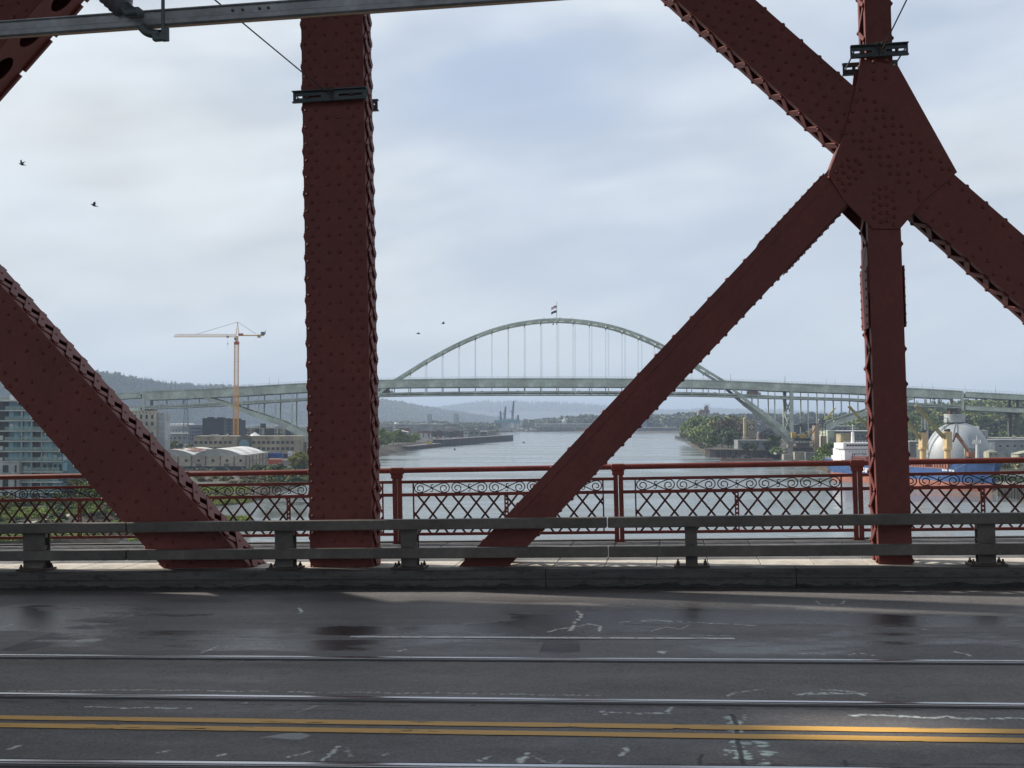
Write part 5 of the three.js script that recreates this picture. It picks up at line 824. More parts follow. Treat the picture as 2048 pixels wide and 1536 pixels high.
// ---- roofs and blocks behind
{
  let b = bld('long_warehouse', 'long low white roofed shed behind the lattice power tower', 'warehouse', { x0: 322, x1: 384, yt: 853, d: 1500, len: 60 }); walls(b, far(.42, .44, .44)); new MB().b2(b.x0 - .5, b.x1 + .5, b.h, b.h + 1.2, -60, .6).build('roof', roofW, b.t); for (let k = 0; k < 6; k++) { const x = b.X(334 + k * 8); new MB().cyl(V(x, b.h + .6, -30), V(x, b.h + .6, -2), 3.2, 3.2, 12).build('roof_vault', roofW, b.t); } wins(b, range(328, 378, 9), [860], 3, 2.2, GL.paneDk);
  b = bld('storage_shed', 'white roofed shed standing in front of the long white shed', 'shed', { x0: 326, x1: 383, yt: 868, d: 1250, len: 25 }); walls(b, far(.3, .31, .3)); new MB().b2(b.x0 - .4, b.x1 + .4, b.h, b.h + .9, -25, .5).build('roof', roofW, b.t); wins(b, range(332, 378, 6), [876], 4, 3.5, GL.paneDk);
  b = bld('office_block', 'blue grey office block with rows of small windows', 'office building', { x0: 378, x1: 409, yt: 851, d: 1180, len: 25 }); walls(b, far(.2, .23, .28), { parapet: true }); wins(b, range(382, 406, 8), [857, 864, 871, 878], 2, 4, GL.paneDk);
  b = bld('dark_apartments', 'dark charcoal apartment block with stepped roofline', 'apartment building', { x0: 405, x1: 479, yt: 840, d: 1140, len: 26 }); walls(b, darkB); { const m = new MB(); m.b2(b.X(405), b.X(451), b.h - .1, b.Y(836.5), -20, .3).b2(b.X(413), b.X(424), b.h, b.Y(834), -10, -3).b2(b.X(432), b.X(444), b.h, b.Y(834.5), -12, -4).b2(b.X(458), b.X(476), b.h, b.Y(837), -14, -3); m.build('roof_storey', darkB, b.t); } wins(b, range(410, 446, 8), range(843, 878, 7), 3, 2.6, GL.paneDk, { z: .3 }); wins(b, range(455, 475, 4), range(845, 878, 6), 3.4, 3, GL.pane); new MB().b2(b.X(448), b.X(453), 0, b.h, .05, .6).build('pier', far(.12, .14, .16), b.t); { const k = new MB(); k.b2(b.x0, b.x1, -1, b.Y(877), .05, 1).build('plinth', far(.16, .16, .15), b.t); }
  b = bld('apartment_row', 'cream and charcoal apartment row seen under the bridge', 'apartment building', { x0: 477, x1: 660, yt: 857, d: 1200, len: 22 }); walls(b, darkB); for (const [x0, x1] of [[494, 510], [519, 529], [549, 557], [560, 571], [583, 600], [606, 616], [624, 640]]) { const f = new MB(); f.b2(b.X(x0), b.X(x1), -1, b.h + .8, .02, .9).build('cream_bay', far(.40, .37, .29), b.t); wins(b, range(x0 + 3, x1 - 3, x1 - x0 > 13 ? 2 : 1), [861, 868, 875, 882], 3.4, 3.6, GL.dark, { z: .92 }); } new MB().b2(b.x0 - .3, b.x1 + .3, b.h, b.h + .4, -22, .4).build('roof', far(.3, .29, .26), b.t); { const m = new MB(), R = rng(9); for (let x = 500; x < 640; x += 5) m.b2(b.X(x), b.X(x) + .8, b.h, b.h + 1 + R() * 1.4, -8, -7); m.build('chimneys', far(.5, .48, .42), b.t); } wins(b, range(513, 517, 1), [863, 870, 877], 3, 3, GL.paneDk); wins(b, range(533, 546, 3), [863, 870, 877, 884], 3, 3.2, GL.paneDk); { const m = new MB(); m.b2(b.X(519), b.X(528), b.h, b.Y(847), -10, -4); m.build('stair_head', darkB, b.t); new MB().b2(b.X(538.5), b.X(547), b.h, b.Y(848), -10, -4).b2(b.X(567), b.X(569.5), b.h, b.Y(844), -9, -7).build('lift_head', wht, b.t); }
  // tan two storey offices with a dark gabled entrance
  b = bld('office_building', 'tan two storey office building with a dark gabled entrance', 'office building', { x0: 388, x1: 601, yt: 874, d: 800, len: 22 }); walls(b, tan, { parapet: true });
  new MB().b2(b.x0 - .2, b.x1 + .2, b.h + .5, b.h + .7, -22, .2).build('coping', far(.45, .42, .35), b.t);
  wins(b, [392.5, 402.5, 412, 422, 431.5, 441, 451, 460.5, 508, 518, 527.5, 537, 546.5, 556, 566, 575.5, 585], [884.8], 5.6, 4.8, GL.paneDk, { frame: far(.2, .18, .14) }); wins(b, [392.5, 402.5, 412, 422, 431.5, 441, 451, 460.5, 508, 518, 527.5, 537, 546.5, 556, 566, 575.5, 585], [897.2], 5.6, 5, GL.paneDk, { frame: far(.2, .18, .14) });
  { const s = new THREE.Shape(), g = [[475, 925], [475, 874], [490, 868.5], [503, 874], [503, 925]]; g.forEach(([x, y], i) => i ? s.lineTo(b.X(x), b.Y(y)) : s.moveTo(b.X(x), b.Y(y))); s.closePath(); new MB().add(new THREE.ExtrudeGeometry(s, { depth: 8, bevelEnabled: false }).translate(0, 0, -7.2)).build('gable', far(.17, .15, .12), b.t); const c = [b.X(489), b.Y(888.5)], r = 9.5 * b.s; const a = new THREE.Shape(); a.absarc(c[0], c[1], r, 0, Math.PI, false); a.lineTo(c[0] - r, c[1] - 5 * b.s); a.lineTo(c[0] + r, c[1] - 5 * b.s); a.closePath(); const wn = new MB().add(new THREE.ExtrudeGeometry(a, { depth: .1, bevelEnabled: false }).translate(0, 0, .82)).build('arched_window', GL.paneLt, b.t); const mu = new MB(); for (const k of [-.66, -.33, 0, .33, .66]) mu.b2(c[0] + k * r - .07, c[0] + k * r + .07, c[1] - 5 * b.s, c[1] + r * Math.sqrt(1 - k * k), .9, 1.0); mu.b2(c[0] - r, c[0] + r, c[1] - .08, c[1] + .08, .9, 1.0).build('mullions', far(.2, .18, .15), wn); }
  { const s = b.X(505), m = new MB(); m.cyl(V(s, b.h + .6, -8), V(s, b.h + 3.2, -8), 4.4, .1, 4); m.build('skylight', roofW, b.t); new MB().cyl(V(b.X(452), b.h + .6, -5), V(b.X(452), b.h + 2.2, -5), .8, .5, 10).b2(b.X(416), b.X(432), b.h + .6, b.h + 1.6, -9, -5).build('roof_plant', far(.45, .47, .47), b.t); const l = new MB(); for (const x of [417, 447, 534, 563]) l.b2(b.X(x) - .25, b.X(x) + .25, b.h - 1.4, b.h - .6, .05, .2); l.build('wall_lamps', darkB, b.t); const e = bld('office_wing', 'low tan wing at the right end of the office building', 'building', { x0: 590, x1: 613, yt: 884, d: 812, len: 12 }); walls(e, far(.28, .26, .21)); wins(e, [594, 604], [897], 7, 6, GL.paneDk); }
  // vaulted warehouse
  b = bld('vaulted_warehouse', 'beige warehouse with two white barrel vaulted roofs', 'warehouse', { x0: 300, x1: 493.5, yt: 910, d: 588, len: 56 }); walls(b, far(.50, .45, .37)); const band = new MB().b2(b.x0 - .1, b.x1 + .1, b.Y(913.5), b.Y(909.5), -56.1, .12).build('eave', far(.45, .44, .4), b.t);
  const vault = (x0, x1, yc, nm) => { const c = (b.X(x0) + b.X(x1)) / 2, hw = (b.X(x1) - b.X(x0)) / 2, H = b.Y(yc) - b.h; const s = new THREE.Shape(), n = 20; for (let i = 0; i <= n; i++) { const k = -1 + 2 * i / n; const p = [c + k * hw, b.h + H * Math.pow(Math.cos(k * Math.PI / 2), .8)]; i ? s.lineTo(...p) : s.moveTo(...p); } s.closePath(); const v = new MB().add(new THREE.ExtrudeGeometry(s, { depth: 55, bevelEnabled: false }).translate(0, 0, -55.5)).build('vault_roof', roofW, b.t); const e = new MB().add(new THREE.ExtrudeGeometry(s, { depth: .12, bevelEnabled: false }).translate(0, 0, -.48)).build('vault_end', far(.42, .42, .4), v); return [v, c, hw, H]; };
  vault(388, 481, 897.5); const [vl, vc, vh, vH] = vault(302, 386, 899);
  { const R = rng(61), m = new MB(); for (let i = 0; i < 16; i++) { const k = -.1 + R() * .95, z = -6 - R() * 40, x = vc + k * vh, y = b.h + vH * Math.pow(Math.cos(k * Math.PI / 2), .8) + .1; m.box(.8 + R() * 3, .06, 3 + R() * 10, x, y, z, 0, 0, -Math.atan(vH / vh * 1.3 * k)); } m.build('rust_patches', far(.32, .16, .12), vl); }
  const pi = new MB(); for (const x of [326, 357, 384, 412, 441, 469, 493]) { new MB().b2(b.X(x) - .18, b.X(x) + .18, -1, b.Y(912), .02, .35).build('downpipe', brick, b.t); } wins(b, [314, 342, 373, 398, 426.5, 454.5, 482], [921], 4.6, 4.6, GL.paneDk, { frame: far(.3, .28, .24), mull: 1 }); for (const x of [398, 454]) new MB().b2(b.X(x) - 1.3, b.X(x) + 1.3, -1, b.Y(927), .03, .12).build('door', far(.2, .18, .16), b.t);
  { const c = document.createElement('canvas'); c.width = 1024; c.height = 64; const g = c.getContext('2d'), R = rng(71); g.fillStyle = '#31383a'; g.fillRect(0, 0, 1024, 64); for (let i = 0; i < 40; i++) { g.fillStyle = ['#c9c3a4', '#b9b48f', '#7d8372', '#46504e', '#20282a', '#d8d2b8'][R() * 6 | 0]; g.beginPath(); const x = R() * 1024, y = 12 + R() * 40; for (let k = 0; k < 8; k++) g.lineTo(x + (R() - .5) * 70, y + (R() - .5) * 34); g.fill(); } const tx = new THREE.CanvasTexture(c); tx.colorSpace = THREE.SRGBColorSpace; const p = new THREE.Mesh(new THREE.BoxGeometry(b.X(493) - b.X(330), b.Y(932.5) - b.Y(941), .1), mat(.85, .85, .85, { map: tx })); p.name = 'painted_wall'; p.position.set((b.X(493) + b.X(330)) / 2, (b.Y(932.5) + b.Y(941)) / 2, .45); b.t.add(p); }
  // right flank details
  { const m = new MB(); for (let z = -6; z > -54; z -= 8) m.b2(b.x1 + .02, b.x1 + .3, -1, b.h - .5, z - .15, z + .15); m.build('flank_pipes', brick, b.t); const w2 = new MB(); for (let z = -10; z > -54; z -= 8) w2.b2(b.x1 + .02, b.x1 + .1, 3.5, 5, z - .7, z + .7); w2.build('flank_windows', GL.paneDk, b.t); }
}
// ---- tower crane
{
  const d = 850, s = d / FPX, p = at(471.8, 840, d); p.y = LY; const t = thing('tower_crane', 'yellow tower crane with a white jib pointing left', 'tower crane', p, YAW); const X = (x) => (x - 471.8) * s, Y = (y) => at(471.8, y, d).y - LY;
  const yel = mat(.6, .31, .06, { roughness: .5 }), whiteS = mat(.64, .38, .18, { roughness: .5 }), red = mat(.35, .07, .04), grey = mat(.1, .11, .12), wireM = mat(.1, .12, .14);
  const lat = (nm, m, x0, x1, y0, y1, n, th, dz, parent = t) => { const q = new MB(); for (const z of [-dz, dz]) { for (const x of [x0, x1]) q.b2(x - th, x + th, y0, y1, z - th, z + th); for (let i = 0; i < n; i++) { const a = lerp(y0, y1, i / n), c = lerp(y0, y1, (i + 1) / n); q.bar(V(x0, a, z), V(x1, c, z), th * .8); q.bar(V(x1, a, z), V(x0, c, z), th * .8); q.bar(V(x0, c, z), V(x1, c, z), th * 1.2); } } for (const x of [x0, x1]) for (let i = 0; i < n; i++) { const a = lerp(y0, y1, i / n), c = lerp(y0, y1, (i + 1) / n); q.bar(V(x, a, -dz), V(x, c, dz), th * 1.2); } return q.build(nm, m, parent); };
  lat('lower_mast', yel, X(467.3), X(476.4), 0, Y(790), 16, .17, 1.4); lat('upper_mast', whiteS, X(468.3), X(475.8), Y(790), Y(689), 15, .15, 1.3);
  new MB().b2(X(467.8), X(476.8), Y(688.5), Y(683), -1.6, 1.6).build('slewing_ring', red, t); new MB().b2(X(470), X(475), Y(683), Y(672), -.9, .9).build('tower_head', whiteS, t); new MB().rbox(2.4 * s, 5 * s, 1.6, X(469.6), Y(677.5), 1.2, .1).build('operator_cab', grey, t);
  { const q = new MB(); for (const z of [-.7, .7]) for (const x of [470.5, 477]) q.bar(V(X(x), Y(672), z), V(X(474), Y(643), 0), .22); for (let i = 1; i < 6; i++) { const k = i / 6; q.bar(V(lerp(X(470.5), X(474), k), lerp(Y(672), Y(643), k), 0), V(lerp(X(477), X(474), k), lerp(Y(672), Y(643), k), 0), .12); } q.build('apex', whiteS, t); }
  { const q = new MB(), y0 = Y(673.5), y1 = Y(668.2); const xa = X(346), xb = X(470); for (const z of [-.7, .7]) q.b2(xa, xb, y0 - .12, y0 + .12, z - .12, z + .12); q.b2(xa + 2, xb, y1 - .12, y1 + .12, -.12, .12); const n = 34; for (let i = 0; i < n; i++) { const a = lerp(xa, xb, i / n), c = lerp(xa, xb, (i + .5) / n), e = lerp(xa, xb, (i + 1) / n); for (const z of [-.7, .7]) { q.bar(V(a, y0, z), V(c, y1, 0), .11); q.bar(V(c, y1, 0), V(e, y0, z), .11); } } q.build('jib', whiteS, t); }
  { const q = new MB(); q.b2(X(476), X(527), Y(671.5), Y(669.6), -.8, .8); q.build('counter_jib', yel, t); new MB().rbox(6 * s, 6 * s, 2, X(517), Y(672), 0, .1).build('counterweight', mat(.4, .28, .12), t); new MB().b2(X(521), X(528), Y(669.5), Y(663.5), -1, 1).b2(X(529), X(530), Y(668), Y(660.5), -.3, .3).build('winch_house', grey, t); new MB().b2(X(476), X(485), Y(671), Y(666.5), -1, 1).build('machinery', red, t); const tr = new MB().b2(X(452), X(456.5), Y(675), Y(671.6), -.8, .8).build('trolley', grey, t); new MB().cyl(V(X(454.5), Y(675), 0), V(X(454.5), Y(686), 0), .05, .05, 4).cyl(V(X(454.5), Y(689), 0), V(X(454.5), Y(695), 0), .05, .05, 4).b2(X(453.8), X(455.3), Y(689), Y(685.5), -.3, .3).build('hook_block', grey, t); new MB().cyl(V(X(474), Y(643.5), 0), V(X(391), Y(668.2), 0), .13, .13, 4).cyl(V(X(474), Y(643.5), 0), V(X(511), Y(667.5), 0), .12, .12, 4).build('pendant_lines', wireM, t); }
}
// ---- site clutter right of the warehouse
{
  const box = (label, x0, x1, yt, yb, d, col, len) => { const s = d / FPX, p = at((x0 + x1) / 2, 840, d); p.y = LY; const t = thing('shipping_container', label, 'container', p, YAW); const w = (x1 - x0) * s, h = (yb - yt) * s; const y0 = Math.max(0, at(0, yb, d).y - LY); const b = new MB().b2(-w / 2, w / 2, y0, y0 + h, -len, 0); b.build('box', mat(...col), t); const r = new MB(); for (let x = -w / 2 + .3; x < w / 2; x += .5) r.b2(x, x + .2, y0 + .15, y0 + h - .15, .0, .06); r.build('ribs', mat(col[0] * .85, col[1] * .85, col[2] * .85), t); const g = new MB(); if (y0 > .3) for (const x of [-w / 2 + .2, w / 2 - .2]) g.b2(x - .15, x + .15, 0, y0, -.4, -.1); if (y0 > .3) g.build('stand', steelGrey, t); return t; };
  box('long blue container right of the vaulted warehouse', 537, 565, 906, 916, 640, [.04, .08, .28], 3); box('orange red container below the blue one', 536.5, 563, 918.5, 929, 600, [.42, .11, .06], 3); box('dark container beside the blue one', 566, 580, 907, 917, 650, [.05, .05, .06], 3); box('white tank trailer beside the dark container', 576, 583, 903, 913, 645, [.55, .57, .6], 2.5); box('pale grey site cabin right of the orange container', 564, 586, 919, 930, 605, [.36, .35, .35], 3); box('cream cabin hidden behind the yellow green trees', 586, 606, 905, 922, 650, [.45, .43, .36], 4);
  for (const [x, h, k] of [[590, 32, 'yellow'], [599, 38, 'yellow'], [607, 36, 'olive'], [615, 30, 'yellow'], [603, 26, 'olive']]) tree('broad', x, 0, h, 585 + (x % 7) * 4, k, 'yellow green tree standing between the warehouse and the thick post', 'yellow green trees beside the thick post', 1.1);
  for (const [x, h, d, k, l] of [[350, 20, 1000, 'fresh', 'light green tree behind the cream building'], [341, 16, 950, 'dark', 'dark green tree close to the netted block'], [360, 18, 930, 'dark', 'dark tree near the foot of the lattice power tower'], [381, 20, 900, 'green', 'green tree at the left end of the tan office'], [392, 22, 1250, 'fresh', 'pale green round tree against the dark apartment block']]) tree('broad', x, 0, h, d, k, l, null, 1.1);
  for (let i = 0; i < 9; i++) tree('bush', 498 + i * 13, 0, 13 + (i * 5) % 7, 560 + (i % 3) * 14, i % 3 ? 'dark' : 'green', (i % 3 ? 'dark' : 'mid green') + ' shrub on the bank right of the vaulted warehouse', 'dark shrubs below the site cabins', 1.6);
  { const R = rng(404); for (let i = 0; i < 26; i++) { const x = 528 + R() * 96, d = 436 + R() * 90, k = ['dark', 'olive', 'dark', 'brown'][R() * 4 | 0]; tree('bush', x, 0, 12 + R() * 14, d, k, TONE[k] + ' bush on the riverbank just left of the thick post', 'bushes on the riverbank left of the thick post', 1.5); } for (let i = 0; i < 14; i++) { const x = 402 + R() * 130, d = 455 + R() * 50; tree('bush', x, 0, 7 + R() * 7, d, R() < .5 ? 'brown' : 'olive', 'low brownish bush on the bank below the riverside sheds', 'low bushes below the riverside sheds', 1.6); } }
  // marina sheds seen under the top rail
  for (const [x0, x1, y0, y1, l] of [[446, 466, 951, 968, 'left of the three'], [470, 496, 953, 968, 'middle of the three'], [500, 527, 951, 968, 'right of the three']]) { const b = bld('riverside_shed', 'pale blue grey riverside shed with tall windows, ' + l, 'shed', { x0, x1, yt: y0 + 3, d: 520, len: 9 }); walls(b, far(.38, .42, .46)); const s = new THREE.Shape(); s.moveTo(b.x0 - .4, b.h); s.lineTo(b.x1 + .4, b.h); s.lineTo(0, b.h + 1.4); s.closePath(); new MB().add(new THREE.ExtrudeGeometry(s, { depth: 9.4, bevelEnabled: false }).translate(0, 0, -9.2)).build('roof', far(.3, .33, .36), b.t); wins(b, range(x0 + 3.5, x1 - 3.5, 4), [962], 3, 8, GL.paneDk, { frame: wht }); }
  tree('bush', 398, 0, 16, 500, 'fresh', 'bright green bush left of the riverside sheds', null, 1.2);
}
// ---- green bank under the apartment tower
{
  const R = rng(333); const cols = ['green', 'dark', 'fresh', 'olive', 'green', 'brown', 'dark']; let kk;
  for (let i = 0; i < 95; i++) { const x = -60 + R() * 420, yy = 985 + Math.pow(R(), .8) * 105 - Math.max(0, x - 220) * .33; if (yy < 984) continue; const d = 58750 / (yy - 840.6) * (1 + .02 * R()); const dd = Math.max(d, 262); if (dd < 300 && x > 140) continue; tree('bush', x, 0, 8 + R() * 18, dd, kk = cols[R() * cols.length | 0], TONE[kk] + ' shrub on the ' + (dd < 320 ? 'near' : dd < 360 ? 'middle' : 'upper') + ' part of the bank below the apartment tower', 'shrubs on the bank below the apartment tower', 1.1 + R() * .6); }
  for (const [x, h, d, k] of [[52, 46, 390, 'green'], [96, 40, 385, 'fresh'], [150, 52, 360, 'olive'], [176, 46, 350, 'fresh'], [120, 34, 335, 'green'], [12, 38, 320, 'olive'], [205, 44, 370, 'dark'], [228, 36, 380, 'green'], [165, 30, 310, 'fresh']]) tree('broad', x, 0, h, d, k, TONE[k] + (h > 43 ? ' taller' : ' small') + ' tree on the bank below the apartment tower', 'small trees below the apartment tower', 1.15);
  const path = new MB(); const pts = [[-40, 1050], [60, 1046], [140, 1030], [230, 1008], [330, 985]].map(([x, y]) => onY(x, y, LY + .05)); for (let i = 0; i + 1 < pts.length; i++) path.bar(pts[i], pts[i + 1], 2.6, .08); structure(path.build('footpath', far(.42, .38, .3)), 'footpath');
  const gr = []; for (let i = 0; i < 26000; i++) { const x = -120 + R() * 620, y = 975 + R() * 135; const p = onY(x, y, LY); const n = fbm(p.x * .05, p.z * .05, 4096, 3, 55); if (n > .56) continue; gr.push([p, .35 + R() * .5, 1.1 + R()]); } woods('grass', 'long grass and weeds on the bank below the apartment tower', farBroad, LG.fresh, gr); 
  // mooring piles and small craft at the edge of the near bank
  for (let i = 0; i < 13; i++) { const x = 432 + i * 7.2, d = onY(x, 1008 - i * .7, WY), p = d.clone(); const t = thing('mooring_pile', 'pale mooring pile in the row at the near left bank', 'pile', p.setY(WY - 1), 0, 'mooring piles along the near left bank'); new MB().cyl(V(0, 0, 0), V(0, 3.2 + (i % 3) * .7, 0), .22, .2, 8).build('post', far(.5, .48, .42), t); new MB().cyl(V(0, 3.2 + (i % 3) * .7, 0), V(0, 3.6 + (i % 3) * .7, 0), .24, .05, 8).build('cap', wht, t); }
}
// ---- beyond the thick post: white block, long warehouse, quay
{
  let b = bld('white_block', 'white apartment block with a grid of dark windows beside the thick post', 'apartment building', { x0: 752, x1: 786.5, yt: 851.5, d: 1330, len: 26 }); walls(b, far(.5, .51, .5), { parapet: true }); wins(b, range(756.5, 783.5, 8), [856, 860.8, 865.6, 870.4, 875.2, 880], 2, 2.9, GL.dark);
  b = bld('white_hall', 'low white hall with a sloping roof near the white block', 'hall', { x0: 787, x1: 813, yt: 864, d: 1345, len: 30 }); walls(b, wht); { const s = new THREE.Shape(); s.moveTo(b.x0 - .4, b.h); s.lineTo(b.x1 + .6, b.h); s.lineTo(b.X(790), b.Y(858.5)); s.closePath(); new MB().add(new THREE.ExtrudeGeometry(s, { depth: 30, bevelEnabled: false }).translate(0, 0, -29.6)).build('roof', roofW, b.t); } wins(b, [798, 803], [870], 3, 5, GL.paneDk);
  b = bld('brick_works', 'red brick works building behind the white hall', 'building', { x0: 788, x1: 818, yt: 856, d: 1600, len: 30 }); walls(b, brick); new MB().b2(b.x0 - .3, b.x1 + .3, b.h, b.h + .5, -30, .3).build('roof', roofG, b.t); wins(b, range(792, 814, 5), [862], 3, 3, GL.paneDk);
  b = bld('grey_warehouse', 'very long grey warehouse behind the quay', 'warehouse', { x0: 786, x1: 888, yt: 849, d: 1950, len: 45 }); walls(b, far(.33, .35, .35)); new MB().b2(b.x0 - .8, b.x1 + .8, b.h, b.h + 1, -46, 1).build('roof', roofW, b.t); for (const x of range(795, 880, 9)) new MB().b2(b.X(x) - .2, b.X(x) + .2, 0, b.h, .02, .4).build('pilaster', far(.27, .29, .29), b.t); { const m = new MB(); m.cyl(V(b.X(791), b.h, -20), V(b.X(791), b.h + 3.8, -20), 5, 3, 14).b2(b.X(840), b.X(852), b.h + 1, b.h + 2.2, -18, -12).b2(b.X(866), b.X(872), b.h + 1, b.h + 2.4, -18, -12).build('roof_vents', wht, b.t); }
  b = bld('warehouse_wing', 'paler wing at the right end of the very long grey warehouse', 'warehouse', { x0: 888.4, x1: 913, yt: 849.5, d: 1950, len: 40 }); walls(b, far(.30, .29, .27)); new MB().b2(b.x0 - .4, b.x1 + .6, b.h, b.h + 1, -40, .8).build('roof', roofG, b.t); new MB().b2(b.x0 + 1, b.x1 - 1, b.Y(857), b.Y(853.5), .02, .3).build('pale_band', cream, b.t);
  const row = [['brick_shed', 'orange brick shed with three white doors on the quay', 836, 871, 862.5, 1700, brick, 3], ['brick_shed', 'narrow dark brick shed between the orange shed and the blue house', 871.5, 887, 861, 1720, far(.19, .1, .075), 0], ['slate_house', 'slate blue house on the quay', 887.5, 902, 863, 1715, far(.13, .16, .19), 0], ['brown_shed', 'brown shed behind the parked cars, right of the slate house', 902.5, 927, 861.5, 1730, far(.14, .1, .085), 0], ['white_shed', 'white shed with a dark side on the quay', 927.5, 936, 862, 1710, wht, 0], ['grey_house', 'grey house with two dark openings on the quay', 936.5, 960, 861, 1720, far(.3, .3, .31), 2], ['grey_shed', 'low grey shed right of the grey house', 960.5, 974, 864.5, 1740, far(.22, .22, .23), 0], ['cream_shed', 'cream roofed shed near the end of the quay', 974.5, 993, 862, 1760, far(.36, .36, .33), 0]];
  for (const [n, l, x0, x1, yt, d, m, dr] of row) { const q = bld(n, l, n.includes('house') ? 'house' : 'shed', { x0, x1, yt, d, len: 16 }); walls(q, m); const s = new THREE.Shape(); const rise = n === 'white_shed' ? 2.4 : 1.1; s.moveTo(q.x0 - .4, q.h); s.lineTo(q.x1 + .4, q.h); s.lineTo(lerp(q.x0, q.x1, .5), q.h + rise); s.closePath(); new MB().add(new THREE.ExtrudeGeometry(s, { depth: 16.8, bevelEnabled: false }).translate(0, 0, -16.4)).build('roof', n === 'cream_shed' ? cream : roofG, q.t); if (dr === 3) for (const x of [842, 852, 863]) new MB().b2(q.X(x) - 2.6, q.X(x) + 2.6, 0, q.Y(866.5), .02, .2).build('door', wht, q.t); else if (dr === 2) for (const x of [943, 953.5]) new MB().b2(q.X(x) - 2.2, q.X(x) + 2.2, q.Y(868), q.Y(864.5), .02, .1).build('window', GL.dark, q.t); else wins(q, range(x0 + 3, x1 - 3, 3), [867], 2, 2.4, GL.paneDk); }
  // quay wall and the lower timber quay
  const quay = (label, a, c, top, m, piles) => { const o = a.clone().lerp(c, .5).setY(WY); const dir = c.clone().sub(a).setY(0), L = dir.length(); dir.normalize(); const t = thing('quay_wall', label, 'quay', o, Math.atan2(-dir.z, dir.x)); new MB().b2(-L / 2, L / 2, -1, top - .7, -12, -.6).build('wall', m, t); new MB().b2(-L / 2 - .5, L / 2 + .5, top - .7, top, -14, 0).build('deck_edge', far(.16, .15, .15), t); for (let k = 0; k < piles; k++) { const x = -L / 2 + (k + .5) * L / piles; new MB().b2(x - .4, x + .4, -1, top - .7, -.62, -.1).build('fender_pile', k % 3 ? far(.05, .052, .06) : far(.11, .11, .12), t); } return t; };
  quay('long dark quay wall with fender piles running out into the river', w2(886, 893.2), w2(1027, 880.6), 8.4, far(.06, .065, .075), 64);
  quay('low dark timber quay in front of the parked cars', w2(816, 901), w2(884, 893.6), 4.2, far(.075, .07, .07), 22);
  { const p = w2(858, 896), t = thing('yellow_machine', 'yellow machine standing on the low timber quay', 'machine', p.setY(WY + 4.2), YAW); new MB().rbox(5.2, 2.2, 2.4, 0, 1.3, -4, .15).build('body', mat(.5, .36, .05), t); new MB().rbox(1.6, 1.4, 2, -1.4, 3, -4, .1).build('cab', GL.paneDk, t); new MB().b2(-2.6, 2.6, 0, .5, -5, -3).build('tracks', darkB, t); }
  for (const [x, h, d, k] of [[762, 40, 1085, 'fresh'], [775, 26, 1180, 'green'], [786, 30, 1200, 'fresh'], [797, 34, 1190, 'fresh'], [806, 26, 1220, 'green'], [815, 22, 1230, 'fresh'], [831, 24, 1260, 'fresh'], [781, 20, 1250, 'dark'], [823, 16, 1280, 'green'], [770, 22, 1110, 'dark']]) tree('broad', x, 0, h, d, k, TONE[k] + (h > 30 ? ' tall' : h < 23 ? ' low' : '') + ' tree on the bank below the white block', 'trees on the bank below the white block', 1.05);
  for (const [x, d, l, k] of [[901, 1640, 'dark tree between the slate house and the brown shed', 'dark'], [990, 1800, 'round tree near the end of the quay', 'green'], [868, 1660, 'small tree among the cars before the brick sheds', 'dark']]) tree('broad', x, 0, 15, d, k, l, null, 1.1);
  const R = rng(91); for (let i = 0; i < 64; i++) { const y = 873.4 + R() * 7.5, x = 816 + R() * 112 - (y - 873) * 4, d = 58750 / (y - 840.6); const p = at(x, 840, d); p.y = LY; const ck = [0, 4, 4, 0, 1, 2, 4, 3][R() * 8 | 0], c = carProtos[ck].clone(); c.name = numbered('parked_car'); c.position.copy(p); c.rotation.y = YAW + (R() < .5 ? 0 : Math.PI / 2) + R() * .1; scene.add(c); tag(c, ['silver', 'black', 'slate blue', 'red', 'white'][ck] + ' car parked in the ' + (y < 876 ? 'back' : y < 878.5 ? 'middle' : 'front') + ' rows of the quay lot', 'car', 'cars parked on the quay lot'); }
  // boom, dome and masts on the works behind
  { const p = at(757, 840, 2000); p.y = LY; const t = thing('white_boom', 'slanting white crane boom beside the thick post', 'crane', p, YAW); const s = 2000 / FPX; const Y = (y) => at(757, y, 2000).y - LY; new MB().bar(V(2 * s, Y(850), 0), V(15 * s, Y(832), 0), .9).build('boom', wht, t); new MB().b2(-3, 4, 0, Y(850), -2, 2).build('crane_body', greyB, t); }
  { const t = thing('buoy', 'small dark buoy floating on the river', 'buoy', w2(909.5, 900), 0); new MB().cyl(V(0, -.3, 0), V(0, .8, 0), 1.3, 1.3, 12).cyl(V(0, .8, 0), V(0, 2.2, 0), .5, .3, 8).build('float', darkB, t); }
  { const t = thing('motor_boat', 'tiny white motor boat far out on the river', 'boat', w2(1047, 886), YAW + .6); const s = new THREE.Shape(); s.moveTo(-3, 0); s.lineTo(2.4, 0); s.lineTo(3.6, 1.2); s.lineTo(-3, 1.0); s.closePath(); new MB().add(new THREE.ExtrudeGeometry(s, { depth: 2, bevelEnabled: false }).translate(0, -.2, -1)).build('hull', wht, t); new MB().b2(-1.2, 1, .9, 2.1, -.8, .8).build('cabin', greyB, t); }
}
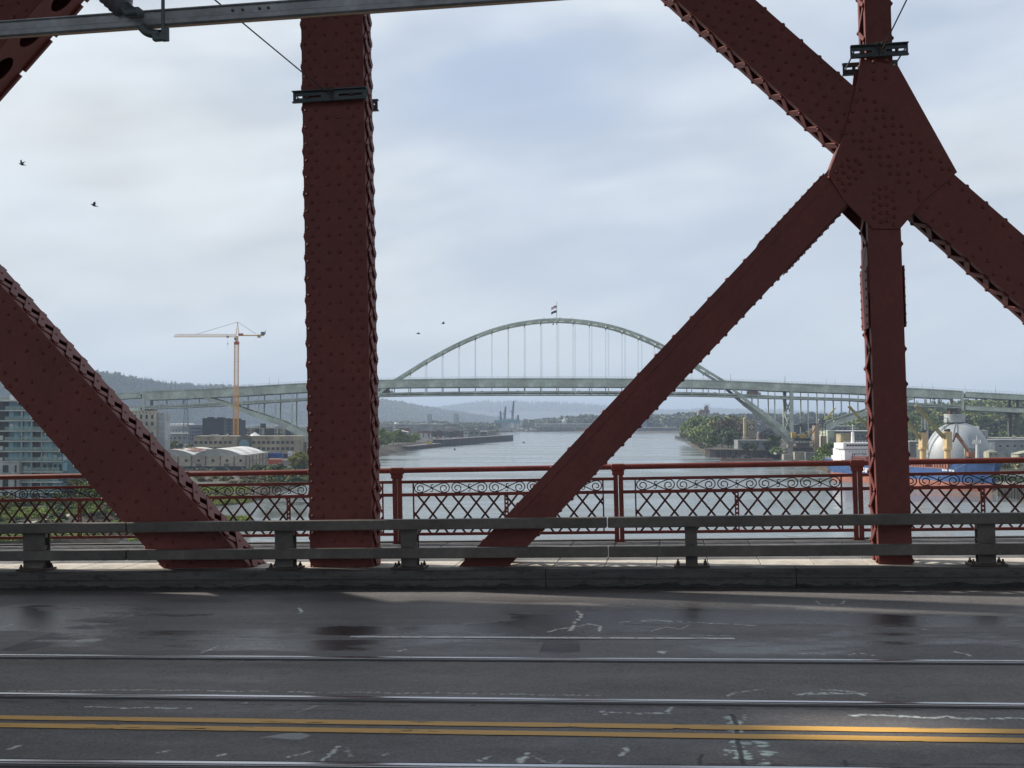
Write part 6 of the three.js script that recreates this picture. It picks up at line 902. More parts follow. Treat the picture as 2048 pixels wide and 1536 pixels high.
// ---- the port and the far shore
{
  const teal = mat(.07, .22, .24, { roughness: .6 }), blueD = mat(.035, .07, .10), d = 3130, s = d / FPX;
  const crane = (label, x, yt, w, yg, lean) => { const p = at(x, 840, d); p.y = LY; const t = thing('port_crane', label, 'port crane', p, YAW - .2); const Y = (y) => at(x, y, d).y - LY; const hw = w * s / 2; const q = new MB(); for (const a of [-1, 1]) for (const z of [-6, 6]) q.b2(a * hw - .7, a * hw + .7, 0, Y(yg), z - .7, z + .7); q.bar(V(-hw, Y(yg) * .35, 6), V(hw, Y(yg), 6), .7).bar(V(hw, Y(yg) * .35, 6), V(-hw, Y(yg), 6), .7); q.build('portal', far(.45, .5, .5), t); new MB().b2(-hw - 3, hw + 3, Y(yg), Y(yg - 6), -7, 7).build('girder', teal, t); const b = new MB(); const y0 = Y(yg - 6), y1 = Y(yt); for (const z of [-2, 2]) { b.bar(V(-1 * s, y0, z), V(lean * s, y1, z), 1.7); b.bar(V(1.8 * s, y0, z), V((lean + 1.2) * s, y1, z), 1.4); for (let i = 0; i < 7; i++) b.bar(V(lerp(-1, lean, i / 7) * s, lerp(y0, y1, i / 7), z), V(lerp(1.8, lean + 1.2, (i + 1) / 7) * s, lerp(y0, y1, (i + 1) / 7), z), .5); } b.bar(V((lean - 5) * s, lerp(y0, y1, .45), 0), V((lean + .5) * s, y1, 0), .5); b.bar(V((lean - 5) * s, lerp(y0, y1, .45), 0), V(0, y0, 0), .8); b.build('raised_boom', blueD, t); new MB().b2((lean - 6) * s, (lean - 3) * s, lerp(y0, y1, .4), lerp(y0, y1, .46), -2, 2).build('machine_house', teal, t); return t; };
  crane('tallest port crane, raised boom standing highest on the far shore', 1024.5, 802, 10, 845, 2.5); crane('second port crane with a raised boom, left of the tallest', 1009, 813, 13, 845, 1.8); crane('small port crane left of the two tall ones', 1001.5, 822, 7, 846, -1); crane('short port crane right of the tallest', 1035.5, 830, 6, 846, .5);
  const b = bld('port_shed', 'long teal roofed port shed under the raised cranes', 'shed', { x0: 989, x1: 1016, yt: 844, d: 3100, len: 40 }); walls(b, far(.35, .4, .41)); new MB().b2(b.x0 - 2, b.x1 + 2, b.h - 1, b.h + 4, -40, 2).build('roof', teal, b.t);
  const R = rng(17); const cols = [wht, far(.5, .5, .48), brick, greyB, cream]; for (let i = 0; i < 26; i++) { const x = 1018 + R() * 52, dd = 3090 + R() * 200; const p = at(x, 840, dd); p.y = -25.4; const t = thing('port_container', 'small container or shed on the crowded port shore', 'container', p, YAW + R(), 'containers on the far port shore'); const w = 6 + R() * 14, h = 2.6 + R() * 3.4; new MB().b2(-w / 2, w / 2, 0, h, -3, 3).build('box', cols[R() * 5 | 0], t); new MB().b2(-w / 2 - .2, w / 2 + .2, h, h + .3, -3.2, 3.2).build('roof', R() < .5 ? roofW : roofG, t); }
  let q = bld('long_hall', 'long pale low hall on the far shore below the church dome', 'hall', { x0: 1071, x1: 1190, yt: 847.5, d: 3225, len: 30, base: -25.5 }); walls(q, far(.36, .37, .3)); new MB().b2(q.x0 - 1, q.x1 + 1, q.h, q.h + 1.2, -30, 1).build('roof', roofW, q.t); wins(q, range(1076, 1186, 20), [851.5], 2.6, 2.4, GL.paneDk);
  { const p = at(1128.5, 840, 3235); p.y = -25.5; const t = thing('white_dome', 'white domed building on the far shore', 'dome', p, YAW); const Y = (y) => at(1128.5, y, 3235).y + 25.5, s2 = 3235 / FPX; new MB().b2(-4.6 * s2, 4.6 * s2, 0, Y(842), -5, 5).build('drum', wht, t); const pts = [[4.4, 842.2], [4.2, 840.5], [2.8, 839], [1.4, 838], [.9, 836.5], [.1, 834.5]].map(([r, y]) => new THREE.Vector2(r * s2, Y(y))); new MB().add(new THREE.LatheGeometry(pts, 16)).build('dome', wht, t); }
  for (const [x, x1, y1, l] of [[1116, 1108, 833, 'white crane boom left of the white dome'], [1145, 1153, 834, 'white crane boom right of the white dome']]) { const p = at(x, 840, 3222); p.y = -25.5; const t = thing('shore_crane', l, 'crane', p, YAW); const s2 = 3222 / FPX, Y = (y) => at(x, y, 3222).y + 25.5; new MB().bar(V(0, Y(848), 0), V((x1 - x) * s2, Y(y1), 0), 1.1).build('boom', wht, t); new MB().b2(-3, 3, 0, Y(848), -2, 2).build('base', greyB, t); if (x1 > x) new MB().bar(V((x - 5 - x) * s2, Y(838), 0), V(13 * s2, Y(837.5), 0), .9).build('counter_arm', wht, t); }
  q = bld('glass_offices', 'blue glass office building behind the slim diagonal', 'office building', { x0: 1262, x1: 1293.5, yt: 836.5, d: 3050, len: 40 }); walls(q, far(.12, .2, .28)); for (const y of range(839, 851, 5)) for (const x of range(1265, 1291, 7)) new MB().b2(q.X(x) - 2.1, q.X(x) + 2.1, q.Y(y) - 1, q.Y(y) + 1, .02, .2).build('window', GL.pane, q.t); new MB().b2(q.x0 - .4, q.x1 + .4, q.h, q.h + .6, -40, .4).build('roof', roofG, q.t);
  q = bld('low_pavilion', 'long low pavilion with a flat pale roof at the river bend', 'pavilion', { x0: 1295, x1: 1345, yt: 856, d: 3020, len: 26, base: -24.5 }); walls(q, far(.12, .12, .11)); new MB().b2(q.X(1290), q.X(1352), q.h, q.Y(854.2), -28, 2).build('roof', far(.5, .5, .45), q.t); wins(q, range(1299, 1341, 10), [858.6], 2.4, 2.6, GL.paneDk);
}
// ================================================================ THE RIGHT BANK
// ---- grain elevator with a brown head house
{
  const b = bld('grain_elevator', 'tall concrete grain elevator with a brown head house', 'grain elevator', { x0: 1395.5, x1: 1421, yt: 832, d: 1980, len: 18 });
  const con = far(.42, .41, .38), H = b.Y(822.5); for (const x of [1399, 1405, 1411, 1417.5]) for (const z of [-4, -11]) new MB().cyl(V(b.X(x), -1, z), V(b.X(x), H, z), 2.6, 2.6, 14).build('silo', con, b.t);
  new MB().b2(b.X(1399.5), b.X(1419), H - .2, b.Y(819.5), -12, .3).build('head_house', far(.34, .17, .13), b.t); new MB().b2(b.X(1409), b.X(1418), b.Y(819.5), b.Y(813), -8, -3).b2(b.X(1412), b.X(1417.5), b.Y(813), b.Y(810.5), -7, -4).build('roof_tower', far(.22, .25, .28), b.t); const m = new MB(); for (const x of [1410.5, 1419.5]) m.b2(b.X(x) - .2, b.X(x) + .2, b.Y(812), b.Y(807.8), -5, -4.6); m.b2(b.X(1410), b.X(1420), b.Y(808.4), b.Y(807.8), -5, -4.6); m.build('gantry', steelGrey, b.t);
  const e = new MB(); for (let y = 824; y < 850; y += 3.4) e.b2(b.X(1395), b.X(1399), b.Y(y) - .15, b.Y(y) + .15, -.5, 1.2); e.build('stair', far(.36, .33, .28), b.t); new MB().cyl(V(b.X(1392), -1, 3), V(b.X(1392), b.Y(840), 3), 3.3, 3.3, 16).cyl(V(b.X(1392), b.Y(840), 3), V(b.X(1392), b.Y(837.5), 3), 3.3, .3, 16).build('tank', wht, b.t); new MB().bar(V(b.X(1418), b.Y(833), 0), V(b.X(1460), b.Y(847), 0), 1, 1).build('conveyor', far(.2, .26, .26), b.t); wins(b, [1402], [825, 829], 1, 1.4, GL.dark, { z: .3 });
}
// ---- cement works with the diamond sign
{
  const d = 1150, b = bld('cement_silos', 'cream cement silos with a black square sign bearing a white diamond', 'silo', { x0: 1487, x1: 1512.5, yt: 835, d, len: 12 }); const cr = far(.55, .47, .28), cr2 = far(.36, .33, .25);
  new MB().cyl(V(b.X(1490.5), -1, -2), V(b.X(1490.5), b.Y(837.5), -2), 1.75, 1.75, 16).cyl(V(b.X(1490.5), b.Y(837.5), -2), V(b.X(1490.5), b.Y(834), -2), 1.7, .6, 16).build('slim_silo', cr, b.t); new MB().cyl(V(b.X(1495), -1, -5), V(b.X(1495), b.Y(838), -5), 1.5, 1.5, 16).build('slim_silo', cr, b.t);
  new MB().b2(b.X(1497.5), b.X(1512), -1, b.Y(843), -8, -.5).build('tower_block', cr2, b.t); const f = new MB(); for (const x of [1497.5, 1504.7, 1512]) f.b2(b.X(x) - .18, b.X(x) + .18, 0, b.Y(838), -.5, -.15); for (const y of [843, 848, 860, 866]) f.b2(b.X(1497.5), b.X(1512), b.Y(y) - .15, b.Y(y) + .15, -.5, -.15); f.build('frame', cr, b.t);
  const cv = document.createElement('canvas'); cv.width = cv.height = 128; { const g = cv.getContext('2d'); g.fillStyle = '#17191a'; g.fillRect(0, 0, 128, 128); g.strokeStyle = '#d8d2ae'; g.lineWidth = 15; g.beginPath(); g.moveTo(64, 16); g.lineTo(112, 64); g.lineTo(64, 112); g.lineTo(16, 64); g.closePath(); g.stroke(); g.fillStyle = '#d8d2ae'; g.fillRect(48, 58, 32, 12); } const tx = new THREE.CanvasTexture(cv); tx.colorSpace = THREE.SRGBColorSpace;
  const s = new THREE.Mesh(new THREE.BoxGeometry(10.6 * b.s, 11 * b.s, .25), mat(1, 1, 1, { map: tx })); s.name = 'sign'; s.position.set(b.X(1503), b.Y(854.5), .1); b.t.add(s);
  new MB().bar(V(b.X(1479), b.Y(879), 2), V(b.X(1512), b.Y(873), 2), 1.6, 1.3).build('conveyor', far(.45, .42, .32), b.t); const g2 = new MB(); for (const x of [1485, 1495, 1505]) g2.b2(b.X(x) - .2, b.X(x) + .2, 0, b.Y(876), 1.6, 2.2); g2.build('conveyor_legs', cr2, b.t); const c = new MB(); c.b2(b.X(1490), b.X(1497), b.Y(837), b.Y(836), -4, -1).b2(b.X(1489), b.X(1490), b.Y(836), b.Y(831.5), -2.2, -1.8); c.build('catwalk', cr, b.t);
  const k = bld('crusher_shed', 'dark rust coloured crusher plant right of the cement silos', 'plant', { x0: 1517, x1: 1548, yt: 868, d: 1130, len: 10 }); walls(k, far(.18, .13, .11)); const m = new MB(); m.bar(V(k.X(1520), k.Y(866), 1), V(k.X(1537), k.Y(859.5), 1), 1.4, 1).bar(V(k.X(1528), k.Y(872), 1.6), V(k.X(1545), k.Y(862), 1.6), 1.1, .9); for (const x of [1522, 1530, 1538, 1545]) m.b2(k.X(x) - .2, k.X(x) + .2, 0, k.Y(864), .4, 1); m.build('conveyors', darkB, k.t); new MB().b2(k.X(1517), k.X(1530), k.h, k.Y(863), -6, -1).build('roof_box', far(.25, .26, .27), k.t);
  const h = bld('grey_shed', 'low pale grey shed behind the pile wharf', 'shed', { x0: 1476, x1: 1541, yt: 881, d: 985, len: 18 }); walls(h, far(.28, .30, .31)); new MB().b2(h.x0 - .3, h.x1 + .3, h.h, h.h + .35, -18, .3).build('roof', far(.42, .43, .42), h.t); wins(h, range(1484, 1535, 6), [888], 3, 3, GL.paneDk);
}
// ---- pile wharf, dolphins and barges
{
  const pier = (label, a, c, top, n, m, deckD) => { const o = a.clone().lerp(c, .5).setY(WY), dir = c.clone().sub(a).setY(0), L = dir.length(); dir.normalize(); const t = thing('pile_wharf', label, 'wharf', o, Math.atan2(-dir.z, dir.x)); new MB().b2(-L / 2, L / 2, top - .9, top, -deckD, 0).build('deck', far(.17, .15, .13), t); new MB().b2(-L / 2, L / 2, -1, top - .9, -deckD, -deckD + .6).build('back_wall', far(.05, .05, .05), t); for (let k = 0; k < n; k++) { const x = -L / 2 + (k + .5) * L / n, q = new MB(); q.cyl(V(x, -1, -.3), V(x + (k % 3 - 1) * .12, top - .5 + (k % 4) * .2, -.3), .32, .28, 7); q.build('pile', m[k % m.length], t); } return t; };
  pier('dark timber pile wharf on the right bank below the grey shed', w2(1410, 914.5), w2(1552, 918.5), 7.6, 46, [far(.04, .035, .033), far(.03, .028, .028), far(.09, .07, .058), far(.045, .045, .045)], 7);
  pier('small ruined jetty reaching left from the right bank trees', w2(1347, 877), w2(1376, 884), 5.6, 4, [far(.05, .05, .05)], 3);
  const barge = (label, x0, x1, y, col, cargo) => { const a = w2(x0, y), c = w2(x1, y), L = a.distanceTo(c), t = thing('barge', label, 'barge', a.lerp(c, .5), YAW); const s = new THREE.Shape(); s.moveTo(-L / 2 + 1.5, -.4); s.lineTo(L / 2 - 1.5, -.4); s.lineTo(L / 2, 1.5); s.lineTo(-L / 2, 1.5); s.closePath(); new MB().add(new THREE.ExtrudeGeometry(s, { depth: 9, bevelEnabled: false }).translate(0, 0, -9)).build('hull', mat(...col), t); new MB().b2(-L / 2, L / 2, 1.5, 1.8, -9.1, .1).build('deck_edge', far(.2, .16, .13), t); if (cargo) { const q = new MB(), R = rng(x0); for (let i = 0; i < 7; i++) { const x = lerp(-L / 2 + 2, L / 2 - 2, R()); q.b2(x - .8, x + .5 + R(), 1.8, 2.4 + R() * 2, -6, -3); } q.build('deck_gear', darkB, t); } return t; };
  barge('long rusty red barge at the foot of the pile wharf', 1441, 1548, 921.5, [.2, .1, .08], true); barge('dark work barge moored against the pile wharf', 1476, 1526, 916.5, [.05, .05, .055], true);
  const t = thing('work_boat', 'white cabined work boat between the barges', 'boat', w2(1490, 918.5), YAW); const s = new THREE.Shape(); s.moveTo(-4.5, -.2); s.lineTo(3.4, -.2); s.lineTo(5, 1.5); s.lineTo(-4.5, 1.2); s.closePath(); new MB().add(new THREE.ExtrudeGeometry(s, { depth: 3, bevelEnabled: false }).translate(0, 0, -1.5)).build('hull', darkB, t); new MB().b2(-2.5, 1.2, 1.2, 3.4, -1.1, 1.1).build('cabin', wht, t); new MB().b2(-2.2, .9, 2.3, 3.1, 1.1, 1.16).build('windows', GL.dark, t);
}
// ---- trees on the right bank
{
  const L = [[1368, 34, 1500, 'green'], [1377, 46, 1440, 'fresh'], [1387, 56, 1380, 'green'], [1397, 64, 1330, 'fresh'], [1407, 66, 1300, 'green'], [1417, 58, 1290, 'olive'], [1428, 66, 1260, 'green'], [1438, 64, 1240, 'olive'], [1447, 60, 1220, 'olive'], [1456, 62, 1190, 'brown'], [1404, 46, 1180, 'fresh'], [1417, 40, 1120, 'green'], [1432, 42, 1110, 'fresh'], [1444, 50, 1080, 'dark'], [1456, 50, 1050, 'dark'], [1463, 44, 1020, 'dark'], [1394, 36, 1250, 'green'], [1425, 30, 1040, 'green'], [1466, 66, 1300, 'olive'], [1473, 54, 1250, 'brown'], [1380, 30, 1350, 'olive']];
  for (const [x, h, d, k] of L) tree('broad', x, 0, h * .92, d, k, TONE[k] + (h > 55 ? ' tall' : h < 42 ? ' low' : '') + ' tree in the leafy clump on the right bank', 'trees of the leafy clump on the right bank', 1.0);
  for (const [x, h, d, k, l] of [[1548, 36, 960, 'green', 'green tree at the right end of the pile wharf'], [1539, 26, 930, 'dark', 'dark tree in front of the low grey shed'], [1507, 18, 930, 'green', 'small tree before the middle of the grey shed'], [1493, 20, 930, 'dark', 'small dark tree before the left part of the grey shed'], [1663, 40, 740, 'green', 'tree left of the ship stern'], [1645, 30, 730, 'fresh', 'light tree below the tan silos']]) tree('broad', x, 0, h, d, k, l, null, 1.1);
  { const R = rng(606), sh = [[1368, 877], [1374, 885], [1392, 899], [1404, 906], [1414, 909]]; for (let i = 0; i < 34; i++) { const k = R() * 4, j = Math.floor(k), x = lerp(sh[j][0], sh[j + 1][0], k - j) + 3 + R() * 14, d = 31 * FPX / (lerp(sh[j][1], sh[j + 1][1], k - j) - 840.6) * (1 + R() * .02), t = ['dark', 'olive', 'green', 'brown'][R() * 4 | 0]; tree('bush', x, 0, 5 + R() * 8, d, t, TONE[t] + ' bush at the water edge of the right bank', 'bushes at the water edge of the right bank', 1.5, LY - 3); } }
  for (const [x, h, d] of [[1640, 22, 690], [1652, 26, 680], [1660, 20, 690], [1632, 18, 705], [1550, 18, 880], [1560, 16, 860]]) tree('bush', x, 0, h, d, 'green', 'bush on the right bank left of the ship', 'bushes on the right bank left of the ship', 1.4);
}
// ---- gravel terminal: hopper, yellow crawler crane house, frames
{
  const d = 790, b = bld('loading_terminal', 'dark loading terminal with a yellow crane house on top', 'terminal', { x0: 1584, x1: 1627, yt: 895, d, len: 14 }); const rust = far(.16, .12, .10), yel = mat(.58, .40, .06, { roughness: .6, map: mottleMid });
  walls(b, darkB); const f = new MB(); for (const x of [1585, 1598, 1613, 1626]) f.b2(b.X(x) - .25, b.X(x) + .25, 0, b.Y(881), .1, .6); for (const y of [881.5, 886.5, 893]) f.b2(b.X(1585), b.X(1626), b.Y(y) - .3, b.Y(y) + .3, .05, .7); for (const x of [1585, 1598, 1613, 1626]) f.b2(b.X(x) - .25, b.X(x) + .25, 0, b.Y(881), -13, -12.5); f.b2(b.X(1585), b.X(1626), b.Y(882), b.Y(881), -13, .2); f.build('frame', rust, b.t); new MB().b2(b.X(1592), b.X(1619), b.Y(892), b.Y(887), -9, -.4).build('hopper', far(.2, .17, .14), b.t); new MB().b2(b.X(1586), b.X(1625), b.Y(905), b.Y(895), .02, .15).build('opening', GL.dark, b.t);
  const y0 = b.Y(876.5); new MB().rbox(9 * b.s, 11 * b.s, 3.2, b.X(1589.6), b.Y(870.5), -4, .2).build('counterweight', yel, b.t); const hs = new MB().b2(b.X(1600), b.X(1615.5), y0, b.Y(869), -6, -1.5).build('crane_house', yel, b.t); new MB().b2(b.X(1602), b.X(1614), b.Y(873.5), b.Y(871), -1.49, -1.42).build('panel', far(.4, .36, .15), hs); new MB().b2(b.X(1594), b.X(1600.5), y0, b.Y(871), -5, -2).build('engine', rust, b.t); new MB().b2(b.X(1590), b.X(1622), b.Y(881), y0, -7, -.5).build('crawler_base', darkB, b.t);
  new MB().bar(V(b.X(1618), b.Y(874), -3), V(b.X(1602.5), b.Y(848.5), -3), .9, .9).build('boom', mat(.03, .035, .035), b.t); new MB().cyl(V(b.X(1601.5), b.Y(849.5), -3.4), V(b.X(1603.5), b.Y(849.5), -2.6), .9, .9, 10).build('sheave', darkB, b.t); new MB().cyl(V(b.X(1603), b.Y(848), -3), V(b.X(1629), b.Y(841), -3), .12, .12, 4).cyl(V(b.X(1618), b.Y(879), -2.8), V(b.X(1632), b.Y(858), -2.8), .35, .35, 5).build('stays', darkB, b.t); new MB().rbox(2.2, 1.8, 2, b.X(1622.5), b.Y(865), -2, .1).build('bucket', mat(.4, .22, .06), b.t);
  const c = (n, l, x0, x1, yt, dd, m) => { const q = bld(n, l, 'cabin', { x0, x1, yt, d: dd, len: 5 }); walls(q, m); const r = new MB(); for (const x of range(x0 + 2, x1 - 2, 5)) r.b2(q.X(x) - .15, q.X(x) + .15, .2, q.h - .2, .01, .08); r.build('ribs', far(.3, .29, .26), q.t); new MB().b2(q.x0 - .1, q.x1 + .1, q.h, q.h + .15, -5.1, .1).build('roof', far(.3, .29, .26), q.t); };
  c('site_cabin', 'pale ribbed site cabin left of the loading terminal', 1567, 1583, 909, 775, far(.42, .41, .36)); c('site_cabin', 'cream site cabin in front of the loading terminal', 1589, 1609, 904, 770, far(.42, .39, .3)); c('site_cabin', 'grey shuttered cabin at the right end of the loading terminal', 1611, 1633, 905, 765, far(.17, .19, .19));
  const R = rng(5); for (let i = 0; i < 16; i++) { const x = 1545 + R() * 40, dd = 850 + R() * 120, p = at(x, 840, dd); p.y = LY; const t = thing('yard_box', 'box or skip in the crowded yard left of the terminal', 'box', p, YAW + R(), 'boxes and skips in the yard left of the terminal'); const w = 2 + R() * 4, h = 1.2 + R() * 2; new MB().b2(-w / 2, w / 2, 0, h, -1.5, 1.5).build('body', [wht, greyB, rust, far(.2, .24, .25), brick][R() * 5 | 0], t); new MB().b2(-w / 2 - .1, w / 2 + .1, h, h + .12, -1.6, 1.6).build('rim', darkB, t); }
  for (const [x, h, l] of [[1561, 46, 'thin dark pole left of the loading terminal'], [1579, 44, 'thin dark pole close to the yellow counterweight'], [1532, 22, 'thin dark pole behind the pile wharf']]) { const p = at(x, 840, 800); p.y = LY; const t = thing('utility_pole', l, 'pole', p); const H = h * 800 / FPX; new MB().cyl(V(0, 0, 0), V(0, H, 0), .16, .1, 6).build('pole', darkB, t); new MB().b2(-1, 1, H - .8, H - .6, -.06, .06).build('cross_arm', darkB, t); }
}
// ---- tan silos with the dark crane cab and yellow boom
{
  const b = bld('tan_silos', 'pair of tan silos under a dark cab with a long yellow boom', 'silo', { x0: 1626.5, x1: 1656, yt: 851, d: 800, len: 6 }), tanS = far(.46, .35, .25); const r = 6.4 * b.s;
  new MB().cyl(V(b.X(1633), -1, -r), V(b.X(1633), b.h, -r), r, r, 24).build('tall_silo', tanS, b.t); new MB().cyl(V(b.X(1648.5), -1, -r), V(b.X(1648.5), b.Y(872), -r), 6 * b.s, 6 * b.s, 24).build('short_silo', tanS, b.t); const bd = new MB(); for (const y of [858, 866, 880, 892]) bd.cyl(V(b.X(1633), b.Y(y), -r), V(b.X(1633), b.Y(y) + .15, -r), r + .05, r + .05, 24, true); bd.build('bands', far(.38, .29, .21), b.t);
  const f = new MB(); for (const x of [1640, 1647, 1653]) f.b2(b.X(x) - .2, b.X(x) + .2, 0, b.Y(848), -3.2, -2.8); for (const y of [848, 854, 861, 868]) f.b2(b.X(1640), b.X(1653), b.Y(y) - .15, b.Y(y) + .15, -3.2, -2.8); f.bar(V(b.X(1640), b.Y(868), -3), V(b.X(1653), b.Y(854), -3), .25); f.build('frame', far(.12, .12, .12), b.t);
  const s = new THREE.Shape(); [[1638, 847], [1639, 837], [1650, 840], [1654, 837.5], [1651.5, 845], [1645, 849]].forEach(([x, y], i) => i ? s.lineTo(b.X(x), b.Y(y)) : s.moveTo(b.X(x), b.Y(y))); s.closePath(); new MB().add(new THREE.ExtrudeGeometry(s, { depth: 2.4, bevelEnabled: false }).translate(0, 0, -4)).build('cab', far(.16, .17, .19), b.t); new MB().cyl(V(b.X(1639.5), b.Y(839.5), -1.6), V(b.X(1639.5), b.Y(839.5), -1.2), .55, .55, 12).build('lamp', wht, b.t); new MB().cyl(V(b.X(1630), b.Y(851), -r), V(b.X(1630), b.Y(845), -r), .5, .4, 8).build('vent', darkB, b.t);
  const q = new MB(), p0 = V(b.X(1650), b.Y(842), -3), p1 = V(b.X(1673.5), b.Y(815.5), -3); for (const z of [-.7, .7]) for (const o of [-.6, .6]) q.bar(p0.clone().add(V(o, 0, z)), p1.clone().add(V(o * .4, 0, z * .4)), .3); for (let i = 0; i < 9; i++) { const a = p0.clone().lerp(p1, i / 9), c = p0.clone().lerp(p1, (i + 1) / 9); q.bar(a.clone().add(V(-.6, 0, .6)), c.clone().add(V(.5, 0, .5)), .22); q.bar(a.clone().add(V(.6, 0, .6)), c.clone().add(V(-.5, 0, .5)), .22); } q.build('boom', mat(.42, .36, .10), b.t);
}
// ---- sheds behind the ship
{
  let b = bld('pale_green_shed', 'pale green tall shed right of the tan silos', 'shed', { x0: 1655, x1: 1668.5, yt: 862, d: 830, len: 26 }); walls(b, far(.50, .56, .42)); new MB().b2(b.x0 - .2, b.x1 + .2, b.h, b.h + .4, -26, .2).build('roof', roofW, b.t); new MB().b2(b.X(1659), b.X(1663), 0, b.Y(876), .02, .1).b2(b.X(1665), b.X(1670), 0, b.Y(875), .02, .12).build('door', far(.3, .34, .28), b.t);
  b = bld('long_store', 'long grey store with a white roof edge behind the ship bridge', 'warehouse', { x0: 1668, x1: 1792, yt: 863, d: 850, len: 30 }); walls(b, far(.16, .18, .18)); new MB().b2(b.x0, b.x1 + .5, b.h, b.h + .6, -30, .6).build('roof', roofW, b.t); wins(b, range(1676, 1786, 12), [872], 4, 3, GL.paneDk);
  b = bld('far_sheds', 'row of far white roofs above the long grey store', 'shed', { x0: 1652, x1: 1760, yt: 853, d: 1500, len: 30 }); walls(b, far(.2, .21, .22)); new MB().b2(b.x0, b.x1, b.h, b.h + 1, -30, .8).build('roof', roofW, b.t); wins(b, range(1660, 1750, 10), [858], 4, 2.4, GL.paneDk);
  b = bld('yellow_store', 'cream yellow store house just behind the ship bridge', 'building', { x0: 1681, x1: 1709, yt: 869, d: 700, len: 10 }); walls(b, far(.44, .36, .22)); new MB().b2(b.X(1681), b.X(1687.5), 0, b.h + .1, .01, .1).build('bright_bay', far(.6, .52, .3), b.t); new MB().b2(b.x0 - .2, b.x1 + .2, b.h, b.h + .35, -10, .3).build('roof', far(.4, .34, .22), b.t);
}
